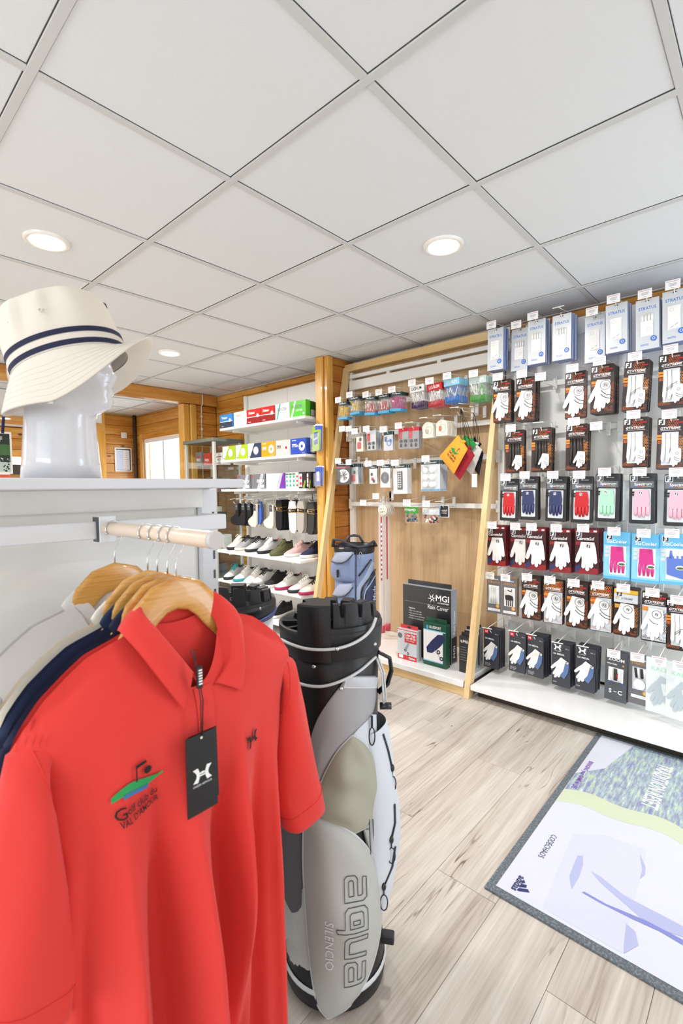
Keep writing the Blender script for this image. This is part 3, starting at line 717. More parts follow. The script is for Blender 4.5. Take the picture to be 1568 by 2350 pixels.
def medal(kind):
    w, h, t = .102, .24, .006; b = card(w, h, t, 'ua_card', .001); P = [('card', b.mesh('card'))]; q = MB(); y = -.0005
    if kind == 'r': q.rect(-.048, -.028, -.020, -.002, 'print_red', y); ua(q, -.034, -.015, .015, 'print_white', y-.0002)
    else: ua(q, -.018, -.020, .036, 'print_white', y); q.rect(-.036, -.042, .0, -.0405, 'print_white', y)
    q.text('MD / L', .026, -.024, .0055, 'print_white', y); q.text('UA MEDAL', -.042, -.062, .0095, 'print_white', y, bold=.03)
    if kind == 'r':
        for k in range(3): q.text(('GOLF GLOVE', 'LEATHER GRIP', 'LEFT HAND')[k], -.044, -.214-k*.008, .0045, 'print_white', y)
    else: q.text('GOLF', -.044, -.222, .006, 'print_white', y)
    g = MB(); g.puff(hand(.022, -.082, .128, 1, -26, 1.1), -.0006, .003, .004, 'glove_white')
    g2 = MB(); g2.shape([(.026, -.10), (.047, -.106), (.042, -.15), (.020, -.192), (-.004, -.175), (.014, -.15)], 'ua_blue', -.0044); ua(g2, .034, -.094, .011, 'ua_card', -.0046, rot=20)  # blue patch and logo laid over the glove
    P += [('print', q.mesh('print')), ('glove', g.mesh('glove')), ('glove_patch', g2.mesh('glove_patch'))]; return P, w, h, t
def tmgrey(kind, w=.092, h=.235):
    t = .008; b = card(w, h, t, 'st_grey', .001, edge='gold' if kind == 'b' else None); P = [('card', b.mesh('card'))]; q = MB(); y = -.0005
    q.text('TaylorMade', 0, -.026, .009, 'print_white', y, bold=.03, align='c', width=.056); q.text('STRATUS', 0, -.048, .0135, 'gold', y, bold=.02, align='c', width=.076)
    q.rect(-.034, -.178, .034, -.062, 'glove_white' if kind != 'm' else 'clear_grey', y); q.rect(-.04, -.222, .04, -.206, 'print_white', y); q.text('GOLF GLOVE', 0, -.217, .006, 'print_grey', y-.0002, align='c')
    q.shape(disc(.026, -.188, .0125, 14), 'gold', y-.0055); ring(q, .026, -.188, .005, .0018, 'print_white', y-.0058, 10)
    g = MB()
    if kind == 'a':
        for k in range(4): g.tube([(-.022+k*.014, -.002, -.066), (-.020+k*.013, -.004, -.12), (-.022+k*.013, -.002, -.174)], [.006, .0078, .006], 'glove_white', 8, flat=.5)
    elif kind == 'b':
        g.puff([(-.026, -.11), (.0, -.106), (.022, -.112), (.026, -.136), (.0, -.14), (-.024, -.136)], -.0008, .004, .003, 'glove_dark')
        for k in range(4): g.tube([(-.018+k*.013, -.003, -.136), (-.017+k*.012, -.003, -.174)], .0028, 'glove_dark', 6)
        g.tube([(-.01, -.003, -.078), (.012, -.003, -.085), (.016, -.003, -.07)], .003, 'glove_dark', 6); g.puff([(-.022, -.08), (.02, -.072), (.02, -.106), (-.024, -.106)], -.0006, .002, .003, 'glove_white')
    else:
        for k in range(4): g.tube([(-.02+k*.014, -.003, -.066), (-.014+k*.013, -.004, -.115)], .0055, 'glove_dark' if k % 2 == 0 else 'glove_white', 8, flat=.6)
        g.puff(disc(0, -.148, .027, 14, ry=.028), -.0008, .005, .007, 'glove_white')
    P += [('print', q.mesh('print')), ('glove', g.mesh('glove'))]; return P, w, h, t
def zoompack():
    w, h, t = .105, .262, .009; b = card(w, h, t, 'zoom_grey', .001); P = [('card', b.mesh('card'))]; q = MB(); y = -.0005
    q.text('ZOOM', 0, -.048, .016, 'print_white', y, bold=.03, align='c', width=.078); q.text('WEATHER', -.02, -.070, .008, 'print_white', y, bold=.02, align='c', width=.05); q.shape(disc(.034, -.066, .006, 4, 45, 405), 'gold', y)
    q.rect(-.036, -.158, .036, -.084, 'glove_white', y); q.shape(disc(.006, -.124, .010, 12), 'print_red', y-.0052); ring(q, .006, -.124, .012, .003, 'print_black', y-.0054, 12)
    q.text('S', -.024, -.222, .022, 'print_white', y, bold=.04, align='c'); q.text('C', .022, -.222, .022, 'print_white', y, bold=.04, align='c'); q.rect(-.008, -.213, .006, -.210, 'print_white', y)
    ring(q, 0, -.20, .048, .002, 'st_blue', y-.0002, 14, 25, 155)
    g = MB()
    for k in range(3): g.tube([(-.022+k*.02, -.003, -.088), (-.018+k*.018, -.004, -.15)], .008, 'glove_white' if k != 1 else 'glove_dark', 8, flat=.5)
    P += [('print', q.mesh('print')), ('glove', g.mesh('glove'))]; return P, w, h, t
def kaleapack():
    w, h, t = .128, .27, .009; b = card(w, h, t, 'kalea', .001); P = [('card', b.mesh('card'))]; q = MB(); y = -.0005
    q.text('KALEA', .004, -.06, .02, 'mint', y, bold=-.005, align='c', width=.09); q.shape(disc(.044, -.245, .006, 12), 'mint', y)
    g = MB(); g.puff(hand(.022, -.09, .155, 1, -20, 1.0), -.0006, .003, .005, 'kalea2')
    g2 = MB(); g2.shape([(.0, -.12), (.045, -.11), (.052, -.16), (.014, -.175)], 'kalea', -.0042); curve_strip(g2, [(.0, -.12), (.02, -.15), (.05, -.155)], .0016, 'kalea2', -.0044)  # pale patch and line laid over the glove
    P += [('print', q.mesh('print')), ('glove', g.mesh('glove')), ('glove_patch', g2.mesh('glove_patch'))]; return P, w, h, t
PK.update(gw=gtx('w'), gw2=gtx('w2'), go=gtx('o'), gp=gtx('p'), gd=gtx('d'), gy=gtx('y'), gpale=gtx('pale'), st=stratus(1), st2=stratus(2), sr=spectrum('red_glove'), sn=spectrum('navy_glove'), sm=spectrum('mint'), sp=spectrum('pink'),
          ca=cabretta(), scm=stacooler('magenta'), scb=stacooler('sta_blue', -1), um=medal('r'), uw=medal('w'), ta=tmgrey('a'), tb=tmgrey('b'), tm=tmgrey('m', .11, .255), zo=zoompack(), ka=kaleapack())
def put(kind, x, y, z, rot=(0, 0, 0), name='glove_pack', label=None, cat='glove pack', group=None):
    parts, w, h, t = PK[kind]
    e = empty(name, (x, y, z), label, cat, group); e.rotation_euler = (0, 0, rot[2]-math.pi/2); e.rotation_euler.y = rot[1]
    for nm, me in parts:
        o = bpy.data.objects.new(nm, me); COL.objects.link(o); o.parent = e
    return e
def stack(kind, px, py, n, tagpx, desc, where, X=2.84, gap=None, twist=0, roll=0, lastshift=0, flat=False, hook_=True, thing_='glove_pack', cat='glove pack'):
    parts, w, h, t = PK[kind]
    q = W(px, py, X=X); gap = gap or (t+.010)
    rnd = random.Random(int(px*7+py)); grp = 'glove packs on the glove wall' if q.y < 1.5 else 'packs on the wood-panelled display'
    for k in range(n):
        x = X+k*gap+(.045*abs(math.sin(twist)) if k else 0)
        if x > 3.0: break
        j = rnd.uniform(-1, 1)
        lab = desc+', '+where
        if k: lab = desc+', '+ORD[k]+' back, '+where
        rl = roll+R(j*.8) if k else roll
        put(kind, x, q.y-.0015*k*rnd.uniform(0, 1), q.z+.012-.0006*abs(j), (0, rl, twist if k == 0 else R(j*1.0)), thing_, lab, cat, grp)
    if hook_:
        hz = q.z+.012-.012
        xf = X-.03
        hook(xf, q.y, hz, tagz=0 if tagpx else None, what=where, flat=flat)
ORD = ['first', 'second', 'third', 'fourth', 'fifth', 'sixth', 'seventh', 'eighth', 'ninth']
ROWS = ['top row', 'second row', 'third row', 'fourth row', 'fifth row', 'sixth row', 'bottom row']
SIL = 'silver pack with blue lettering and a white glove'; BRN = 'brown and orange pack with a big white glove'; BRO = 'brown pack with white fingers in the window'
GW = [
 [('st', 1138, 758.5, 6, 1, SIL), ('st2', 1194, 758.5, 3, 1, SIL, 2.90), ('st2', 1232, 739, 6, 1, SIL), ('st2', 1290, 726.5, 7, 0, SIL), ('st', 1366, 729.6, 2, 1, SIL, 2.9), ('st', 1415, 702, 6, 1, SIL), ('st2', 1486, 691.5, 6, 1, SIL), ('st', 1549, 671, 7, 1, SIL)],
 [('gw', 1152.5, 876, 3, 1, BRN), ('gw', 1207, 870, 4, 1, BRN), ('gw', 1322, 857.6, 1, 1, BRN), ('gw', 1383, 842, 5, 1, BRN), ('go', 1463.5, 832, 4, 1, BRO), ('go', 1544, 816.5, 4, 1, BRO)],
 [('gd', 1181.5, 992, 2, 1, 'brown pack with a black glove'), ('gd', 1244, 986, 3, 0, 'brown pack with a black glove'), ('gd', 1325, 978, 3, 1, 'brown pack with a black glove'), ('gp', 1460, 963, 4, 1, 'brown pack with a white glove stitched pink'), ('gp', 1541, 963, 2, 1, 'brown pack with a white glove stitched pink')],
 [('sr', 1170, 1103, 1, 1, 'black-topped pack with a red glove'), ('sn', 1213.5, 1098, 2, 1, 'black-topped pack with a navy glove'), ('sn', 1277.5, 1098, 3, 1, 'black-topped pack with a navy glove'), ('sr', 1337, 1098, 1, 1, 'black-topped pack with a red glove'), ('sm', 1395, 1092, 4, 1, 'black-topped pack with a mint green glove'), ('sp', 1474, 1092, 3, 1, 'black-topped pack with a pink glove'), ('sp', 1557, 1093, 3, 1, 'black-topped pack with a pink glove')],
 [('ca', 1139, 1211, 6, 1, 'dark red pack with a white leather glove'), ('ca', 1192, 1214, 2, 1, 'dark red pack with a white leather glove', 2.88), ('ca', 1228.7, 1215.5, 4, 1, 'dark red pack with a white leather glove'), ('ca', 1285, 1218.5, 5, 1, 'dark red pack with a white leather glove'), ('ca', 1346, 1218.5, 6, 1, 'dark red pack with a white leather glove'), ('scm', 1416, 1226, 2, 1, 'sky blue pack with a magenta glove'), ('scm', 1483, 1230.7, 1, 1, 'sky blue pack with a magenta glove'), ('scb', 1547, 1231, 2, 1, 'sky blue pack with a blue glove')],
 [('ta', 1134, 1325, 1, 1, 'grey pack with white fingers and orange lettering'), ('tb', 1169.6, 1330, 2, 1, 'grey pack with a black and white glove'), ('gw', 1218.5, 1328.6, 4, 1, BRN), ('gw2', 1270.6, 1335, 2, 1, 'silver and orange pack with a big white glove'), ('gw', 1324.5, 1342, 4, 1, BRN), ('gw2', 1380, 1347, 2, 1, 'silver and orange pack with a big white glove'), ('gy', 1437, 1354, 3, 1, 'yellow-striped pack with a white glove'), ('gpale', 1503, 1364, 1, 1, 'clear-fronted pack with a folded white glove'), ('go', 1560, 1381, 2, 1, BRO)],
 [('um', 1128, 1450, 7, 2, 'dark slate pack with red corner logo'), ('um', 1188, 1456.6, 2, 2, 'dark slate pack with red corner logo'), ('um', 1228.6, 1465, 8, 2, 'dark slate pack with red corner logo'), ('uw', 1287.5, 1483.5, 8, 2, 'dark slate pack with white logo'), ('uw', 1345, 1492, 8, 2, 'dark slate pack with white logo'), ('zo', 1415.5, 1502, 4, 1, 'dark grey pack with a red dot'), ('tm', 1469, 1510, 2, 1, 'grey pack with a striped glove and orange lettering'), ('ka', 1518, 1519, 1, 1, 'pale white-green pack with a grey glove'), ('ka', 1566, 1531, 1, 1, 'pale white-green pack with a grey glove', 2.705)]]
for r, row in enumerate(GW):
    for c, it in enumerate(row):
        kind, px, py, n, tg, desc = it[:6]; X = it[6] if len(it) > 6 else (2.80 if r == 6 else 2.84)
        if kind == 'ka' and X == 2.80: X = 2.74
        tw = R({6: -10}.get(r, 0)*random.uniform(0.3, 1.0)); rl = R(random.uniform(-1.2, 1.2))
        if r == 0 and c in (5, 6, 7): rl = R(-1)
        if r == 1 and c == 4: rl = R(3)
        stack(kind, px, py, n, tg == 1, desc, ROWS[r]+', '+ORD[c]+' from left', X=X, twist=tw, roll=rl, flat=(tg == 2 or (r, c) in ((0, 3), (2, 1))), gap=.0115 if r == 6 else .0125 if r == 0 else None)
for px, py, wh in ((1245, 862, 'empty, in the second glove row'), (1372, 974, 'empty, in the third glove row')):
    q = W(px, py, X=2.81); hook(2.81, q.y, q.z-.03, tagz=0, what=wh)
# ------------------------------------------------------------------ packs on the wood-panelled display
fm = mat('film', 'ffffff', .1); fn = fm.node_tree; ft = fn.nodes.new('ShaderNodeBsdfTransparent'); fx = fn.nodes.new('ShaderNodeMixShader'); fx.inputs[0].default_value = .10
fn.links.new(ft.outputs[0], fx.inputs[1]); fn.links.new(fn.nodes['Principled BSDF'].outputs[0], fx.inputs[2]); fn.links.new(fx.outputs[0], fn.nodes['Material Output'].inputs[0])
fr = mat('frosted', 'eef0f2', .25); fn = fr.node_tree; ft = fn.nodes.new('ShaderNodeBsdfTransparent'); fx = fn.nodes.new('ShaderNodeMixShader'); fx.inputs[0].default_value = .42
fn.links.new(ft.outputs[0], fx.inputs[1]); fn.links.new(fn.nodes['Principled BSDF'].outputs[0], fx.inputs[2]); fn.links.new(fx.outputs[0], fn.nodes['Material Output'].inputs[0])
for n_, c_ in dict(tee_yellow='f2c912', tee_red='d62a30', tee_pink='c93384', tee_white='f4f0ea', head_teal='14343a', strip_blue='4aa3d0', lig_purple='4a1d54', lig_red='c81f26', lig_blue='2473c8', lig_green='3f9a34', gad_orange='ee6a2a', cream_card='e9e2d2', cord='141414',
                   pouch_orange='f2a033', pouch_red='9e1a2a', pouch_green='2e8a3c', pouch_white='e6e6e2', pouch_black='1c1c20', pouch_grey='5d6470', nickel='b8b2a4').items(): mat(n_, c_, .45 if 'pouch' not in n_ else .85)
def bagpack(w, h, header, teem, bottom=None, n_=8, seed=1, text=None, head_h=.022, teelen=.07, tip=None):
    b = MB(); rnd = random.Random(seed)
    for k in range(n_):
        x = -w/2+.014+(w-.028)*((k+.5)/n_)+rnd.uniform(-.004, .004); z = -h*.55+rnd.uniform(-.012, .012); a = rnd.uniform(-.5, .5); d = Vector((math.sin(a), 0, math.cos(a)))*teelen/2*rnd.choice((1, -1)); p = Vector((x, rnd.uniform(-.003, .003), z))
        p.x = max(-w/2+.012+abs(d.x), min(w/2-.012-abs(d.x), p.x))
        b.tube([p-d, p+d*.75, p+d], [.0016, .0032, .0065], teem[k % len(teem)], 5)
        if tip:
            x_ = -w/2+.010+(w-.02)*k/(n_-1); b.tube([(x_, -.004, -h+.004), (x_+rnd.uniform(-.004, .004), -.005, -h+.045)], [.0045, .003], tip, 5)
    parts = [('tees', b.mesh('tees'))]
    b = MB(); b.box((-w/2, -.0065, -head_h), (w/2, .0065, 0), header, .001)
    if text: b.text(text, 0, -head_h*.75, head_h*.5, 'print_white' if header != 'paper' else 'print_black', -.0068, bold=.02, align='c', width=w*.7)
    parts.append(('header_card', b.mesh('header_card')))
    b = MB(); b.grid(lambda u, v: (-w/2+w*u, -.009*math.sin(math.pi*min(1, u*1.0))*min(1, 4*v)*min(1, 4*(1-v))-.001+.0015*math.sin(u*19+v*13), -h+(h-head_h)*v), 6, 6, 'film')
    parts.append(('film', b.mesh('film')))
    if bottom:
        b = MB(); b.box((-w/2, -.007, -h), (w/2, .005, -h+.020), bottom, .002); parts.append(('lower_band', b.mesh('lower_band')))
    return parts, w, h, .012
def blister(w, h, cardm, headm, art, text=None, film=True):
    b = MB(); b.prism(rrect(-w/2, -h, w/2, 0, .004), 0, .0012, cardm); b.rect(-w/2+.001, -.028, w/2-.001, -.002, headm, -.0004)
    if text: b.text(text, 0, -.021, .009, 'print_white', -.0008, bold=.03, align='c', width=w*.66)
    parts = [('card', b.mesh('card'))]; b = MB(); art(b, w, h); parts.append(('contents', b.mesh('contents')))
    if film:
        b = MB(); b.grid(lambda u, v: (-w/2+w*u, -.016*min(1, 6*u, 6*(1-u))*min(1, 6*v, 6*(1-v))-.0015, -h+(h-.03)*v), 7, 7, 'film'); parts.append(('blister', b.mesh('blister')))
    return parts, w, h, .016
def art_brush(b, w, h):
    b.shape(disc(0, -h*.62, w*.42, 20, ry=h*.3), 'paper', -.0006); rnd = random.Random(4); b.rect(-w/2+.002, -.045, w/2-.002, -.038, 'print_red', -.0006)
    for k in range(26):
        a = rnd.uniform(0, 6.28); b.tube([(.005, -.004, -h*.6), (.005+.045*math.cos(a), -.004-rnd.uniform(0, .006), -h*.6+.04*math.sin(a))], .0016, ('spec_black', 'print_grey')[k % 2], 4)
    b.ell((-.045, -.006, -h*.62), (.018, .006, .045), 'spec_black')
def art_figures(b, w, h):
    for k, (x, z) in enumerate(((-.01, -.07), (.012, -.085), (-.004, -.105), (.01, -.12))):
        b.ell((x, -.006, z), (.010, .005, .013), ('glove_dark', 'glove_white', 'pouch_red', 'glove_dark')[k])
def art_compass(b, w, h): b.lathe([(.001, 0), (.03, .0), (.034, .003), (.034, .006)], 'spec_grey', seg=20); [setattr(v, 'co', Vector((v.co.x, -.010+v.co.z, -h*.58+v.co.y*1.25))) for v in b.bm.verts]; ring(b, 0, -h*.58, .030, .004, 'spec_black', -.012); ring(b, 0, -h*.58, .018, .003, 'spec_black', -.0122)
def art_ladder(b, w, h):
    b.box((-.022, -.008, -h+.03), (.022, -.001, -.05), 'spec_black', .003)
    for k in range(8): b.box((-.013, -.0105, -h+.045+k*.016), (-.003, -.008, -h+.053+k*.016), 'clear_grey'); b.box((.003, -.0105, -h+.045+k*.016), (.013, -.008, -h+.053+k*.016), 'clear_grey')
def art_balls(b, w, h):
    for i in range(2):
        for j in range(3): b.ell((-.03+i*.052, -.014, -h+.045+j*.05), (.022, .018, .022), 'glove_white', 12, 8)
    b.box((-w/2+.004, -.004, -h+.004), (w/2-.004, -.001, -h+.014), 'strip_blue')
def art_red(b, w, h):
    b.box((-.02, -.008, -h+.02), (.012, -.001, -h+.07), 'lig_red', .003); b.ell((.008, -.006, -h+.09), (.01, .006, .014), 'spec_black')
def art_spray(b, w, h):
    ring(b, .008, -h*.62, .018, .005, 'st_blue', -.004, 14); b.box((-.028, -.01, -.075), (-.012, -.001, -.04), 'spec_black', .003); b.ell((.022, -.006, -.07), (.009, .006, .012), 'st_blue')
def art_holders(b, w, h):
    for x in (-.018, .02): b.box((x-.010, -.012, -.105), (x+.010, -.001, -.085), 'spec_black', .002); b.ell((x, -.007, -.125), (.008, .006, .014), 'spec_black')
    b.rect(-w/2+.003, -.08, -w/2+.03, -.02, 'print_red', -.0007)
PK.update(ty=bagpack(.098, .135, 'head_teal', ('tee_yellow',), 'strip_blue', 9, 1, 'bluesport'), ty2=bagpack(.098, .135, 'head_teal', ('tee_yellow', 'tee_white'), 'strip_blue', 9, 2, 'bluesport'),
          tr=bagpack(.098, .135, 'head_teal', ('tee_red', 'tee_red', 'tee_white'), 'strip_blue', 9, 3, 'bluesport'), tp=bagpack(.098, .135, 'head_teal', ('tee_pink',), 'strip_blue', 13, 4, 'bluesport'),
          lp=bagpack(.112, .158, 'paper', ('tee_white',), None, 10, 5, 'LIGNUM', .045, tip='lig_purple'), lr=bagpack(.112, .158, 'lig_red', ('tee_white',), None, 10, 6, 'LIGNUM', .045, tip='lig_red'), lb=bagpack(.112, .158, 'sky2', ('tee_white', 'lig_blue'), None, 10, 7, 'LIGNUM', .045, tip='lig_blue'), lg=bagpack(.112, .158, 'poster_light', ('tee_white', 'lig_green'), None, 10, 8, 'LIGNUM', .045, tip='lig_green'),
          br=blister(.15, .175, 'print_black', 'print_black', art_brush, 'Masters'), fig=blister(.07, .14, 'paper', 'head_teal', art_figures, 'bluesport'), co=blister(.09, .17, 'paper', 'head_teal', art_compass, 'bluesport'),
          la=blister(.12, .21, 'paper', 'head_teal', art_ladder, 'BLUESPORT'), ba=blister(.15, .21, 'clear_grey', 'head_teal', art_balls, 'BLUESPORT'), rd=blister(.07, .14, 'cream_card', 'print_grey', art_red), rb=blister(.085, .145, 'clear_grey', 'clear_grey', art_holders), sy=blister(.082, .14, 'clear_grey', 'head_teal', art_spray), gr=blister(.085, .15, 'print_grey', 'print_red', art_holders),
          cl=blister(.09, .16, 'clear_grey', 'head_teal', art_red))
def gadget(orange):
    b = MB(); w, h = .085, .105
    o = [(-w/2, -h), (w/2, -h), (w/2, -.03)]+[(w/2*math.cos(R(a)), -.03+.03*math.sin(R(a))) for a in range(15, 166, 15)]+[(-w/2, -.03)]
    b.prism(o, 0, .002, 'cream_card'); P = [('card', b.mesh('card'))]; b = MB()
    ring(b, .005, -.055, .026, .002, 'print_grey', -.001, 16)
    if orange: b.box((-.02, -.009, -.07), (.0, -.001, -.04), 'gad_orange', .003)
    else: b.ell((-.006, -.004, -.062), (.012, .004, .016), 'nickel', 8, 6)
    P.append(('gadget', b.mesh('gadget'))); return P, w, h, .008
PK['ga'] = gadget(False); PK['go2'] = gadget(True)
def logotext(b, h):  b.text('LIGNUM', 0, -h, .012, 'print_black', -.0069, bold=.03, align='c', width=.07, shear=.2)
ROWD = ['top oak-display row', 'second oak-display row', 'third oak-display row', 'lowest oak-display row']
DD = [
 [('ty', 788, 926, 4, 1, 'bag of yellow tees'), ('ty2', 814, 914, 6, 1, 'bag of yellow and white tees'), ('tr', 851, 914, 5, 1, 'bag of red and white tees'), ('tr', 881, 909, 5, 1, 'bag of red tees'), ('tp', 911, 903, 5, 1, 'bag of magenta tees'), ('lp', 957, 888, 7, 1, 'bag of white tees with purple ends'), ('lr', 997, 884, 7, 1, 'bag of white tees with red ends'), ('lb', 1037, 873, 8, 1, 'bag of white tees with blue ends'), ('lg', 1097, 868, 7, 1, 'bag of white tees with green ends')],
 [('rd', 825.7, 997, 3, 1, 'small pack with a red tool'), ('rb', 852.5, 991.6, 5, 1, 'clear pack with red and black clips'), ('sy', 891, 993, 2, 1, 'clear pack with blue ring and black cap'), ('gr', 926, 985, 2, 1, 'red and grey pack with black holders'), ('gr', 950, 983, 3, 0, 'grey pack with black holders'), ('ga', 982.4, 973, 5, 0, 'round-topped cream card with a metal gadget'), ('go2', 1014, 967.5, 7, 0, 'round-topped cream card with an orange gadget')],
 [('br', 788, 1064, 1, 1, 'black and white pack with a cleaning brush'), ('cl', 812, 1067, 4, 1, 'clear pack'), ('fig', 856.5, 1070.6, 2, 1, 'small pack with coloured figures'), ('co', 884.7, 1068.8, 2, 1, 'white pack with a round compass'), ('la', 918, 1069, 4, 1, 'white pack with a black rubber strip'), ('ba', 987.8, 1060, 6, 1, 'big clear pack of white practice balls')]]
for r, row in enumerate(DD):
    for c, (kind, px, py, n, tg, desc) in enumerate(row):
        X = 2.83 if not (r == 2 and c == 1) else 2.86
        stack(kind, px, py, n, tg == 1, desc, ROWD[r]+', '+ORD[c]+' from left', X=X, roll=R(random.uniform(-6, 6)) if r < 1 else R(random.uniform(-1, 1)), thing_='accessory_pack', cat='pack', gap=.0165 if r == 0 else .018, flat=(tg == 0))
# keyring tools, second row
for k, (px, py) in enumerate(((797, 993), (812, 993))):
    q = W(px, py, X=2.86); b = MB(); b.box((-.009, -.002, -.03), (.009, .002, 0), 'nickel', .001)
    for x in (-.006, .006): b.box((x-.0025, -.0015, -.07), (x+.0025, .0015, -.028), 'nickel', .0005)
    e = empty('pitch_fork', (2.86, q.y, q.z), 'metal pitch fork hanging loose, '+('leftmost' if k == 0 else 'second from left')+' in the '+ROWD[1], 'pitch fork', 'metal pitch forks'); e.rotation_euler.z = -math.pi/2+.4*k
    part(b, 'fork', e); b = MB(); b.tube([(.006*math.cos(R(a)), 0, .004+.006*math.sin(R(a))) for a in range(0, 361, 45)], .0008, 'chrome', 5, cap=False); part(b, 'ring', e)
    hook(2.83, q.y, q.z+.006, tagz=0, what='holding the '+('leftmost' if k == 0 else 'second')+' metal pitch fork')
# lowest row
q = W(876, 1166, X=2.88)
e0 = hook(2.84, q.y, 1.165, tagz=0, what='holding the round disc tins, lowest oak-display row')
for k in range(5):
    q = W(879, 1171, X=2.87); t = empty('marker_tin', (2.87+k*.022, q.y-.0, q.z), 'round flat tin of markers, '+('front one' if k == 0 else ORD[k]+' from the front')+' in the lowest oak-display row', 'tin', 'round tins on the lowest hook'); t.rotation_euler.z = -math.pi/2
    b = MB(); b.lathe([(.001, -.007), (.040, -.007), (.042, -.004), (.042, .004), (.040, .007), (.001, .007)], 'cream_card', seg=24); [setattr(v, 'co', Vector((v.co.x, v.co.z, v.co.y))) for v in b.bm.verts]; part(b, 'tin', t)
    b = MB(); ring(b, 0, 0, .036, .004, 'clear_grey', -.0076, 20)
    for j, (x, z, m_) in enumerate(((-.012, .01, 'print_black'), (.01, .012, 'gold'), (0, -.012, 'print_black'), (.016, -.008, 'gold'), (-.018, -.014, 'print_grey'))): b.shape(disc(x, z, .006, 4, 20*j, 360+20*j), m_, -.0078)
    part(b, 'lid_print', t)
def candybag(px, py, w, h, fill, label, textw, headm):
    q = W(px, py, X=2.86); e = empty('spike_bag', (2.86, q.y, q.z), label, 'bag'); e.rotation_euler.z = -math.pi/2
    b = MB(); rnd = random.Random(9)
    for k in range(26): b.ell((rnd.uniform(-w/2+.014, w/2-.014), rnd.uniform(-.006, .004), rnd.uniform(-h+.014, -h*.5)), (.010, .006, .010), fill[k % len(fill)], 7, 5)
    part(b, 'contents', e)
    b = MB(); b.grid(lambda u, v: (-w/2+w*u, -.015*math.sin(math.pi*u)*min(1, 3*v)*min(1, 3*(1-v))-.001, -h+h*v), 8, 8, 'film'); part(b, 'film', e)
    b = MB(); b.grid(lambda u, v: (-w/2+w*u, -.017*math.sin(math.pi*u)-.0015, -h*.48+h*.34*v), 8, 2, headm); b.text(textw, 0, -h*.36, .018, 'print_white', -.0195, bold=.03, align='c', width=w*.8); part(b, 'printed_band', e)
    hook(2.83, q.y, q.z-.006, tagz=0, what='above the '+' '.join(label.split()[:5]))
candybag(945, 1157, .115, .135, ('head_teal', 'spec_grey'), 'green and clear bag of dark golf spikes, lowest oak-display row', 'PYRAMID', 'lig_green')
candybag(989, 1160, .135, .13, ('glove_dark', 'cream_card', 'pouch_red'), 'clear bag of dark and cream spikes, lowest oak-display row', 'SOFT SPIKES', 'clear_grey')
q = W(1018.6, 1159, X=2.88); e = empty('accessory_pack', (2.88, q.y, q.z), 'small black square pack with a blue edge, rightmost in the lowest oak-display row', 'pack'); e.rotation_euler.z = -math.pi/2
b = MB(); b.box((-.042, 0, -.085), (.04, .012, 0), 'clear_grey', .001); b.rect(-.04, -.082, -.03, -.004, 'strip_blue', -.0004); b.shape(rrect(-.026, -.08, .034, -.006, .005), 'print_black', -.0004); b.text('GOLF', .004, -.044, .012, 'print_white', -.0008, align='c', bold=.02); b.text('MARKER', .004, -.058, .008, 'print_white', -.0008, align='c'); part(b, 'card', e)
hook(2.85, q.y, q.z-.010, tagz=None, what='above the small black square pack', flat=True)
q = W(839.6, 1150, X=2.80); hook(2.80, q.y, q.z-.03, tagz=0, what='empty, leftmost in the lowest row')
for px, py, wh in ((1048, 942, 'empty and long, above the drawstring pouches'),): q = W(px, py, X=2.80); hook(2.80, q.y, q.z-.02, what=wh, flat=True)

# hanging clear tubes of balls
mat('tube_red', 'd84a5c', .4)
for k, (px, X) in enumerate(((875, 2.90), (888, 2.97))):
    q = W(px, 1150, X=X); e = empty('ball_tube', (X, q.y, .105), ('front' if k == 0 else 'rear')+' long clear bagged tube hanging beside the blue golf bag', 'tube', 'long clear tubes on the oak display')
    b = MB(); b.tube([(0, 0, .06), (0, 0, 1.03)], .022, 'frosted', 18, cap=False); part(b, 'tube', e)
    b = MB(); b.tube([(0, 0, .035), (0, 0, .09)], .0225, 'tube_red', 14); part(b, 'end_cap', e)
    b = MB(); b.grid(lambda u, v: ((u-.5)*.012+.0, -.024+(u-.5)*.01, .44+.48*v), 2, 2, 'tube_red')
    if k == 0:
        for j in range(12): b.shape([(-.004, .46+j*.036), (.004, .46+j*.036), (.004, .48+j*.036), (-.004, .48+j*.036)], 'print_white', -.030)
    o = part(b, 'red_label', e); o.rotation_euler.z = -.9
    b = MB(); b.grid(lambda u, v: (-.03+.06*u, .004*math.sin(u*6), 1.05*v+.012*math.sin(u*9)*(1-v)), 6, 8, 'film'); o = part(b, 'bag_film', e); o.rotation_euler.z = -.9
    b = MB(); b.tube([(0, 0, 1.03), (.0, 0, 1.055)], .006, 'white_metal', 6); part(b, 'hanger', e)
    hook(X-.02, q.y, 1.155, tagz=None, what='holding the '+('front' if k == 0 else 'rear')+' clear tube')

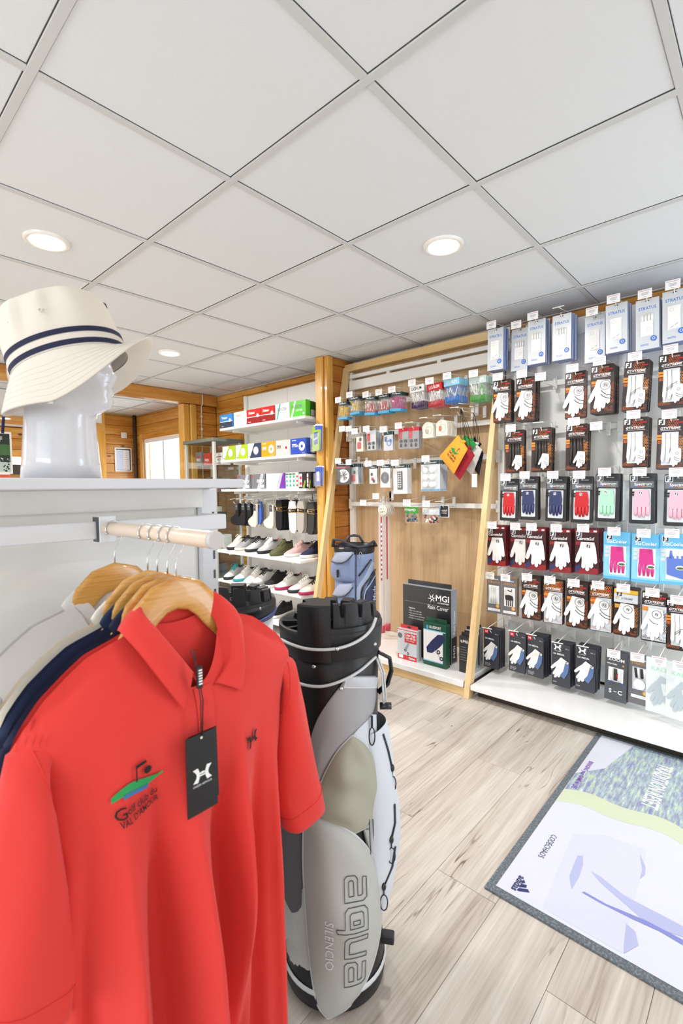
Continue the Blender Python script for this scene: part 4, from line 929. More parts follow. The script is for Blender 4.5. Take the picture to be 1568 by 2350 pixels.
# drawstring pouches
q0 = W(1060, 956, X=2.84)
for k, (yy, wh) in enumerate(((W(1058, 958, X=2.8).y, 'left one holding the drawstring pouches'), (W(1083, 966, X=2.84).y, 'right one holding the drawstring pouches'))):
    hook(2.80+.04*k, yy, (1.735, 1.715)[k], what=wh)
def pouch(pts, X, m, label, top, logo=False):
    P = [W(x, y, X=X) for x, y in pts]; c = sum(P, Vector())/4; e = empty('drawstring_pouch', c, label, 'pouch', 'drawstring pouches')
    P = [p-c for p in P]; top = top-c
    def f(u, v):
        p = P[0].lerp(P[1], u).lerp(P[3].lerp(P[2], u), v); q = .022*(math.sin(math.pi*u)*math.sin(math.pi*v))**.5+.003*math.sin(u*13)*(1-v)
        return p, q
    b = MB(); b.grid(lambda u, v: f(u, v)[0]-Vector((f(u, v)[1], 0, 0)), 10, 10, m); b.grid(lambda u, v: f(1-u, v)[0]+Vector((f(1-u, v)[1], 0, 0)), 10, 10, m)
    part(b, 'body', e, norm=False)
    b = MB()
    for s_ in (-.012, .010):
        a = f(.5, 0)[0]; b.tube([a+Vector((0, s_, -.01)), a.lerp(top, .5)+Vector((0, s_*1.2, 0)), top+Vector((0, s_*.1, 0))], .0016, 'cord', 5)
    b.ell(P[0].lerp(P[1], .5), (.012, .02, .012), m, 8, 6); part(b, 'cord', e)
    if logo:
        b = MB(); g = lambda u, v: f(u, v)[0]-Vector((f(u, v)[1]+.002, 0, 0))
        L_ = lambda x, z: g(.5+x, .5-z)
        b.shape([(-.28, .06), (-.1, .16), (.05, .10), (.28, .16), (.1, .02), (-.1, .02)], 'pouch_green', T=L_); b.text('Golf club du', -.24, -.08, .09, 'print_black', T=L_, width=.5, bold=.02); b.text("VAL D'AMOUR", -.24, -.2, .08, 'print_black', T=L_, width=.52, bold=.02)
        b.shape([(.1, .14), (.12, .14), (.12, .3), (.1, .3)], 'print_black', T=L_); b.shape([(.12, .24), (.2, .27), (.12, .3)], 'print_red', T=L_)
        part(b, 'logo', e)
    return e
t1 = Vector((2.80, W(1058, 958, X=2.8).y, 1.738)); t2 = Vector((2.86, W(1083, 966, X=2.84).y, 1.72))
pouch([(1052, 998), (1074, 1030), (1042, 1088), (1009, 1047)], 2.77, 'pouch_orange', 'orange drawstring pouch with an embroidered club logo, front of the pouches', t1, True)
pouch([(1064, 1010), (1090, 1045), (1056, 1102), (1018, 1060)], 2.83, 'pouch_red', 'dark red drawstring pouch behind the orange one', t1)
pouch([(1068, 998), (1094, 1020), (1070, 1052), (1052, 1020)], 2.865, 'pouch_green', 'green drawstring pouch between the red and white ones', t1)
pouch([(1080, 1005), (1107, 1032), (1084, 1092), (1056, 1062)], 2.905, 'pouch_white', 'white drawstring pouch behind the dark red one', t2)
pouch([(1088, 1000), (1110, 1040), (1100, 1092), (1076, 1060)], 2.945, 'pouch_black', 'black drawstring pouch rearmost on the right hook', t2)
q = W(1089, 1102, X=2.88); b = MB(); b.box((2.88, q.y-.018, q.z-.045), (2.8815, q.y+.018, q.z+.04), 'paper'); b.tube([(2.88, q.y, q.z+.04), (2.89, q.y+.005, q.z+.075)], .0006, 'paper', 4); tag(b.build('swing_tag'), 'blank white swing tag hanging below the drawstring pouches', 'tag')

# ------------------------------------------------------------------ boxes on the display base
def cbox(name, pxl, pxr, yb, yt, z, depth, label, cat, front, sidem, art, lean=0, tab=None, group=None):
    a = W(pxr, yb, Z=z); X = a.x; c = W(pxl, yb, X=X); w = c.y-a.y; h = W(pxr, yt, X=X).z-z
    e = empty(name, (X, a.y+w/2, z), label, cat, group); e.rotation_euler = (lean, 0, -math.pi/2)
    b = MB(); b.box((-w/2, 0, 0), (w/2, depth, h), sidem, .0012); b.rect(-w/2+.001, .001, w/2-.001, h-.001, front, -.0004); part(b, 'carton', e)
    b = MB(); art(b, w, h, depth); part(b, 'print', e)
    if tab:
        b = MB(); b.prism(rrect(-w*.45, h-.002, w*.45, h+tab[0], .004), depth*.5, depth*.5+.0015, tab[1]); b.shape(disc(0, h+tab[0]*.45, .016, 12, ry=.007), 'dark_gap', depth*.5-.0006); part(b, 'hang_tab', e)
    return e
mat('mgi_black', '26282a', .4, coat=.2); mat('mgi_grey', '9da3aa', .5); mat('box_red', 'cf2a2e', .4, coat=.2); mat('box_green', '17503a', .4, coat=.2); mat('trolley_navy', '232a5c', .6)
def side_text(b, t, w, depth, z0, z1, m, pos=.5):
    "reads upward on the right-hand side of a box"
    T = lambda x, z: (w/2+.0006, depth*(1-z), x)
    b.text(t, z0, pos-.18, .36, m, T=T, width=(z1-z0), bold=.01)
def star(b, x, z, r, m, y):
    for k in range(6):
        a = R(k*60+10); ca, sa = math.cos(a), math.sin(a); b.shape([(x-sa*r*.16, z+ca*r*.16), (x+ca*r, z+sa*r), (x+sa*r*.16, z-ca*r*.16)][::-1], m, y)
def art_mgi(b, w, h, d):
    y = -.001
    star(b, .045, h*.86, .034, 'print_white', y); b.text('MGI', .075, h*.835, .040, 'print_white', y, bold=.03, width=w/2-.09); b.text('ACCESSORIES', .085, h*.80, .009, 'print_white', y, bold=.03, width=w/2-.1, shear=.2)
    b.text('Rain Cover', w/2-.02, h*.71, .030, 'print_white', y, align='r', bold=.015, width=.155); b.rect(-w/2+.01, h*.765, w/2-.01, h*.768, 'mgi_grey', y)
    b.text('Features', -w/2+.05, h*.665, .011, 'print_white', y, bold=.02)
    for k, t in enumerate(('Fits most cart bags', 'Zip access to clubs', 'Sealed seams and hood', 'Folds to a small pouch')): b.text(t, -w/2+.06, h*(.63-.035*k), .009, 'print_white', y); b.shape([(-w/2+.048, h*(.64-.035*k)), (-w/2+.052, h*(.63-.035*k)), (-w/2+.057, h*(.645-.035*k))], 'print_white', y)
    side_text(b, 'Rain Cover', w, d, h*.40, h*.72, 'print_white', .5); side_text(b, 'MGI', w, d, h*.08, h*.24, 'print_white', .5)
    T = lambda x, z: (w/2+.0004, d*(1-z), x)
    b.shape([(.01, .05), (h*.36, .05), (h*.36, .95), (.01, .95)], 'mgi_black', T=T)
ZB = .092
cbox('rain_cover_box', 926, 1036, 1527, 1356, ZB, .075, 'large black and grey rain cover box standing at the back of the display base', 'box', 'mgi_black', 'mgi_grey', art_mgi, tab=(.03, 'mgi_black'))
def trolley(b, x, z, s, bag, m, y):
    b.shape([(x+s*(-.1), z+s*.1), (x+s*.25, z+s*.6), (x+s*.42, z+s*.5), (x+s*.12, z-s*.06)], bag, y); curve_strip(b, [(x+s*.0, z+s*.05), (x+s*.2, z-s*.35)], s*.03, m, y); curve_strip(b, [(x+s*.3, z+s*.6), (x+s*.5, z+s*.75)], s*.03, m, y)
    for (u, v) in ((-.05, -.12), (.24, -.38)): b.shape(disc(x+s*u, z+s*v, s*.12, 14), 'spec_black', y-.0002); b.shape(disc(x+s*u, z+s*v, s*.06, 10), 'clear_grey', y-.0004)
def art_redbox(b, w, h, d):
    y = -.001; b.rect(-w/2+.002, h*.16, w/2-.002, h*.97, 'clear_grey', y); b.rect(-w*.12, h*.58, w/2-.002, h*.9, 'box_red', y-.0002)
    for k, t in enumerate(('Clear Rain', 'Cape with Zip')): b.text(t, w*.18, h*(.80-.09*k), .017, 'print_white', y-.0005, bold=.03, align='c', width=w*.52)
    b.text('Fits all bags', w*.18, h*.64, .009, 'print_white', y-.0005, align='c', width=w*.4)
    trolley(b, -.01, h*.36, h*.36, 'mgi_grey', 'spec_black', y-.0005); b.shape(disc(-w*.36, h*.78, w*.12, 12), 'spec_grey', y-.0003); b.rect(-w*.42, h*.04, -w*.2, h*.15, 'print_white', y-.0003)
    b.text('Masters', w*.08, h*.05, .016, 'print_white', y-.0005, bold=.04, shear=.2, width=w*.34)
cbox('rain_cape_box', 913, 957, 1521, 1451, ZB, .055, 'red and white rain cape box with a trolley picture, left on the display base', 'box', 'box_red', 'clear_grey', art_redbox, tab=(.026, 'box_red'))
def art_green(b, w, h, d):
    y = -.001; b.text('BLUESPORT', .006, h*.88, .018, 'print_white', y, bold=.03, align='c', width=w*.5); b.shape(disc(-w*.31, h*.90, .010, 10, ry=.014), 'strip_blue', y)
    b.rect(-w/2+.002, h*.82, w/2-.002, h*.845, 'sky2', y); b.rect(-w/2+.002, h*.115, w/2-.022, h*.82, 'paper', y); b.rect(-w/2+.002, h*.10, w/2-.022, h*.125, 'sky2', y-.0002)
    P = [(-.055, .30), (-.06, .42), (-.02, .60), (.025, .76), (.06, .78), (.085, .70), (.05, .52), (.01, .38), (-.02, .30)]
    b.shape([(x*w/.17, z*h) for x, z in P], 'trolley_navy', y-.0004)
    for (x, z) in ((.03, .36), (.052, .22)): b.shape(disc(x*w/.17, z*h, .014, 14), 'spec_black', y-.0006); b.shape(disc(x*w/.17, z*h, .007, 10), 'clear_grey', y-.0008)
    curve_strip(b, [(.0, .38*h), (.05*w/.17, .22*h)], .004, 'mgi_grey', y-.0005)
cbox('bag_cover_box', 972, 1024, 1537, 1437, ZB, .05, 'dark green box picturing a navy covered trolley bag, middle of the display base', 'box', 'box_green', 'box_green', art_green, tab=(.03, 'box_green'))
def art_small(b, w, h, d):
    y = -.001; star(b, -w*.28, h*.86, .014, 'print_white', y); b.text('MGI', -w*.14, h*.83, .018, 'print_white', y, bold=.03)
    for k in range(6): b.rect(-w*.4, h*(.7-.07*k), w*(.1+.05*(k % 3)), h*(.7-.07*k)+.002, 'print_grey', y)
    side_text(b, 'MGI', w, d, h*.1, h*.5, 'print_grey', .5)
cbox('trolley_accessory_box', 1054, 1080, 1548, 1464, ZB, .05, 'small black trolley accessory box beside the leaning strip, front one', 'box', 'mgi_black', 'mgi_black', art_small, tab=(.02, 'mgi_black'), group='small black boxes on the display base')
for k, (l, r, yb) in enumerate(((1066, 1090, 1536), (1078, 1101, 1527))):
    cbox('trolley_accessory_box', l, r, yb, yb-86+k*2, ZB, .05, 'small black trolley accessory box beside the leaning strip, '+('second' if k == 0 else 'rearmost')+' one', 'box', 'mgi_black', 'mgi_grey', art_small, tab=(.02, 'mgi_black'), group='small black boxes on the display base')

# ------------------------------------------------------------------ shelf unit with ball boxes, socks and shoes
su = empty('shelf_unit', (0, 0, 0), 'white shelf unit with golf balls, socks and shoes, left of the wooden post', 'shelf unit')
for a, c in ((2.83, 3.47), (3.472, 4.12)):
    b = MB(); b.box((3.08, a, .03), (3.10, c, 2.2), 'panel_white', .001); part(b, 'back_panel', su)
for y in (2.86, 4.10):
    b = MB(); b.box((3.05, y-.018, .0), (3.079, y+.018, 2.2), 'panel_white', .002); part(b, 'upright', su)
SHZ = [1.836, 1.528, 1.248, .662, .378, .10]
for k, z in enumerate(SHZ):
    xf = 2.71 if k < 3 else 2.635; y1 = 4.05
    b = MB(); b.box((xf, 2.85, z-.022), (3.05, y1, z), 'white_lam', .002)
    for y in (3.0, 3.9): b.box((xf+.05, y-.006, z-.045), (3.05, y+.006, z-.0225), 'white_metal', .001)
    part(b, 'shelf', su)
b = MB(); b.box((3.02, 2.86, 1.145), (3.045, 4.1, 1.175), 'white_metal', .002); part(b, 'crossbar', su)
for n_, c_ in dict(bb_blue='2f7fc0', bb_navy='26364e', bb_red='b3211f', bb_red2='7e1518', bb_lime='93ad22', bb_green='4dbb2a', bb_dkgreen='1f6a2c', bb_orange='ee8a1c', bb_silver='b4b2ae', bb_royal='2146a8', bb_grey='6a6d74', bb_lgrey='a9adb4', bb_purple='6a2a9a', bb_teal='2f9a80').items(): mat(n_, c_, .3, coat=.3)
def ball(b, x, z, r, y=-.001, m='glove_white'):
    b.shape(disc(x, z, r, 20), m, y); ring(b, x, z, r*.98, r*.05, 'bb_lgrey', y-.0002, 20)
    for i in range(-2, 3):
        for j in range(-2, 3):
            if i*i+j*j < 6: b.shape(disc(x+i*r*.3, z+j*r*.3, r*.07, 5), 'bb_lgrey', y-.0002)
def bart(kind):
    def f(b, w, h, d):
        y = -.001; l, r = -w/2+.001, w/2-.001
        if kind in ('tblue', 'tred', 'twhite'):
            c1 = {'tblue': 'bb_blue', 'tred': 'bb_red', 'twhite': 'paper'}[kind]; c2 = {'tblue': 'bb_navy', 'tred': 'bb_red2', 'twhite': 'cream_card'}[kind]; tc = 'bb_red' if kind == 'twhite' else 'print_white'
            b.rect(l, h*.5, r, h-.001, c1, y); b.rect(l, .001, r, h*.46, c2, y); b.rect(l, h*.46, r, h*.5, 'print_white', y-.0002); b.text('Titleist', -w*.36, h*.68, .022, tc, y-.0003, bold=.02, shear=.4, width=w*.46); b.text('TRUFEEL', -w*.4, h*.12, .008, 'print_white' if kind != 'twhite' else 'print_grey', y-.0003); ball(b, w*.3, h*.54, .017, y-.0004)
        elif kind in ('srx', 'srxg'):
            c1 = 'paper' if kind == 'srx' else 'bb_green'; b.rect(l, .001, r, h-.001, c1, y)
            b.shape([(l+.01, .001), (l+.03, .001), (-w*.1, h-.001), (-w*.2, h-.001)], 'bb_teal' if kind == 'srx' else 'paper', y-.0002); b.text('SRIXON', -w*.42, h*.55, .028, 'bb_grey', y-.0004, bold=.04, shear=.3, width=w*.72)
            b.text('UltiSoft' if kind == 'srx' else 'SOFT FEEL', -w*.1, h*.36, .014, 'bb_teal' if kind == 'srx' else 'print_white', y-.0004, bold=.01, shear=.3, width=w*.4); ball(b, w*.36, h*.18, .010, y-.0004)
        elif kind in ('lime', 'navy'):
            b.rect(l, .001, r, h-.001, 'paper', y); b.shape([(l+w*.12, .001), (r, .001), (r, h-.001), (l+w*.5, h-.001)], 'bb_lime' if kind == 'lime' else 'bb_navy', y-.0002); b.text('TaylorMade', -w*.42, h*.88, .007, 'print_grey', y-.0003); b.text('SOFT', -w*.42, h*.64, .014, 'print_grey', y-.0004, bold=.02, shear=.2); b.text('RESPONSE', -w*.42, h*.52, .011, 'bb_lime', y-.0004, bold=.02, shear=.2, width=w*.4); ball(b, w*.12, h*.5, .036, y-.0005); b.shape(disc(l+.02, .018, .008, 10), 'bb_navy', y-.0004)
        elif kind in ('orange', 'silver', 'royal'):
            b.rect(l, .001, r, h-.001, 'bb_'+kind, y); b.text('TaylorMade', -w*.42, h*.86, .008, 'print_white', y-.0003, bold=.02)
            b.text({'orange': 'TP5', 'silver': 'TP5', 'royal': 'TP5x'}[kind], -w*.42, h*.48, .026, 'print_white' if kind != 'silver' else 'print_black', y-.0004, bold=.03, shear=.3)
            ball(b, w*.22, h*.5, .038, y-.0005); b.shape(disc(w*.22, h*.5, .014, 12), {'orange': 'bb_orange', 'silver': 'bb_red', 'royal': 'bb_royal'}[kind], y-.0009); b.text('5 LAYER', w*.3, h*.08, .007, 'print_white', y-.0004, align='c')
        elif kind == 'duo':
            b.rect(l, .001, r, h-.001, 'bb_grey', y); b.shape([(-w*.1, .001), (w*.15, .001), (w*.4, h-.001), (w*.2, h-.001)], 'bb_lgrey', y-.0002); b.text('DUO', -w*.1, h*.44, .026, 'print_white', y-.0004, bold=.04, shear=.2, width=w*.5); b.text('SOFT', w*.18, h*.34, .009, 'print_white', y-.0004, bold=.02); b.rect(l+.012, h*.78, l+.028, h*.92, 'bb_red', y-.0003); b.rect(w*.14, h*.08, w*.4, h*.28, 'clear_grey', y-.0003)
        elif kind == 'kalea':
            b.rect(l, .001, r, h-.001, 'clear_grey', y); b.shape([(w*.02, .001), (w*.2, .001), (w*.4, h-.001), (w*.26, h-.001)], 'bb_lgrey', y-.0002); b.shape([(w*.2, .001), (r, .001), (r, h-.001), (w*.4, h-.001)], 'bb_purple', y-.0002); b.text('KALEA', -w*.44, h*.45, .018, 'bb_lgrey', y-.0004, width=w*.46)
        elif kind == 'sleeve':
            b.rect(l, .001, r, h-.001, 'paper', y)
            for k in range(3): b.shape(disc(0, h*(.2+.27*k), w*.34, 12), 'bb_teal', y-.0003)
            b.rect(l, h*.86, r, h*.95, 'bb_dkgreen', y-.0003)
        elif kind == 'sleeve_red':
            b.rect(l, .001, r, h-.001, 'paper', y)
            for k in range(3): b.shape(disc(0, h*(.2+.27*k), w*.34, 12), 'box_red', y-.0003)
        elif kind == 'twin':
            b.rect(l, .001, r, h-.001, 'print_black', y); b.rect(l, h*.1, -.005, h*.9, 'paper', y-.0002)
            for k in range(2): b.shape(disc(-w*.26, h*(.3+.35*k), w*.17, 12), 'box_red', y-.0004)
            b.shape([(w*.0, .004), (w*.12, .004), (w*.42, h*.5), (w*.32, h*.5)], 'gold', y-.0004); b.shape([(w*.16, .004), (w*.26, .004), (w*.46, h*.35), (w*.46, h*.5)], 'bb_green', y-.0004)
    return f
def bbox(kind, l, r, z, label, side, X=2.735, h=.134, depth=.05, ymid=None, name='golf_ball_box'):
    py = {SHZ[0]: 960, SHZ[1]: 1030, SHZ[2]: 1110}[z]; ya, yc = W(420+r/4.126, py, X=X).y, W(420+l/4.126, py, X=X).y; w = yc-ya-.002
    e = empty(name, (X, (ya+yc)/2, z), label, 'box', 'golf ball boxes on the shelves'); e.rotation_euler.z = -math.pi/2
    b = MB(); b.box((-w/2, 0, 0), (w/2, depth, h), side, .001); part(b, 'carton', e); b = MB(); bart(kind)(b, w, h, depth); part(b, 'print', e); return e
Z0, Z1, Z2 = SHZ[:3]
for a in (('tblue', 350, 470, Z0, 'blue and navy golf ball box, leftmost on the top ball shelf', 'bb_blue'), ('twhite', 482, 602, Z0, 'white and cream golf ball box on the top shelf beside the blue one', 'paper'), ('tred', 604, 736, Z0, 'red golf ball box, left of the two red ones on the top shelf', 'bb_red'), ('tred', 738, 872, Z0, 'red golf ball box, right of the two red ones on the top shelf', 'bb_red'), ('srx', 876, 1012, Z0, 'white golf ball box with grey lettering on the top shelf', 'paper'), ('srxg', 1014, 1166, Z0, 'bright green golf ball box on the top shelf', 'bb_green'),
          ('lime', 375, 496, Z1, 'white and lime golf ball box, leftmost on the middle ball shelf', 'bb_lime'), ('lime', 499, 612, Z1, 'white and lime golf ball box, second on the middle ball shelf', 'bb_lime'), ('navy', 614, 741, Z1, 'white and navy golf ball box on the middle ball shelf', 'bb_navy'), ('orange', 743, 875, Z1, 'orange golf ball box on the middle ball shelf', 'bb_orange'), ('silver', 877, 1020, Z1, 'silver golf ball box on the middle ball shelf', 'bb_silver'), ('royal', 1022, 1170, Z1, 'royal blue golf ball box on the middle ball shelf', 'bb_royal'),
          ('duo', 515, 640, Z2, 'grey golf ball box half hidden behind the white gondola top', 'bb_grey'), ('duo', 648, 782, Z2, 'grey golf ball box with slanted white lettering on the low ball shelf', 'bb_grey'), ('kalea', 788, 968, Z2, 'grey and purple golf ball box on the low ball shelf', 'bb_purple')):
    bbox(*a)
for k, (l, r) in enumerate(((973, 1001), (1004, 1034), (1037, 1066))): bbox('sleeve', l, r, Z2, 'narrow white ball sleeve with green balls, '+ORD[k]+' beside the purple box', 'paper', depth=.045, name='ball_sleeve')
bbox('sleeve_red', 1070, 1096, Z2, 'narrow white ball sleeve with red balls', 'paper', depth=.045, name='ball_sleeve')
bbox('twin', 1100, 1168, Z2, 'black and white twin ball pack with green stripes on the low ball shelf', 'print_black'); bbox('twin', 1174, 1212, Z2, 'narrow black twin ball pack, rightmost on the low ball shelf', 'print_black')
for k in range(3):
    for (z, m_, nm) in ((Z0, 'bb_dkgreen', 'dark green'), (Z1, 'bb_royal', 'dark blue')):
        e = empty('golf_ball_box', (2.80+k*.055, 2.875+.02*k, z), nm+' golf ball box stored edge-on behind the front ones, '+ORD[k]+' from the front', 'box', 'golf ball boxes on the shelves'); e.rotation_euler.z = -math.pi/2
        b = MB(); b.box((-.0, 0, 0), (.0, 0, 0), m_) if 0 else b.box((-.1, 0, 0), (.0, .045, .13), m_, .001); part(b, 'carton', e)
        b = MB(); b.shape([(.0006, .004), (.0006, .004)], m_) if 0 else b.poly([(.0006, .004, .01), (.0006, .041, .01), (.0006, .041, .06), (.0006, .004, .06)], 'clear_grey'); part(b, 'print', e)

# leaflet holders on the post
mat('leaf_green', '8fae3a', .4); mat('leaf_blue', '3a55a8', .4)
for k, (px, py, w_, h_) in enumerate(((729, 1008, .11, .20), (734, 1096, .085, .15))):
    q = W(px, py+(28 if k == 0 else 20), X=2.775); e = empty('leaflet_holder', (2.775, q.y, q.z), 'clear holder of '+('green and blue booklets, upper one' if k == 0 else 'blue cards, lower one')+' on the wooden post', 'leaflet holder'); e.rotation_euler.z = -math.pi/2-.1
    b = MB(); b.box((-w_/2, -.03, 0), (w_/2, -.028, h_*.7), 'film'); b.box((-w_/2, .0, 0), (w_/2, .002, h_*.9), 'film'); b.box((-w_/2, -.03, 0), (w_/2, .002, .002), 'film'); part(b, 'holder', e)
    for j in range(3):
        t = empty('booklet', (2.775+(-.018+.008*j), q.y-.004*j, q.z+.006), ('green and blue' if k == 0 else 'blue and white')+' booklet, '+ORD[j]+' in the '+('upper' if k == 0 else 'lower')+' leaflet holder', 'booklet', 'booklets in the holders'); t.rotation_euler = (-.08+.05*j, R(-6*(1-j)), -math.pi/2-.1)
        b = MB(); b.box((-w_*.42, 0, 0), (w_*.42, .003, h_*(1.0+.03*j)), 'paper'); b.rect(-w_*.42, 0, w_*.42, h_, 'leaf_green' if k == 0 and j < 2 else 'leaf_blue', -.0004); b.rect(-w_*.2, h_*.25, w_*.22, h_*.75, 'leaf_blue' if k == 0 else 'paper', -.0007); b.text('READ', 0, h_*.45, .016, 'print_white' if k == 0 else 'leaf_blue', -.001, align='c', bold=.02, rot=.2) if j == 0 else None
        part(b, 'booklet_print', t)

# socks
mat('sock_black', '151517', .95); mat('sock_white', 'ece8e0', .95); mat('sock_cream', 'dcd3c4', .95); mat('sock_grey', 'a9a49c', .95); mat('sock_char', '3a3834', .95); mat('label_gold', 'c79a3c', .5); mat('sock_blue', '3f62b8', .9)
def sock(kind, m):
    b = MB()
    if kind == 'ankle':
        pts = [(.012, 0), (.052, 0), (.060, -.10), (.058, -.18), (.035, -.212), (-.035, -.212), (-.080, -.195), (-.095, -.165), (-.07, -.140), (-.03, -.120), (.0, -.09)]
    else:
        pts = [(-.035, 0), (.035, 0), (.05, -.06), (.048, -.15), (.045, -.24), (.02, -.272), (-.02, -.272), (-.045, -.24), (-.05, -.14), (-.05, -.06)]
    b.puff(pts, 0, .006, .006, m); b.prism(pts, .0005, .008, m); P = [('sock', b.mesh('sock'))]
    b = MB()
    if kind == 'ankle': b.box((-.002, -.0068, -.062), (.042, -.006, -.002), 'zoom_grey'); b.text('SOCKS', .02, -.03, .007, 'print_white', -.0074, align='c'); b.text('crew', 0, -.105, .008, 'print_red', -.0074, align='c', shear=.3)
    else:
        b.box((-.055, -.0085, -.098), (.055, -.0068, -.062), 'print_black'); b.rect(-.055, -.065, .055, -.062, 'label_gold', -.0088); b.rect(-.055, -.098, .055, -.095, 'label_gold', -.0088); fj(b, -.028, -.080, .018, 'print_white', -.009); b.text('ProDry', .012, -.084, .010, 'label_gold', -.009, align='c', bold=.02)
    P.append(('label_band', b.mesh('label_band')))
    b = MB(); b.tube([(0.012, 0, -.004), (.010, 0, .012), (-.004, 0, .014), (-.006, 0, .0)], .0016, m, 5); P.append(('hang_loop', b.mesh('hang_loop')))
    return P, .1, .2, .009
for k_, m_ in (('b', 'sock_black'), ('c', 'sock_cream'), ('u', 'sock_blue')): PK['sa'+k_] = sock('ankle', m_)
for k_, m_ in (('b', 'sock_black'), ('w', 'sock_white'), ('g', 'sock_grey'), ('h', 'sock_char')): PK['sl'+k_] = sock('long', m_)
for i, (k_, x, y, n, d) in enumerate((('sab', 500, 228, 3, 'black ankle sock'), ('sab', 560, 228, 3, 'black ankle sock'), ('sab', 612, 230, 3, 'black ankle sock'), ('sac', 672, 235, 5, 'cream ankle sock'), ('sau', 715, 208, 1, 'blue patterned ankle sock'), ('sac', 825, 240, 2, 'cream ankle sock'), ('slb', 912, 195, 5, 'black sock with gold-edged band'), ('slw', 1035, 208, 1, 'white sock with gold-edged band'), ('slb', 1060, 195, 2, 'black sock beside the white one'), ('slg', 1118, 205, 3, 'grey sock with gold-edged band'), ('slh', 1212, 215, 2, 'charcoal sock with gold-edged band'))):
    X = (2.80, 2.78)[i % 2]; q = W(420+x/4.126, 1100+y/4.126, X=X)
    for k in range(n):
        put(k_, X+k*.019, q.y-.004*k, q.z, (0, R(random.uniform(-3, 3)), R(random.uniform(-6, 6))), 'sock_pair', d+', '+('front one' if k == 0 else ORD[k]+' back')+', '+(ORD+['next to last', 'last'])[i]+(' sock hook from left' if i < 9 else ' sock hook'), 'socks', 'socks hanging below the ball shelves')
    hook(X-.04, q.y, q.z+.006, what=ORD[min(i, 8)]+' from left in the sock row' if i < 9 else ('next to last' if i == 9 else 'last')+' in the sock row', L=3.02-X+.04)

# shoes
mat('sole_white', 'eeece6', .6); mat('sole_dark', '22242a', .6); mat('sole_pink', 'b0255a', .6); mat('lace_white', 'f0eee8', .8)
for n_, c_ in dict(sh_white='efede6', sh_grey='a9a9ad', sh_lgrey='cfd0d0', sh_olive='5a5c38', sh_pink='dfb3b2', sh_navy='1c2444', sh_black='17181b', sh_cream='e9e2d2', sh_orange='f0552a', sh_teal='2c9aa0', sh_lining='2b2b2e').items(): mat(n_, c_, .7)
XP = [(.0, .010, .016), (.012, .028, .034), (.04, .042, .046), (.08, .048, .058), (.12, .046, .076), (.155, .041, .094), (.185, .038, .098), (.22, .037, .088), (.255, .034, .092), (.276, .026, .096), (.284, .014, .088)]
def shoe(up, sole, lace, heel):
    b = MB(); rings = []
    for x, hw, h in XP:
        r_ = []
        for k in range(14):
            a = math.pi*k/13; cy = math.cos(a); r_.append((-x, hw*(abs(cy)**.75)*(1 if cy > 0 else -1), .020+(h-.020)*max(0, math.sin(a))**.8))
        rings.append(r_)
    b.loft(rings, up, closed=False, cap=False); b.poly([r[0] for r in rings]+[r[-1] for r in reversed(rings)], up); P = [('upper', b.mesh('upper'))]
    b = MB(); rr = [[], [], []]
    for sgn in (1, -1):
        seq = XP if sgn > 0 else list(reversed(XP))
        for x, hw, h in seq:
            for j, (e_, z) in enumerate(((.0, .0), (.005, .012), (.003, .026))): rr[j].append((-x+(.003 if x < .01 else -.003 if x > .28 else 0), sgn*(hw+e_), z+(.006 if x < .02 else 0)*(j == 0)))
    b.loft(rr, sole); P.append(('sole', b.mesh('sole')))
    b = MB(); b.lathe([(.021, 0), (.028, .004), (.0295, .010), (.026, .012), (.020, .004), (.017, -.012)], 'sh_lining', seg=16)
    for v in b.bm.verts: v.co = Vector((v.co.x*1.45-.225, v.co.y*.95, v.co.z*.9+.086+.06*max(0, -v.co.x-.0)*.3))
    P.append(('collar', b.mesh('collar')))
    b = MB(); b.grid(lambda u, v: (-.10-.085*v, (u-.5)*.034*(1+.2*v), .0705+.047*v-.004*abs(u-.5)*4), 4, 4, up if lace != up else up)
    P.append(('tongue', b.mesh('tongue')))
    b = MB()
    for k in range(5):
        x = -.108-.016*k; z = .0765+.0088*k; b.tube([(x, -.024, z-.006), (x-.006, 0, z+.006), (x, .024, z-.006)], .0044, lace, 5); b.tube([(x, .024, z-.006), (x-.010, 0, z+.011), (x-.014, -.024, z+.003)], .0042, lace, 5)
    for s_ in (1, -1): b.tube([(-.178, 0, .119), (-.165, s_*.022, .124), (-.150, s_*.036, .106), (-.162, s_*.030, .098), (-.178, s_*.004, .116)], .0028, lace, 5)
    P.append(('laces', b.mesh('laces')))
    b = MB(); b.box((-.290, -.010, .060), (-.278, .010, .104), heel, .004); P.append(('heel_tab', b.mesh('heel_tab')))
    return P, .1, .1, .1
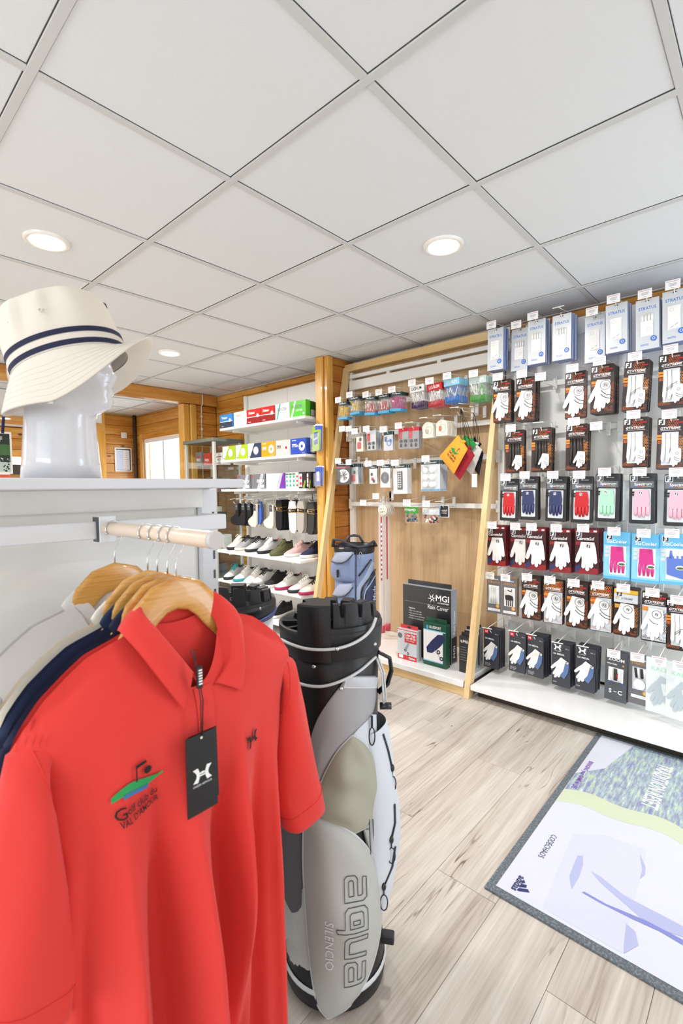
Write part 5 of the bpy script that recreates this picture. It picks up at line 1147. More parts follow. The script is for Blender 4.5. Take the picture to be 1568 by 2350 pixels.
SH = [[('sh_cream', 'sole_dark', 'lace_white', 'sh_cream', 'cream white golf shoe', 500), ('sh_grey', 'sh_cream', 'cord', 'sh_grey', 'grey golf shoe with black laces', 572), ('sh_lgrey', 'sole_dark', 'cord', 'sh_black', 'light grey golf shoe with black heel', 670), ('sh_lgrey', 'sole_dark', 'lace_white', 'sh_orange', 'grey golf shoe with orange heel', 785), ('sh_olive', 'sh_olive', 'sh_olive', 'sh_black', 'olive green golf shoe', 905), ('sh_pink', 'sole_white', 'sh_pink', 'sh_lining', 'pale pink golf shoe', 1035), ('sh_navy', 'sole_white', 'cord', 'sh_navy', 'navy golf shoe with white sole', 1185)],
      [('sh_lgrey', 'sole_dark', 'sh_teal', 'sh_teal', 'white and teal golf shoe with dark sole', 455), ('sh_white', 'sh_teal', 'lace_white', 'sh_teal', 'white golf shoe with teal heel', 548), ('sh_white', 'sole_white', 'lace_white', 'sh_grey', 'white golf shoe with grey heel', 655), ('sh_white', 'sh_grey', 'cord', 'sh_white', 'white golf shoe with grey sole', 738), ('sh_black', 'sole_white', 'sh_black', 'sh_black', 'black golf shoe', 838), ('sh_white', 'sole_pink', 'lace_white', 'sole_pink', 'white golf shoe with crimson sole', 935), ('sh_white', 'sole_dark', 'lace_white', 'sh_white', 'white golf shoe with long laces and dark sole', 1035), ('sh_cream', 'sole_pink', 'cord', 'sh_cream', 'cream golf shoe with red sole edge', 1145)]]
YP = [[1262, 1264, 1267, 1271, 1276, 1278, 1281], [1331, 1335, 1340, 1343, 1350, 1355, 1362, 1367]]
for r in range(2):
    for c, (u_, s_, l_, h_, d, x) in enumerate(SH[r]):
        kk = 'shoe%d%d' % (r, c); PK[kk] = shoe(u_, s_, l_, h_); z = SHZ[3+r]; q = W(408+x/4.126, YP[r][c], Z=z)
        ang = R((18, 16, 14, 14, 12, -4, -2)[c] if r == 0 else (20, 8, 12, 14, 12, 2, -12, -8)[c])
        xx = max(q.x-.02, 2.645)
        e = empty('golf_shoe', (xx, q.y, z), d+' on the '+('upper' if r == 0 else 'lower')+' shoe shelf', 'shoe', 'golf shoes on the shelves'); e.rotation_euler.z = math.pi+ang-0.0
        e.scale = (1.05, 1.05, 1.08)
        for nm, me in PK[kk][0]:
            o = bpy.data.objects.new(nm, me); COL.objects.link(o); o.parent = e
for k, (x, y) in enumerate(((2.80, 3.30), (2.80, 3.05))):
    nm = ('black golf shoe', 'white golf shoe')[k]; e = empty('golf_shoe', (x-.1, y, SHZ[5]), nm+' on the lowest shelf, just above the bag divider', 'shoe', 'golf shoes on the shelves'); e.rotation_euler.z = math.pi+.2
    for n2, me in PK['shoe14' if k == 0 else 'shoe12'][0]:
        o = bpy.data.objects.new(n2, me); COL.objects.link(o); o.parent = e
q = W(717, 1352, Z=SHZ[4]); b = MB(); M_ = Matrix.Rotation(.35, 4, 'Y'); b.box((0, -.022, 0), (.002, .022, .075), 'cream_card', .0005, M_); b.box((-.0012, -.012, .02), (-.0002, .012, .028), 'print_grey', 0, M_); b.tube([(.03, 0, .072), (.04, .01, .09), (.05, 0, .07)], .0008, 'cord', 4)
o = b.build('shoe_tag', loc=(q.x-.02, q.y, SHZ[4])); tag(o, 'beige paper shoe tag leaning on the lower shoe shelf, rightmost', 'tag')

# ------------------------------------------------------------------ glass showcase
mat('alu', 'c9c8c0', .35, metal=.3); mat('top_grey', '6f7268', .5)
sc = empty('glass_showcase', (0, 0, 0), 'glass showcase with a grey top, between the ball shelves and the plank wall', 'showcase')
x0, x1, y0, y1, zt = 2.70, 3.04, 4.15, 4.70, 1.76
b = MB(); b.box((x0-.01, y0-.01, zt-.035), (x1+.01, y1+.01, zt), 'top_grey', .003); part(b, 'top', sc)
b = MB(); b.box((x0-.01, y0-.01, 0), (x1+.01, y1+.01, .1), 'top_grey', .003); part(b, 'base', sc)
for x in (x0, x1-.03):
    for y in (y0, y1-.03):
        b = MB(); b.box((x, y, .1), (x+.03, y+.03, zt-.035), 'alu', .003); part(b, 'post', sc)
for lo, hi in (((x0+.012, y0+.03, .1), (x0+.016, y1-.03, zt-.036)), ((x0+.03, y0+.012, .1), (x1-.03, y0+.016, zt-.036)), ((x1-.016, y0+.03, .1), (x1-.012, y1-.03, zt-.036))):
    b = MB(); b.box(lo, hi, 'glass'); part(b, 'glass_pane', sc)
sz = [1.50, 1.22, .92, .62, .34]
for z in sz:
    b = MB(); b.box((x0+.02, y0+.02, z-.006), (x1-.02, y1-.02, z), 'glass_edge' if 'glass_edge' in MATS else 'glass'); part(b, 'glass_shelf', sc)
rnd = random.Random(11); cols = [('paper', 'white'), ('bb_red', 'red'), ('bb_grey', 'grey'), ('zoom_grey', 'dark grey'), ('mgi_black', 'black'), ('cream_card', 'cream')]
for i, z in enumerate(sz+[.1]):
    y = y0+.07; zz = ['top', 'second', 'third', 'fourth', 'fifth', 'bottom'][i]; k = 0
    while y < y1-.16:
        w_ = rnd.uniform(.09, .14); h_ = rnd.uniform(.08, .16); m_, cn = cols[(i*2+k) % 6]
        e = empty('display_box', (2.80+rnd.uniform(-.02, .05), y+w_/2, z), cn+' box in the showcase, '+ORD[k]+' from right on the '+zz+' glass shelf', 'box', 'boxes in the glass showcase'); e.rotation_euler.z = -math.pi/2+rnd.uniform(-.1, .1)
        b = MB(); b.box((-w_/2, 0, 0), (w_/2, .1, h_), m_, .001); part(b, 'carton', e)
        b = MB(); b.rect(-w_/2+.004, h_*.62, w_/2-.004, h_*.70, 'print_red', -.0005); b.rect(-w_/2+.004, h_*.12, w_/2-.004, h_*.16, 'print_red', -.0005); b.text('PRO', 0, h_*.32, h_*.2, 'print_black' if m_ in ('paper', 'cream_card') else 'print_white', -.0006, align='c', bold=.02); part(b, 'print', e)
        y += w_+.03; k += 1
# ------------------------------------------------------------------ clothes gondola in the foreground
mat('rail_white', 'e0e1e4', .4); mat('arm_beige', 'e2cdb8', .35, coat=.2); mat('arm_cap', 'c9c4c0', .5); mat('slot', '55565a', .6)
cg = empty('clothes_gondola', (0, 0, 0), 'white clothes gondola with a flat top shelf, in the left foreground', 'display unit')
b = MB(); b.box((-1.3, .94, 1.2525), (.692, 1.42, 1.273), 'shaded_white_lam', .002); part(b, 'top_shelf', cg)
b = MB(); b.box((-1.3, 1.10, .06), (.662, 1.12, 1.252), 'panel_white', .001); part(b, 'back_panel', cg)
b = MB(); b.box((-1.3, 1.075, 1.205), (.664, 1.099, 1.252), 'panel_white', .002); part(b, 'fascia', cg)
b = MB(); b.box((-.02, 1.097, .06), (-.016, 1.1, 1.2), 'dark_gap'); part(b, 'panel_joint', cg)
b = MB(); b.box((.664, 1.08, 0), (.708, 1.125, 1.252), 'rail_white', .002)
for k in range(22): b.box((.694, 1.0785, 1.17-k*.05), (.699, 1.0805, 1.192-k*.05), 'slot')
part(b, 'upright', cg)
b = MB(); b.box((-1.3, .985, 1.155), (.672, .998, 1.190), 'rail_white', .002); b.box((.660, .998, 1.155), (.672, 1.08, 1.190), 'rail_white', .002); part(b, 'hang_rail', cg)
b = MB(); b.box((-1.3, .95, .0), (.66, 1.10, .10), 'white_lam', .004); part(b, 'base', cg)
AX, AZ = .392, 1.176
b = MB(); b.tube([(0, -.02, 0), (0, -.395, 0)], .0128, 'arm_beige', 28, cap=False); ar = part(b, 'hanging_arm', cg, 'beige round hanging arm'); ar.location = (AX, 1.0, AZ)
b = MB(); b.tube([(0, -.390, 0), (0, -.3985, 0), (0, -.4, 0)], [.0134, .0134, .0126], 'arm_cap', 32); part(b, 'end_cap', ar)
b = MB(); b.box((-.016, -.022, -.028), (.016, -.016, .024), 'rail_white', .001); b.box((-.020, -.020, -.026), (-.016, .0, .022), 'slot'); part(b, 'bracket', ar)

# hangers
HY = [.7184, .7468, .7812, .8161, .9518]
HN = ['front', 'second', 'third', 'fourth', 'rearmost']
SN = ['coral red', 'dark navy', 'navy', 'cream', 'pale grey']
def hanger_parts():
    b = MB(); line = [(s_*x, z) for s_, x, z in [(-1, .21, -.185), (-1, .18, -.165), (-1, .15, -.148), (-1, .12, -.130), (-1, .09, -.107), (-1, .07, -.082), (-1, .052, -.056), (-1, .03, -.036), (0, 0, -.028), (1, .03, -.036), (1, .052, -.056), (1, .07, -.082), (1, .09, -.107), (1, .12, -.130), (1, .15, -.148), (1, .18, -.165), (1, .21, -.185)]]; NL = len(line)-1
    rings = []
    for i, (x, z) in enumerate(line):
        hz = pl(abs(x), [(0, .027), (.04, .026), (.08, .020), (.15, .013), (.215, .010)]); ty = pl(abs(x), [(0, .0055), (.1, .0052), (.215, .005)])
        t = Vector((line[min(i+1, NL)][0]-line[max(i-1, 0)][0], 0, line[min(i+1, NL)][1]-line[max(i-1, 0)][1])).normalized(); n_ = Vector((-t.z, 0, t.x))
        rings.append([Vector((x, 0, z))+n_*hz*math.copysign(abs(math.sin(a))**.7, math.sin(a))+Vector((0, ty*math.copysign(abs(math.cos(a))**.7, math.cos(a)), 0)) for a in [2*math.pi*k/14 for k in range(14)]])
    b.loft(rings, 'hanger_wood'); P = [('body', b.mesh('body'))]
    b = MB(); r_ = .0150; zc = AZ-1.112
    pts = [(0, 0, -.01), (0, 0, .018), (.004, 0, .028), (.013, 0, .042), (.0155, 0, .052)]+[(r_*math.cos(R(a)), 0, zc+r_*math.sin(R(a))) for a in range(-15, 216, 15)]
    b.tube(pts, .0013, 'chrome', 8); b.ell((pts[-1][0], 0, pts[-1][2]), (.0024, .0024, .0024), 'chrome', 8, 6); P.append(('hook', b.mesh('hook'))); return P
HP = hanger_parts()
for k, y in enumerate(HY):
    e = empty('clothes_hanger', (AX, y, 1.112), HN[k]+' wooden hanger, carrying the '+SN[k]+' polo shirt', 'hanger', 'wooden hangers on the beige arm')
    for nm, me in HP:
        o = bpy.data.objects.new(nm, me); COL.objects.link(o); o.parent = e

# polo shirts ---------------------------------------------------------
def cloth(name, col, rough=.75):
    m = mat(name, col, rough, sheen=.15, spec=.25); nt = m.node_tree; b_ = nt.nodes['Principled BSDF']
    tc = nt.nodes.new('ShaderNodeTexCoord'); wv = nt.nodes.new('ShaderNodeTexNoise'); wv.inputs['Scale'].default_value = 700; mp = nt.nodes.new('ShaderNodeMapping'); mp.inputs['Scale'].default_value = (1, 1, .4)
    bp = nt.nodes.new('ShaderNodeBump'); bp.inputs['Strength'].default_value = .08; bp.inputs['Distance'].default_value = .001
    nt.links.new(tc.outputs['Object'], mp.inputs[0]); nt.links.new(mp.outputs[0], wv.inputs['Vector']); nt.links.new(wv.outputs['Fac'], bp.inputs['Height']); nt.links.new(bp.outputs[0], b_.inputs['Normal']); return m
cloth('cloth_red', 'e03c36'); cloth('cloth_navy', '1b2440'); cloth('cloth_navy2', '212b4a'); cloth('cloth_cream', 'e8ddcc'); cloth('cloth_grey', 'd9d4d2')
TOPZ = [(.06, 1.047), (.10, 1.032), (.142, 1.018), (.167, 1.0), (.2, .972), (.228, .935), (.24, .91)]
def top_z(x):
    return pl(abs(x), TOPZ)
def neck_front(x):   # front neckline height
    return 1.047-.105*max(0, 1-(abs(x)/.072)**2)**.8
def half_w(z): return pl(z, [(.1, .205), (.35, .207), (.55, .200), (.75, .196), (.86, .205), (.93, .235)])
def folds(x, z, seed):
    a = smooth((.91-z)/.42)
    g = lambda c, w_, tilt: math.exp(-((x-c-tilt*(.9-z))/w_)**2)
    f = 1.8*(.024*g(-.120, .016, .02)+.034*g(-.025, .020, .05)+.034*g(.082, .015, -.03)+.020*g(.165, .013, .0)-.034*g(-.072, .018, .03)-.036*g(.030, .020, .06)-.024*g(.125, .014, -.02)-.018*g(-.160, .013, .0))
    f += .004*math.sin(x*55+seed+z*4)*smooth((.9-z)/.5)
    return f*a
def depth(x, z, seed=0):
    "how far the front of the shirt bulges towards the viewer"
    w_ = half_w(z) if z < .93 else max(.02, pl(z, [(.93, .235), (1.047, .075)]) if z > .93 else .235)
    u = min(1, abs(x)/max(w_, .01)); base = .048*smooth((1.06-z)/.16)*(1-u**2.4)**.6 if u < 1 else 0
    d_ = base+folds(x, z, seed)*(1-u**6); k_ = .006*min(1, base/.02)
    return d_ if d_ > 2*k_ else k_+k_*math.exp((d_-2*k_)/max(k_, 1e-5)) if k_ > 0 else max(d_, 0)
def polo(idx, cm, y0, label, detail=False, seed=0, hem=.12, flat=1.0):
    s = empty('polo_shirt', (AX, y0, 0), label, 'shirt', 'polo shirts on the beige arm')
    b = MB(); NU, NV = (72, 90) if detail else (36, 40)
    def xz(u, v, front):
        x0 = (2*u-1)
        # column follows shoulder width at the top and body width lower down
        xt = x0*.236; zt = top_z(xt)
        if front and abs(xt) < .072: zt = neck_front(xt)
        elif abs(xt) < .06: zt = 1.047-.012*(1-(abs(xt)/.06)**2)
        z = lerp(hem, zt, v); wz = half_w(min(z, .93)); k = smooth((z-.74)/.14)
        x = lerp(x0*half_w(min(z, .80)), xt, k)
        return x, z
    def ff(u, v):
        x, z = xz(u, v, True); d = depth(x, z, seed)*flat; e_ = min(1, (1-abs(2*u-1))*14); return (x, -(.008 if detail else .0062)*e_-d*e_**.5, z)
    def fb(u, v):
        x, z = xz(u, v, False); d = depth(x*.95, z, seed+2)*flat*.55; e_ = min(1, (1-abs(2*u-1))*14); return (x, (.0065+d*.05)*e_, z)
    b.grid(ff, NU, NV, cm); b.grid(lambda u, v: fb(1-u, v), NU, NV, cm)
    bmesh.ops.remove_doubles(b.bm, verts=b.bm.verts[:], dist=.0006); part(b, 'body', s)
    # sleeves
    for sx in (1, -1):
        b = MB()
        if sx > 0: path = [((.150, .955), (.215, .905), .5), ((.236, .915), (.192, .78), 1), ((.262, .82), (.190, .70), 1), ((.284, .70), (.196, .63), 1), ((.303, .60), (.214, .572), 1)]
        else: path = [((-.150, .955), (-.215, .905), .5), ((-.240, .915), (-.190, .82), 1), ((-.268, .80), (-.176, .70), 1), ((-.290, .68), (-.170, .61), 1), ((-.300, .585), (-.180, .545), 1)]
        rings = []; n = 28; NS = 16
        for i in range(NS+1):
            t = i/NS*(len(path)-1); k = min(int(t), len(path)-2); f_ = t-k
            o_ = [lerp(path[k][0][j], path[k+1][0][j], f_) for j in (0, 1)]; q_ = [lerp(path[k][1][j], path[k+1][1][j], f_) for j in (0, 1)]
            dp = pl(i/NS, [(0, .014), (.25, .042), (.6, .046), (1, .050)])*flat; r_ = []
            for a in range(n):
                th = 2*math.pi*a/n; c_ = (1+math.cos(th))/2
                wob = .006*math.sin(3*th+i*.35+seed)*smooth(i/NS*2)
                r_.append((lerp(q_[0], o_[0], c_), -math.sin(th)*(dp+wob)-.004, lerp(q_[1], o_[1], c_)+(0 if i < NS else 0)))
            rings.append(r_)
        # turned hem
        last = rings[-1]; cx = sum(p[0] for p in last)/n; cz = sum(p[2] for p in last)/n
        rings.append([(lerp(p[0], cx, .03), p[1]*.96, p[2]-.003) for p in last]); rings.append([(lerp(p[0], cx, .06), p[1]*.9, p[2]+.02) for p in last])
        b.loft(rings, cm, cap=False); sl = part(b, 'sleeve', s)
        if detail:
            b = MB(); i = NS-2; rr = [Vector(p) for p in rings[i]]; c_ = sum(rr, Vector())/n; b.tube([p+(p-c_).normalized()*.0006 for p in rr]+[rr[0]], .0009, cm, 5); part(b, 'hem_seam', sl)
            b = MB(); rr = [Vector(p) for p in rings[3]]; c_ = sum(rr, Vector())/n; b.tube([p+(p-c_).normalized()*.0004 for p in rr]+[rr[0]], .0012, cm, 5, cap=False); part(b, 'shoulder_seam', sl)
    # collar: stand and fall
    b = MB()
    FOLD = [(-.004, -.050, .968), (-.030, -.046, 1.008), (-.052, -.030, 1.046), (-.062, -.010, 1.070), (-.050, .010, 1.082), (-.02, .016, 1.076), (.02, .016, 1.072), (.052, .010, 1.078), (.070, -.008, 1.072), (.077, -.028, 1.030), (.070, -.046, .975), (.034, -.054, .940)]
    FALL = [(-.028, -.062, .920), (-.060, -.056, .974), (-.082, -.040, 1.016), (-.096, -.014, 1.044), (-.080, .026, 1.036), (-.03, .030, 1.032), (.03, .030, 1.030), (.085, .024, 1.034), (.110, -.014, 1.026), (.100, -.040, .990), (.090, -.056, .950), (.080, -.060, .912)]
    STND = [(.012, -.046, .940), (-.012, -.040, .975), (-.040, -.026, 1.015), (-.052, -.008, 1.036), (-.042, .010, 1.040), (-.02, .014, 1.030), (.02, .014, 1.025), (.044, .010, 1.036), (.060, -.008, 1.034), (.064, -.024, 1.0), (.058, -.040, .955), (.030, -.046, .925)]
    def cr(L_, u):
        t = u*(len(L_)-1); k = min(int(t), len(L_)-2); f_ = t-k; P = [Vector(L_[max(0, min(len(L_)-1, k+j))]) for j in (-1, 0, 1, 2)]
        return .5*((2*P[1])+(-P[0]+P[2])*f_+(2*P[0]-5*P[1]+4*P[2]-P[3])*f_*f_+(-P[0]+3*P[1]-3*P[2]+P[3])*f_**3)
    def col(u, v):
        A_, B_, C_ = cr(STND, u), cr(FOLD, u), cr(FALL, u)
        if v < .4: p = A_.lerp(B_, v/.4)
        else:
            t = (v-.4)/.6; p = B_.lerp(C_, t); out = Vector((p.x, p.y-.0, 0)); out.y -= .02; out.normalize() if out.length else None; p = p+out*.006*math.sin(math.pi*t)
        p = Vector((p.x, p.y*(1 if detail else .22)+(0 if detail else .002), p.z))
        return p
    b.grid(col, 60, 14, cm); cl_ = part(b, 'collar', s)
    b = MB(); b.grid(lambda u, v: col(u, v)+Vector((-.0010 if abs(col(u, v).x) > 0 else 0, .0014, -.0006)), 60, 14, cm); part(b, 'collar_lining', cl_)
    return s, ff
sp, ff0 = polo(0, MATS['cloth_red'], HY[0], 'coral red polo shirt with a swing tag and embroidered logo, frontmost on the rail', True, 0)
def on_front(x, z, off=.0035): return (x, -.008-depth(x, z, 0)-off, z)
mat('emb_black', '1c1416', .8); mat('emb_green', '1f9a50', .6); mat('emb_blue', '3a6fa8', .6); mat('cloth_red_dk', 'd8332e', .8)
b = MB()
for k in range(10):
    f0, f1 = k/10, (k+1)/10
    g = lambda f: (lerp(-.133, -.060, f), lerp(.822, .836, f)+.004*math.sin(f*6))
    h = lambda f: .009*math.sin(math.pi*min(1, f+.15))**.5+.003*f
    (xa, za), (xb, zb) = g(f0), g(f1)
    b.shape([(xa, za-h(f0)*.3), (xb, zb-h(f1)*.3), (xb, zb+h(f1)), (xa, za+h(f0))], 'emb_green', T=on_front)
    if 2 <= k < 7: b.shape([(xa, za-h(f0)*.8), (xb, zb-h(f1)*.8), (xb, zb-h(f1)*.2), (xa, za-h(f0)*.2)], 'emb_blue', T=lambda x, z: on_front(x, z, .0042))
T3 = lambda x, z: on_front(x, z, .0050)
b.shape([(-.1005, .838), (-.0985, .838), (-.0985, .862), (-.1005, .862)], 'emb_black', T=T3); b.shape([(-.0985, .857), (-.084, .861), (-.086, .865), (-.0985, .862)], 'emb_black', T=T3); b.shape(disc(-.083, .849, .0058, 12), 'emb_black', T=T3)
b.text('G', -.130, .794, .018, 'emb_black', T=T3, bold=.01, rot=.12); b.text('olf club du', -.114, .799, .011, 'emb_black', T=T3, bold=.015, rot=.16, width=.047); b.text("VAL D'AMOUR", -.124, .783, .0105, 'emb_black', T=T3, bold=.02, rot=.16, width=.060)
part(b, 'embroidered_logo', sp, 'black, green and blue embroidered logo')
b = MB(); ua(b, .103, .819, .025, 'emb_black', 0, T3, rot=8); part(b, 'chest_emblem', sp, 'small dark chest emblem')
b = MB()   # placket
b.grid(lambda u, v: on_front(-.004+.030*u+.004*(1-v), lerp(.862, .940, v), .0016), 4, 10, 'cloth_red'); pk_ = part(b, 'placket', sp)
b = MB()
for z in (.915, .885): b.shape(disc(.009, z, .0048, 14), 'cloth_red_dk', T=lambda x, z_: on_front(x, z_, .0032))
part(b, 'button', pk_)
b = MB(); b.text('GOLF', .020, .9975, .006, 'emb_black', .011, align='c'); b.text('L / G', .020, .988, .005, 'emb_black', .011, align='c'); part(b, 'neck_print', sp)
# swing tag
tx, tz = -.010, .881; ty = on_front(tx, .82)[1]-.014
tg = empty('swing_tag', (AX+tx, HY[0]+ty, tz), 'black swing tag with a white emblem hanging from the coral polo collar', 'tag')
b = MB(); b.prism([(-.026, -.122), (.026, -.122), (.026, 0), (-.026, 0)], 0, .0012, 'print_black'); part(b, 'card', tg)
b = MB(); b.prism([(-.020, -.114), (.0305, -.112), (.0285, .0), (-.02, .0)], .003, .0042, 'print_black'); part(b, 'second_card', tg)
b = MB(); ua(b, .0, -.062, .026, 'print_white', -.0008); b.text('UNDER ARMOUR', 0, -.079, .0032, 'print_white', -.0008, align='c', width=.032); b.shape(disc(0, -.006, .0022, 10), 'cream_card', -.0008); part(b, 'print', tg)
b = MB(); b.tube([(0, 0, -.006), (.0, -.001, .05), (-.002, .006, .10), (.004, .02, .125)], .0009, 'cord', 5); b.tube([(.002, 0, -.006), (.004, -.001, .05), (.0, .006, .10), (-.002, .02, .125)], .0009, 'cord', 5); part(b, 'string', tg)
b = MB(); b.box((-.0048, -.0025, .070), (.0048, .0035, .104), 'print_black', .0015)
for k in range(6): b.rect(-.0032, .076+k*.0042, .003, .0784+k*.0042, 'print_white', -.0028)
part(b, 'string_seal', tg)
polo(1, MATS['cloth_navy'], HY[1], 'dark navy polo shirt hanging right behind the coral one', seed=1, flat=.2)
polo(2, MATS['cloth_navy2'], HY[2], 'navy polo shirt, third from the front on the rail', seed=2, flat=.25)
polo(3, MATS['cloth_cream'], HY[3], 'cream polo shirt, fourth from the front on the rail', seed=3, flat=.3)
polo(4, MATS['cloth_grey'], HY[4], 'pale grey-white polo shirt, rearmost on the rail', seed=4, flat=.55)

# ------------------------------------------------------------------ mannequin head and bucket hat
def RF(r, f, z): return Vector((r*_c+f*_s, -r*_s+f*_c, z))
HC = RF(-.565, .98, 0)
mat('mannequin', 'd5d5d9', .12, coat=.8); mat('hat_cream', 'e0d6c9', .85, bump=(900, .25)); mat('hat_under', 'e6ddd2', .85); mat('stripe_navy', '181c3c', .8)
hd = empty('mannequin_head', (HC.x, HC.y, 1.2735), 'glossy white faceless mannequin head in profile on the gondola top', 'mannequin'); hd.rotation_euler.z = -TH
PRO = [(0, .074, .073, .068), (.04, .071, .070, .064), (.09, .068, .066, .060), (.12, .067, .063, .058), (.132, .070, .062, .057), (.137, .090, .062, .055), (.143, .104, .064, .056), (.155, .109, .068, .060), (.165, .105, .073, .063), (.173, .110, .078, .066), (.181, .105, .083, .068), (.190, .107, .088, .071), (.203, .108, .090, .073), (.215, .104, .090, .075), (.228, .103, .090, .076), (.245, .104, .088, .077), (.27, .098, .084, .075), (.295, .078, .072, .060), (.32, .04, .045, .034), (.328, .01, .01, .01)]
b = MB(); rings = []
for z, f, bk, w_ in PRO:
    r_ = []
    for k in range(48):
        a = 2*math.pi*k/48; aa = a if a < math.pi else a-2*math.pi
        ex = 1.0
        fr = f
        if .12 < z < .2: side = lerp(.072, f, math.exp(-(aa/.75)**2)); fr = side
        x = fr*math.cos(a) if math.cos(a) > 0 else bk*math.cos(a)
        if math.cos(a) > 0: x += math.exp(-(aa/.20)**2)*pl(z, [(.178, 0), (.190, .004), (.200, .011), (.206, .010), (.225, .003), (.24, 0)])
        x -= math.exp(-((abs(aa)-.42)/.16)**2)*pl(z, [(.20, 0), (.222, .006), (.24, 0)])
        r_.append((x, w_*math.sin(a), z))
    rings.append(r_)
b.loft(rings, 'mannequin'); part(b, 'head', hd)
ht = empty('bucket_hat', (HC.x, HC.y, 1.50), 'cream bucket hat with two navy stripes on the white mannequin head', 'hat'); ht.rotation_euler = Matrix.Rotation(-TH, 3, 'Z').to_euler()
ht.rotation_mode = 'XYZ'; mm = Matrix.Rotation(-TH, 4, 'Z') @ Matrix.Rotation(R(-18.5), 4, 'Y'); ht.rotation_euler = mm.to_euler()
ht.location = HC+RF(.028, 0, 1.500)
A_, B_ = .109, .098
def el(k, n, ra, rb, z, wz=0, ph=0):
    a = 2*math.pi*k/n; return (ra*math.cos(a), rb*math.sin(a), z+wz*math.cos(2*a+ph))
n = 72
b = MB(); rings = []
for z, s_, cr_ in ((.034, 1.0, 0), (.05, 1.0, .4), (.075, .985, 1), (.095, .96, 1), (.108, .92, .8), (.116, .86, .5), (.120, .78, .3), (.121, .5, .2), (.121, .02, 0)):
    r_ = []
    for k in range(n):
        a = 2*math.pi*k/n; cre = 1-.065*cr_*max(0, math.sin(a*3+1.2)*math.sin(a*7))-.02*cr_*math.sin(a*11)*(math.sin(a) < .2)*.5-cr_*(z < .11)*sum(q0*math.exp(-(((a-2*math.pi)-q1-.6*(z-.07))/q2)**2) for q0, q1, q2 in ((.075, -2.1, .10), (.06, -1.72, .07), (.05, -1.2, .09), (-.03, -1.9, .08))); r_.append((A_*s_*cre*math.cos(a), B_*s_*cre*math.sin(a), z+.004*cr_*math.sin(a*5)))
    rings.append(r_)
b.loft(rings, 'hat_cream', cap=False); part(b, 'crown', ht)
def band(z0, z1, m, name, off=.0008):
    b = MB(); b.loft([[el(k, n, A_+off, B_+off, z) for k in range(n)] for z in (z0, z1)], m, cap=False); return part(b, name, ht)
band(-.002, .0355, 'hat_cream', 'band'); band(.0005, .0105, 'stripe_navy', 'navy_stripe', .0016); band(.0225, .0325, 'stripe_navy', 'navy_stripe', .0016)
b = MB(); rings = []
def brim(k, t, dz=0):
    a = 2*math.pi*k/n; fr = max(0, math.cos(a)); bk = max(0, -math.cos(a)); near = max(0, -math.sin(a))
    w_ = .034+.024*fr**1.5+.004*bk; drop = .066+.030*near-.036*max(0, math.sin(a))-.058*fr**1.6-.022*bk
    return ((A_+w_*t)*math.cos(a), (B_+w_*t*.9)*math.sin(a), -drop*t**1.1-.002+.004*math.sin(3*a+1)*t*t+dz+.010*fr**3*t**3)
for t in [i/12 for i in range(13)]: rings.append([brim(k, t) for k in range(n)])
rings.append([brim(k, 1.0, -.004) for k in range(n)])
for t in [1-i/12 for i in range(1, 13)]: rings.append([brim(k, t, -.004) for k in range(n)])
b.loft(rings, 'hat_cream', cap=False); part(b, 'brim', ht)
b = MB()
for t in (.3, .42, .54, .66, .78, .9): b.tube([brim(k, t, .0004) for k in range(n+1)], .0006, 'hat_under', 4, cap=False)
o = part(b, 'brim_stitching', ht); o['kind'] = 'stuff'
b = MB()
for a in (-1.9, -1.25): b.lathe([(.0015, 0), (.0030, .0004), (.0034, .0010), (.0022, .0015), (.0012, .0006)], 'hat_under', (0, 0, 0), 12)
b.bm.clear()
for a in (-1.95, -1.35):
    c_ = Vector((A_*.985*math.cos(a), B_*.985*math.sin(a), .072)); nn = Vector((math.cos(a), math.sin(a), .1)).normalized(); t1_ = nn.cross(Vector((0, 0, 1))).normalized(); t2_ = nn.cross(t1_)
    b.tube([c_+nn*.001+(t1_*math.cos(R(q_))+t2_*math.sin(R(q_)))*.0032 for q_ in range(0, 361, 30)], .0009, 'hat_under', 5, cap=False)
part(b, 'eyelets', ht)
b = MB(); b.tube([(-A_-.001, -.012, .012), (-A_-.022, -.014, -.022), (-A_-.045, -.016, -.052), (-A_-.06, -.016, -.085)], .0028, 'stripe_navy', 6); part(b, 'hat_cord', ht)
b = MB(); b.rect(-.002, .0, .004, .010, 'stripe_navy'); 
for v in b.bm.verts: v.co = Vector((A_*.93+.004, v.co.x*2, .085+v.co.z))
part(b, 'small_label', ht)
# ------------------------------------------------------------------ golf bags
for n_, a_ in dict(bag_black=('141519', .42), bag_black2=('1b1c21', .5), bag_pipe=('d2d4d6', .4), bag_vinyl=('c3c6cc', .35), bag_vinyl2=('a2a3a6', .33), bag_olive=('a9a898', .75), bag_grey=('bbbcb8', .7), bag_light=('d3d9e1', .65), bag_dgrey=('5d5a60', .75), bag_lines=('8d8f94', .6), zip_dark=('2a2e3a', .5), boot=('17181d', .45), bag_white=('e9ecf2', .35), pipe_blue=('33488e', .4), tm_blue=('7b89aa', .7), tm_light=('a2abc0', .7), tm_navy=('2c3652', .65), tm_grey=('94a2b8', .6)).items(): mat(n_, a_[0], a_[1])
CAM = Vector((0, 0, H))
def raycyl(px, py, c, r):
    d = camR*((px-784)/FPX) + camU*(-(py-1175)/FPX) + fwd
    a = d.x*d.x+d.y*d.y; bq = -2*(c[0]*d.x+c[1]*d.y); cq = c[0]**2+c[1]**2-r*r; D = bq*bq-4*a*cq
    t = (-bq-math.sqrt(max(0, D)))/(2*a); p = CAM+d*t
    if D < 0:
        q = Vector((p.x-c[0], p.y-c[1])).normalized()*r; p = Vector((c[0]+q.x, c[1]+q.y, p.z))
    return p
LAST = [None]
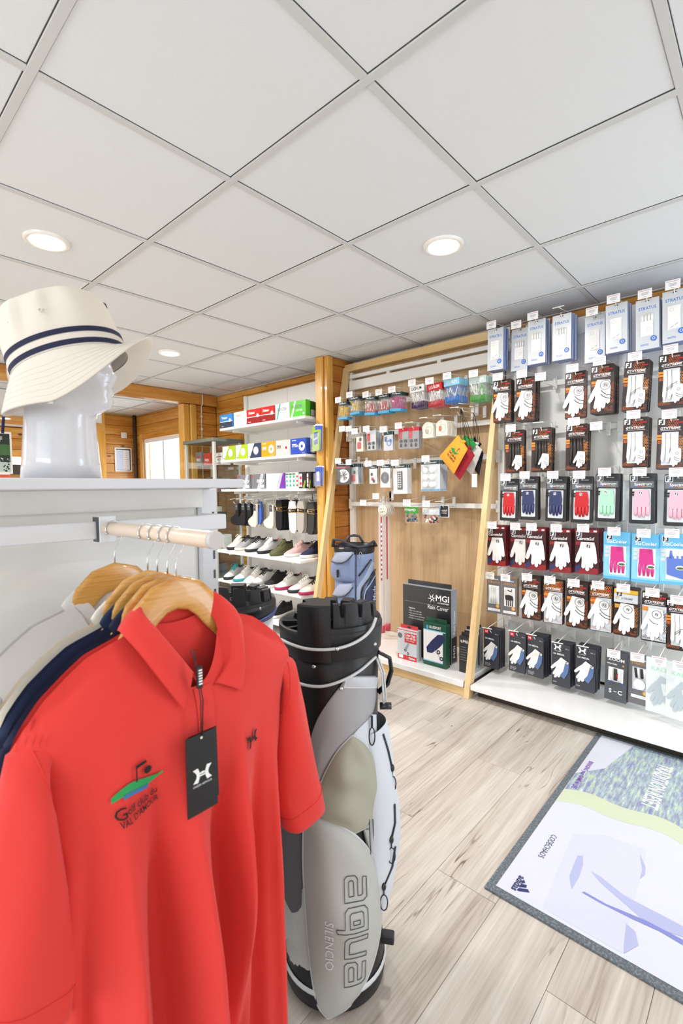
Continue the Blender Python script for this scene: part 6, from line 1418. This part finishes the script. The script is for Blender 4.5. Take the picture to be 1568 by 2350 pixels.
def bagpatch(c, r, left, right_, m, name, parent, off=.002, bulge=.0, nx=10, ny=24, noise=0, label=None, seed=0, pipe=None, pr=.003):
    "panel on the bag: left and right edges given as (x,y) outlines running down"
    ya = max(left[0][1], right_[0][1]); yb = min(left[-1][1], right_[-1][1])
    L_ = [(y, x) for x, y in left]; Q_ = [(y, x) for x, y in right_]
    def f(u, v):
        y = lerp(ya, yb, v); x = lerp(spl(y, L_), spl(y, Q_), u)
        bb = bulge*(math.sin(math.pi*u)**.6)*(math.sin(math.pi*min(max(v, 0), 1))**.5)
        bb += noise*(math.sin(u*7+v*5+seed)*math.sin(v*11-u*4+seed*2)+.6*math.sin(u*3-v*17+seed))*math.sin(math.pi*u)*math.sin(math.pi*v)
        p = raycyl(x, y, c, r+off); q = Vector((p.x-c[0], p.y-c[1], 0)).normalized(); return p+q*bb-Vector(parent.location)
    b = MB(); b.grid(f, nx, ny, m)
    o = part(b, name, parent, label); LAST[0] = o
    b = MB()  # edge folded back to the barrel so that the panel has thickness
    rim = [f(i/nx, 0) for i in range(nx+1)]+[f(1, j/ny) for j in range(1, ny+1)]+[f(1-i/nx, 1) for i in range(1, nx+1)]+[f(0, 1-j/ny) for j in range(1, ny)]
    cc = Vector((c[0], c[1], 0))-Vector((parent.location.x, parent.location.y, 0))
    inn = []
    for p in rim:
        q = Vector((p.x-cc.x, p.y-cc.y, 0)); l_ = q.length; inn.append(p-q.normalized()*max(.002, l_-r+.002))
    for i in range(len(rim)):
        j = (i+1) % len(rim); b.poly([rim[i], inn[i], inn[j], rim[j]], m)
    if pipe: b.tube(rim+[rim[0]], pr, pipe, 6, cap=False)
    part(b, name+'_edge', o)
    return f
def pathon(c, r, pts, rad, m, name, parent, off=.003, seg=6, n=20, flat=None):
    P = []
    for (x0, y0), (x1, y1) in zip(pts, pts[1:]):
        k = max(2, n//len(pts))
        for i in range(k): P.append(raycyl(lerp(x0, x1, i/k), lerp(y0, y1, i/k), c, r+off)-Vector(parent.location))
    P.append(raycyl(*pts[-1], c, r+off)-Vector(parent.location))
    b = MB(); b.tube(P, rad, m, seg, flat=flat); return part(b, name, parent)
def bag_top(e, r, z0, zl, zt, phi0, m='bag_black', m2='bag_black2'):
    "moulded divider top: low rim all round, raised block with V notches; phi0 = direction towards the viewer"
    b = MB(); n = 64
    b.lathe([(r*.93, z0), (r, z0+.01), (r*1.03, zl-.012), (r*1.03, zl), (r*.97, zl), (r*.955, zl-.014), (r*.84, zl-.014), (r*.83, zl-.05), (.002, zl-.06)], m, seg=n); part(b, 'top_collar', e)
    def A(d): return phi0+R(d)
    # solid block
    b = MB(); P = [(r*1.04*math.cos(A(a)), r*1.04*math.sin(A(a))) for a in range(-36, 4, 4)]+[(r*.45*math.cos(A(a)), r*.45*math.sin(A(a))) for a in range(0, -40, -8)]
    b.loft([[(x, y, z0+.005) for x, y in P], [(x, y, zt+.018) for x, y in P], [(x*.985, y*.985, zt+.022) for x, y in P]], m, smooth=False); part(b, 'tall_block', e)
    # notched wall
    b = MB(); notch = [14, 38, 62, 88, 114, 140, 166, 192]; outer = []
    seq = [3+i*1.0 for i in range(219)]
    def th(d):
        k = min(abs(d-q) for q in notch); top = lerp(zt+.022, zt-.012, smooth(abs(d-10)/130)); f_ = 1 if k < 2.4 else max(0, 1-(k-2.4)/1.8); return top-f_*.034
    for d in seq:
        a = A(d); ro, ri = r*.90, r*.70
        outer.append([(ro*1.04*math.cos(a), ro*1.04*math.sin(a), zl+.004), (ro*math.cos(a), ro*math.sin(a), th(d)), (ri*math.cos(a), ri*math.sin(a), th(d)-.004), (ri*math.cos(a), ri*math.sin(a), zl-.03)])
    b.loft(outer, m2, closed=False, cap=False, smooth=False); b.loft([[(r*math.cos(A(d)), r*math.sin(A(d)), zl+.010), (r*.86*math.cos(A(d)), r*.86*math.sin(A(d)), zl+.006)] for d in range(0, 224, 4)], m2, closed=False, cap=False)
    b.loft([[(r*1.03*math.cos(A(d)), r*1.03*math.sin(A(d)), zl-.006), (r*math.cos(A(d)), r*math.sin(A(d)), zl+.010)] for d in range(0, 224, 4)], m, closed=False, cap=False)
    part(b, 'notched_wall', e)
    b = MB()
    for d in (-60, -92, -130): 
        a = A(d); b.box((0, -.004, zl-.035), (r*.98, .004, zl-.002), m2, .001, Matrix.Rotation(a, 4, 'Z'))
    b.tube([(r*.5*math.cos(A(d)), r*.5*math.sin(A(d)), zl-.006) for d in range(-160, -30, 10)], .004, m2, 6)
    part(b, 'divider', e)
# grey bag --------------------------------------------------------------
gc = (.871, .833); gr_ = .118
gb = empty('golf_bag', (gc[0], gc[1], 0), 'large grey and black golf cart bag with outlined lettering, right of the coral polo', 'golf bag')
phi = math.atan2(-gc[1], -gc[0])
b = MB(); b.lathe([(.001, .0), (.112, .0), (.128, .012), (.131, .035), (.127, .075), (.124, .11), (.119, .13)], 'boot', seg=48); part(b, 'boot', gb)
b = MB(); b.lathe([(.1305, .048), (.1335, .052), (.1335, .058), (.130, .062)], 'bag_pipe', seg=48); part(b, 'boot_piping', gb)
b = MB(); b.lathe([(.117, .12), (.113, .3), (.114, .55), (.117, .70), (.119, .80), (.122, .866)], 'bag_black', seg=56, cap=True); part(b, 'barrel', gb)
bag_top(gb, .126, .848, .919, .962, phi)
def ringpipe(pts, name, rr=.121):
    P = [(x, spl(x, pts)) for x in [pts[0][0]+(pts[-1][0]-pts[0][0])*i/30 for i in range(31)]]; pathon(gc, rr, P, .0042, 'bag_pipe', name, gb, .004, 7, 60, .8)
ringpipe([(645, 1467), (668, 1478), (700, 1488), (735, 1491), (775, 1488), (810, 1477), (840, 1458), (856, 1438), (863, 1418)], 'silver_piping', .1325)
ringpipe([(668, 1560), (700, 1572), (740, 1575), (785, 1562), (825, 1540), (862, 1508)], 'silver_piping')
for px, py in ((774, 1489), (721, 1529), (783, 1580), (860, 1478)):
    p = raycyl(px, py, gc, .126 if py != 1489 else .138)-Vector(gb.location); b = MB(); b.ell(p, (.0052, .0052, .0052), 'chrome', 12, 8); part(b, 'rivet', gb)
bagpatch(gc, .119, [(796, 1556), (792, 1570), (784, 1592)], [(863, 1514), (866, 1545), (864, 1578)], 'bag_vinyl', 'handle_band', gb, .005, .003, 10, 10, pipe='bag_pipe', pr=.002)
bagpatch(gc, .118, [(800, 1552), (782, 1575), (752, 1615), (728, 1655), (714, 1700), (711, 1750), (718, 1800), (722, 1812)], [(862, 1552), (862, 1600), (852, 1640), (815, 1678), (775, 1718), (748, 1760), (730, 1800), (724, 1812)], 'bag_vinyl2', 'spiral_panel', gb, .004, .006, 12, 40, noise=.0012, pipe='bag_lines', pr=.0016)
bagpatch(gc, .118, [(850, 1640), (815, 1682), (775, 1722), (748, 1764), (730, 1804), (718, 1850), (700, 1900)], [(864, 1640), (866, 1700), (868, 1780), (866, 1900), (866, 1900)], 'bag_light', 'side_fabric', gb, .002, .002, 10, 30)
bagpatch(gc, .118, [(808, 1688), (776, 1722), (752, 1762), (735, 1800), (722, 1840), (716, 1860), (745, 1885), (800, 1912)], [(812, 1688), (838, 1708), (860, 1742), (872, 1772), (870, 1820), (862, 1862), (846, 1895), (812, 1914)], 'bag_olive', 'upper_pocket', gb, .006, .020, 20, 40, noise=.0085, seed=1, pipe='bag_pipe', pr=.0016)
bagpatch(gc, .118, [(641, 1850), (640, 1960), (643, 2060), (648, 2150)], [(696, 1850), (697, 1960), (702, 2060), (710, 2150)], 'bag_dgrey', 'left_pocket', gb, .003, .006, 10, 24, noise=.002, seed=3, label='dark grey side pocket')
bagpatch(gc, .118, [(644, 2040), (646, 2120), (648, 2190), (650, 2236)], [(706, 2040), (710, 2120), (716, 2190), (722, 2236)], 'bag_grey', 'lower_fabric', gb, .006, .004, 10, 16, noise=.003, seed=5)
bagpatch(gc, .118, [(838, 1905), (850, 1960), (860, 2010)], [(862, 1790), (864, 1900), (866, 2010)], 'bag_grey', 'centre_strip', gb, .006, .002, 4, 16)
for x_ in (850, 858): pathon(gc, .118, [(x_-2, 1880), (x_, 1940), (x_+3, 2005)], .0013, 'zip_dark', 'strip_seam', gb, .012, 5, 10)
fp = bagpatch(gc, .118, [(700, 1862), (697, 1900), (696, 1980), (701, 2080), (709, 2180), (719, 2260), (731, 2310), (752, 2337)], [(703, 1862), (760, 1885), (810, 1912), (846, 1950), (868, 2000), (877, 2060), (872, 2140), (856, 2210), (830, 2270), (795, 2315), (756, 2337)], 'bag_grey', 'front_pocket', gb, .010, .030, 22, 48, noise=.0050, seed=2, pipe='bag_pipe', pr=.0026)
FPO = LAST[0]
def onp(dx, dy, off=.052): 
    def T(u, v): return raycyl(dx+v, dy+u, gc, .118+off-.004)-Vector(gb.location)
    return T
def surf(px, py, lift):
    "point of the front pocket surface under a pixel, lifted off it"
    ya, yb = 1862, 2337; v = (py-ya)/(yb-ya)
    L_ = [(1862, 700), (1900, 697), (1980, 696), (2080, 701), (2180, 709), (2260, 719), (2310, 731), (2337, 752)]; Q_ = [(1862, 703), (1885, 760), (1912, 810), (1950, 846), (2000, 868), (2060, 877), (2140, 872), (2210, 856), (2270, 830), (2315, 795), (2337, 756)]
    u = (px-spl(py, L_))/(spl(py, Q_)-spl(py, L_)); u = max(.02, min(.98, u)); p = fp(u, v); cc = p; q = Vector((p.x, p.y, 0)).normalized(); return p+q*lift
b = MB(); Tt = lambda l: (lambda u, v: surf(784+v, 1992+u, l))
GA = [[(.12, 0), (1, 0), (1, .82), (.86, 1), (.06, 1), (.06, .82), (.74, .82), (.80, .74), (.80, .60), (.14, .60), (0, .48), (0, .12)], [(.26, .2), (.80, .2), (.80, .42), (.26, .42), (.2, .36), (.2, .26)]]
GQ = [[(.15, 0), (.80, 0), (.80, -.34), (1, -.30), (1, 1), (.15, 1), (0, .86), (0, .14)], [(.27, .2), (.80, .2), (.80, .8), (.27, .8), (.2, .72), (.2, .28)], [(.50, .34), (.66, .34), (.66, .64), (.50, .64)]]
GU = [[(0, 1), (.2, 1), (.2, .28), (.28, .2), (.80, .2), (.80, 1), (1, 1), (1, 0), (.15, 0), (0, .14)]]
for gi, gl_ in enumerate((GA, GQ, GU, GA)):
    for loop in gl_:
        pts = []
        for (xa, za), (xb, zb) in zip(loop, loop[1:]+loop[:1]):
            for j in range(4): pts.append((2+gi*64+lerp(xa, xb, j/4)*54, 2+lerp(za, zb, j/4)*44))
        P = [Tt(.0018)(*p_) for p_ in pts]; b.tube(P+[P[0]], .0009, 'zip_dark', 4, cap=False)
part(b, 'lettering', FPO, 'dark outlined lettering')
b = MB(); b.text('SILENCIO', 0, 0, 17, 'bag_white', T=lambda u, v: surf(750+v, 2088+u, .0016), bold=.0, width=118); part(b, 'lettering', FPO, 'white lettering')
# side pocket bulging to the right
def side_pocket(z0, z1, a_deg, w_, out, m, name, noise=.003):
    b = MB(); a0 = phi+R(a_deg)
    def f(u, v):
        a = a0+(u-.5)*w_; bb = out*(max(0, math.sin(math.pi*u))**.55)*(max(0, math.sin(math.pi*(.04+.92*v)))**.4)*(1-.25*v); bb += noise*math.sin(u*8+v*9)*math.sin(math.pi*u)
        rr = .116+bb; return (rr*math.cos(a), rr*math.sin(a), lerp(z0, z1, v))
    b.grid(f, 18, 24, m); part(b, name, gb)
    return f
f1 = side_pocket(.20, .66, 80, 1.25, .060, 'bag_light', 'side_pocket')
f2 = side_pocket(.215, .66, -72, 1.3, .036, 'bag_dgrey', 'side_pocket'); side_pocket(.125, .22, -72, 1.3, .026, 'bag_grey', 'side_pocket')
side_pocket(.15, .66, 165, 1.5, .035, 'bag_light', 'back_panel')
def zipline(pts, f=f1):
    P = [Vector(f(u, v))*1.0+Vector((math.cos(phi+R(80)), math.sin(phi+R(80)), 0))*.002 for u, v in pts]; b = MB(); b.tube(P, .0035, 'zip_dark', 6, flat=.6); LAST[0] = part(b, 'zip', gb); return P[-1]
for pts in (((.30, .97), (.34, .88), (.36, .78)), ((.30, .60), (.30, .50), (.24, .42)), ((.32, .36), (.28, .26), (.14, .18))):
    pe = zipline(pts); b = MB(); b.ell(pe, (.006, .006, .010), 'spec_black', 8, 6); b.tube([pe, pe+Vector((0, 0, -.02))], .0016, 'spec_black', 5); c_ = pe+Vector((0, 0, -.040)); q = camR*.009
    b.tube([c_+q*math.cos(R(t_))+Vector((0, 0, .020*math.sin(R(t_)))) for t_ in range(0, 361, 30)], .0016, 'spec_black', 5, cap=False); part(b, 'zip_pull', LAST[0])
p = raycyl(854, 1690, gc, .127)-Vector(gb.location); b = MB(); q = camR*.007; b.tube([p+q*math.cos(R(t_))+Vector((0, 0, .022*math.sin(R(t_)))) for t_ in range(0, 361, 30)], .0016, 'spec_black', 5, cap=False); b.tube([p+Vector((0, 0, .022)), p+Vector((0, 0, .05))], .003, 'zip_dark', 5); part(b, 'zip_pull', gb)
# carry handle, cord and toggle
q = lambda d, rr, z: Vector((rr*math.cos(phi+R(d)), rr*math.sin(phi+R(d)), z))
b = MB(); b.tube([q(74, .118, .845), q(80, .148, .825), q(84, .152, .79), q(84, .142, .755), q(80, .118, .735)], .008, 'spec_black', 8, flat=.6); part(b, 'handle', gb)
b = MB(); b.tube([q(62, .125, .835), q(66, .134, .80), q(68, .137, .74), q(70, .136, .715)], .0026, 'bag_pipe', 6); b.tube([q(66, .126, .835), q(70, .136, .80), q(72, .140, .74), q(72, .138, .71)], .0026, 'bag_pipe', 6); part(b, 'cord', gb)
b = MB(); c_ = q(71, .138, .712); b.tube([c_-camR*.012, c_+camR*.016], .0085, 'spec_black', 10); part(b, 'toggle', gb)
b = MB(); c_ = q(78, .125, .10); b.box((-.02, -.012, -.012), (.03, .012, .012), 'spec_black', .003, Matrix.Translation(c_) @ Matrix.Rotation(phi+R(78), 4, 'Z')); part(b, 'foot_bracket', gb)
# white bag behind ------------------------------------------------------
wc = (.842, 1.215); wp = math.atan2(-wc[1], -wc[0])
wbg = empty('golf_bag', (wc[0], wc[1], 0), 'white golf bag with black divider top and blue piping, behind the coral polo', 'golf bag')
b = MB(); b.lathe([(.001, 0), (.11, 0), (.126, .012), (.128, .04), (.122, .12)], 'boot', seg=40); part(b, 'boot', wbg)
b = MB(); b.lathe([(.118, .12), (.114, .3), (.114, .6), (.119, .80), (.123, .868)], 'bag_white', seg=48, cap=True); part(b, 'barrel', wbg)
bag_top(wbg, .127, .860, .912, .957, wp-R(40))
b = MB(); b.tube([((.1285)*math.cos(t_), .1285*math.sin(t_), .868+.018*math.cos(t_-wp-1.9)) for t_ in [2*math.pi*k/48 for k in range(49)]], .0048, 'pipe_blue', 7, cap=False); part(b, 'blue_piping', wbg)
p = raycyl(597, 1397, wc, .13)-Vector(wbg.location); b = MB(); b.ell(p, (.004, .004, .005), 'chrome', 10, 6); part(b, 'rivet', wbg)
# blue bag at the oak display -------------------------------------------
bc = (2.158, 1.862); br_ = .118; bp_ = math.atan2(-bc[1], -bc[0])
bb = empty('golf_bag', (bc[0], bc[1], 0), 'slate blue golf cart bag standing before the oak display', 'golf bag')
b = MB(); b.lathe([(.001, 0), (.115, 0), (.125, .02), (.122, .1), (.118, .3), (.119, .6), (.116, .80)], 'tm_blue', seg=40); part(b, 'barrel', bb)
b = MB(); b.lathe([(.116, .80), (.1185, .81), (.1185, .865), (.114, .87)], 'tm_blue', seg=40); part(b, 'collar', bb)
b = MB(); b.lathe([(.114, .865), (.120, .875), (.122, .905), (.115, .915), (.100, .912), (.095, .86), (.001, .85)], 'bag_black', seg=40); part(b, 'top_cuff', bb)
q = lambda d, rr, z: Vector((rr*math.cos(bp_+R(d)), rr*math.sin(bp_+R(d)), z))
b = MB(); b.tube([q(-82, .128, .905), q(-66, .130, .948), q(-36, .126, .952), q(-10, .128, .925), q(10, .130, .912), q(34, .130, .918), q(58, .132, .938), q(82, .130, .905)], .010, 'zip_dark', 8, flat=.7); part(b, 'rim_handle', bb)
b = MB(); b.tube([q(150, .12, .905), q(165, .12, .95), q(180, .12, .955), q(195, .12, .95), q(210, .12, .905)], .010, 'zip_dark', 8, flat=.7); part(b, 'rim_handle', bb)
U = lambda x, y: (700+x/7.127, 1200+y/7.127)
bagpatch(bc, .118, [U(505, 480), U(470, 540), U(430, 660), U(415, 760), U(430, 860), U(470, 910), U(600, 965)], [U(800, 480), U(815, 560), U(815, 700), U(815, 850), U(810, 930), U(800, 950), U(780, 965)], 'tm_blue', 'upper_pocket', bb, .008, .035, 12, 18, noise=.002)
bagpatch(bc, .118, [U(530, 490), U(470, 560), U(450, 600), U(480, 650)], [U(770, 490), U(760, 540), U(700, 600), U(640, 650)], 'tm_light', 'pocket_flap', bb, .046, .004, 8, 8)
pathon(bc, .118, [U(435, 630), U(500, 655), U(600, 660), U(690, 620), U(790, 510)], .006, 'spec_black', 'zip', bb, .048, 6, 14, .5)
bagpatch(bc, .118, [U(530, 980), U(490, 1080), U(450, 1180), U(450, 1260), U(470, 1500), U(500, 2150)], [U(800, 980), U(815, 1100), U(815, 1200), U(815, 1300), U(815, 1500), U(815, 2150)], 'tm_blue', 'lower_pocket', bb, .008, .030, 12, 18, noise=.002)
bagpatch(bc, .118, [U(560, 1000), U(500, 1080), U(455, 1160), U(460, 1200)], [U(760, 1010), U(760, 1080), U(720, 1150), U(640, 1200)], 'tm_light', 'pocket_flap', bb, .040, .004, 8, 8)
pathon(bc, .118, [U(452, 1190), U(560, 1215), U(660, 1190), U(730, 1130), U(790, 1050)], .006, 'spec_black', 'zip', bb, .044, 6, 14, .5)
bagpatch(bc, .118, [U(1160, 760), U(1060, 960), U(1000, 1120), U(985, 1300), U(985, 2200)], [U(1185, 760), U(1195, 960), U(1195, 1120), U(1195, 1300), U(1195, 2200)], 'tm_navy', 'navy_side', bb, .004, .008, 8, 18)
bagpatch(bc, .118, [U(1090, 640), U(960, 900), U(850, 1050), U(845, 1260), U(845, 2200)], [U(1150, 640), U(1050, 900), U(925, 1060), U(905, 1260), U(905, 2200)], 'tm_grey', 'ribbed_strip', bb, .003, .002, 5, 18)
pathon(bc, .118, [U(1155, 760), U(1060, 900), U(960, 1040), U(930, 1140), U(925, 1300), U(925, 1600)], .0075, 'spec_black', 'dark_stripe', bb, .006, 6, 22, .4)
pathon(bc, .118, [U(1145, 860), U(1060, 1010), U(990, 1110), U(965, 1200), U(960, 1600)], .0055, 'tm_light', 'light_stripe', bb, .006, 6, 22, .4)
pathon(bc, .118, [U(1085, 600), U(1020, 690), U(940, 800), U(880, 870)], .007, 'spec_black', 'zip', bb, .005, 6, 14, .5)
pathon(bc, .118, [U(840, 480), U(838, 700), U(836, 950), U(836, 1250), U(836, 1600)], .002, 'zip_dark', 'seam', bb, .004, 5, 16)
b = MB(); T_ = lambda u, v: raycyl(700+(1165-v*1.0)/7.127, 1200+(1560-u)/7.127, bc, .133)-Vector(bb.location)
b.text('TaylorMade', 0, 0, 56, 'tm_light', T=lambda u, v: raycyl(700+(1165-v)/7.127*1.0, 1200+(1560-u)/7.127, bc, .134)-Vector(bb.location), width=530, bold=.02); part(b, 'lettering', bb, 'pale blue vertical lettering')
p0 = raycyl(*U(600, 412), bc, .122)-Vector(bb.location); b = MB(); b.shape(disc(598, 412, 54, 20, ry=38), 'print_black', T=lambda x, y: raycyl(700+x/7.127, 1200+y/7.127, bc, .1215)-Vector(bb.location)); b.shape(disc(598, 412, 44, 20, ry=5), 'print_white', T=lambda x, y: raycyl(700+x/7.127, 1200+y/7.127, bc, .1225)-Vector(bb.location)); part(b, 'oval_badge', bb)
b = MB(); pts = [raycyl(*U(x, y), bc, .124)-Vector(bb.location) for x, y in ((880, 370), (940, 370), (940, 480), (880, 480))]; b.poly(pts, 'print_black'); pe = raycyl(*U(910, 540), bc, .128)-Vector(bb.location)
b.tube([pe+camR*.009*math.cos(R(t_))+Vector((0, 0, .022*math.sin(R(t_)))) for t_ in range(0, 361, 30)], .0018, 'chrome', 5, cap=False); part(b, 'towel_clip', bb)
b = MB(); p = raycyl(*U(535, 830), bc, .166)-Vector(bb.location); b.box((-.003, -.006, -.022), (.003, .006, .022), 'spec_black', .001, Matrix.Translation(p) @ Matrix.Rotation(bp_, 4, 'Z')); part(b, 'rubber_tab', bb)

# ------------------------------------------------------------------ door mat
mt = mat('mat_border', '5e666c', .9); 
nt = mt.node_tree; tc = nt.nodes.new('ShaderNodeTexCoord'); n1 = nt.nodes.new('ShaderNodeTexNoise'); n1.inputs['Scale'].default_value = 160; r_ = nt.nodes.new('ShaderNodeValToRGB'); r_.color_ramp.elements[0].position = .45; r_.color_ramp.elements[0].color = lin('5a6268'); r_.color_ramp.elements[1].position = .72; r_.color_ramp.elements[1].color = lin('828b91')
nt.links.new(tc.outputs['Object'], n1.inputs['Vector']); nt.links.new(n1.outputs['Fac'], r_.inputs[0]); nt.links.new(r_.outputs[0], nt.nodes['Principled BSDF'].inputs['Base Color'])
mat('mat_print', 'd2d4df', .42, bump=(140, .3)); mat('mat_lav', 'cccedf', .5); mat('mat_lav2', 'adb2d6', .5); mat('mat_blue', '7f86c6', .5); mat('mat_grass', 'c9d2b6', .5); mat('mat_purple', '7a4bb0', .5); mat('mat_ink', '2c3268', .5)
mf = mat('mat_forest', 'a9b8c8', .5); nt = mf.node_tree; tc = nt.nodes.new('ShaderNodeTexCoord'); mp = nt.nodes.new('ShaderNodeMapping'); mp.inputs['Scale'].default_value = (7, 40, 1); n1 = nt.nodes.new('ShaderNodeTexNoise'); n1.inputs['Scale'].default_value = 2; n1.inputs['Detail'].default_value = 6; n1.inputs['Roughness'].default_value = .7
r_ = nt.nodes.new('ShaderNodeValToRGB'); el_ = r_.color_ramp.elements; el_[0].position = .30; el_[0].color = lin('6f79ba'); el_[1].position = .72; el_[1].color = lin('d9ddd6')
for p_, c_ in ((.40, '8f8bc0'), (.46, '96a698'), (.52, 'a5b3d6'), (.58, 'b7cc8e'), (.64, 'c9d3e4')): e_ = el_.new(p_); e_.color = lin(c_)
nt.links.new(tc.outputs['Object'], mp.inputs[0]); nt.links.new(mp.outputs[0], n1.inputs['Vector']); nt.links.new(n1.outputs['Fac'], r_.inputs[0]); nt.links.new(r_.outputs[0], nt.nodes['Principled BSDF'].inputs['Base Color'])
X0, X1, Yt, Yb = 1.354, 2.61, .650, -.75
dm = empty('door_mat', (X0, Yb, 0), 'large printed door mat with a grey border, in front of the glove wall', 'mat')
b = MB(); w_, h_, bd = X1-X0, Yt-Yb, .026
b.box((0, 0, .0005), (w_, h_, .007), 'mat_border', .001); part(b, 'border', dm)
b = MB(); b.box((bd, bd, .0072), (w_-bd, h_-bd, .0090), 'mat_print', .0006); part(b, 'printed_pile', dm)
G = lambda px, py, z=.0094: W(px, py, Z=z)-Vector((X0, Yb, 0))
b = MB()
def pp(pts, m, z=.0094): b.poly([tuple(G(x, y, z)) for x, y in pts], m)
q5 = lambda x, y: (1080+x*.3112, 1640+y*.3112)
xf, xg = 2.02-X0, 1.93-X0
ym = h_-bd-.002; NJ = 40
pf = lambda t: xf+.035*math.sin(t*9)+.015*math.sin(t*31)+.05*t
for j in range(NJ):
    a_, c_ = j/NJ, (j+1)/NJ; ya, yc = ym-a_*(h_-2*bd), ym-c_*(h_-2*bd)
    b.poly([(pf(a_), ya, .0094), (pf(c_), yc, .0094), (w_-bd-.001-.2*max(0, .16-c_)/.16*0, yc, .0094), (w_-bd-.001, ya, .0094)][::-1], 'mat_forest')
    b.poly([(pf(a_)-.10*(1-.4*a_), ya, .0093), (pf(c_)-.10*(1-.4*c_), yc, .0093), (pf(c_), yc, .0093), (pf(a_), ya, .0093)][::-1], 'mat_grass')
b.poly([(w_-bd-.001, ym, .0096), (w_-bd-.42, ym, .0096), (w_-bd-.30, ym-.085, .0096), (w_-bd-.001, ym-.14, .0096)], 'mat_print')
part(b, 'picture', dm)
b = MB()
pp([q5(*p) for p in ((760, 880), (650, 1130), (535, 1425), (1115, 1758), (1160, 1560), (1300, 1000), (1000, 890))], 'mat_lav', .0093)
pp([q5(*p) for p in ((790, 1040), (830, 1040), (830, 1110), (800, 1200), (745, 1290), (730, 1190))], 'mat_lav2', .0096)
pp([q5(*p) for p in ((890, 1155), (960, 1195), (1130, 1330), (1300, 1420), (1568, 1560), (1568, 1640), (1330, 1560), (1110, 1370), (960, 1240))], 'mat_lav2', .0097)
pp([q5(*p) for p in ((820, 1310), (960, 1390), (1180, 1500), (1400, 1600), (1568, 1700), (1568, 1660), (1300, 1520), (1000, 1395), (840, 1305))], 'mat_blue', .0098)
pp([q5(*p) for p in ((1150, 1540), (1215, 1600), (1240, 1700), (1130, 1762))], 'mat_lav2', .0099)
pp([q5(*p) for p in ((1250, 1030), (1290, 1120), (1285, 1180), (1250, 1210), (1270, 1150))], 'mat_lav2', .0099)
part(b, 'ghost_figure', dm)
def mtext(t, px, py, h, m, width, bold=.0, z=.0101):
    b = MB(); o_ = G(px, py, z); b.text(t, 0, 0, h, m, T=lambda u, v: (o_.x-u, o_.y-v, z), width=width, bold=bold); part(b, 'lettering', dm)
def span(a, c): return (W(*a, Z=.009)-W(*c, Z=.009)).length
mtext('adidas', 1193, 2008, .022, 'mat_ink', span((1193, 2008), (1175, 2040)), .03)
mtext('CODECHAOS', 1267, 1914, .020, 'mat_ink', span((1267, 1914), (1241, 1967)), -.01)
mtext('TRADITION RESET', 1512, 1752, .058, 'print_white', span((1512, 1752), (1476, 1848)), .02)
mtext('BRINGING your GAME to LIFE', 1353, 1746, .018, 'mat_purple', span((1353, 1746), (1316, 1808)), .03)
b = MB()
for pts in ([(378, 1228), (394, 1216), (404, 1236), (398, 1243)], [(360, 1258), (378, 1248), (416, 1256), (412, 1276), (376, 1272)], [(342, 1290), (357, 1278), (424, 1287), (436, 1311), (352, 1300)]): pp([q5(*p) for p in pts], 'mat_ink', .0101)
part(b, 'striped_emblem', dm, 'dark blue three-bar emblem')
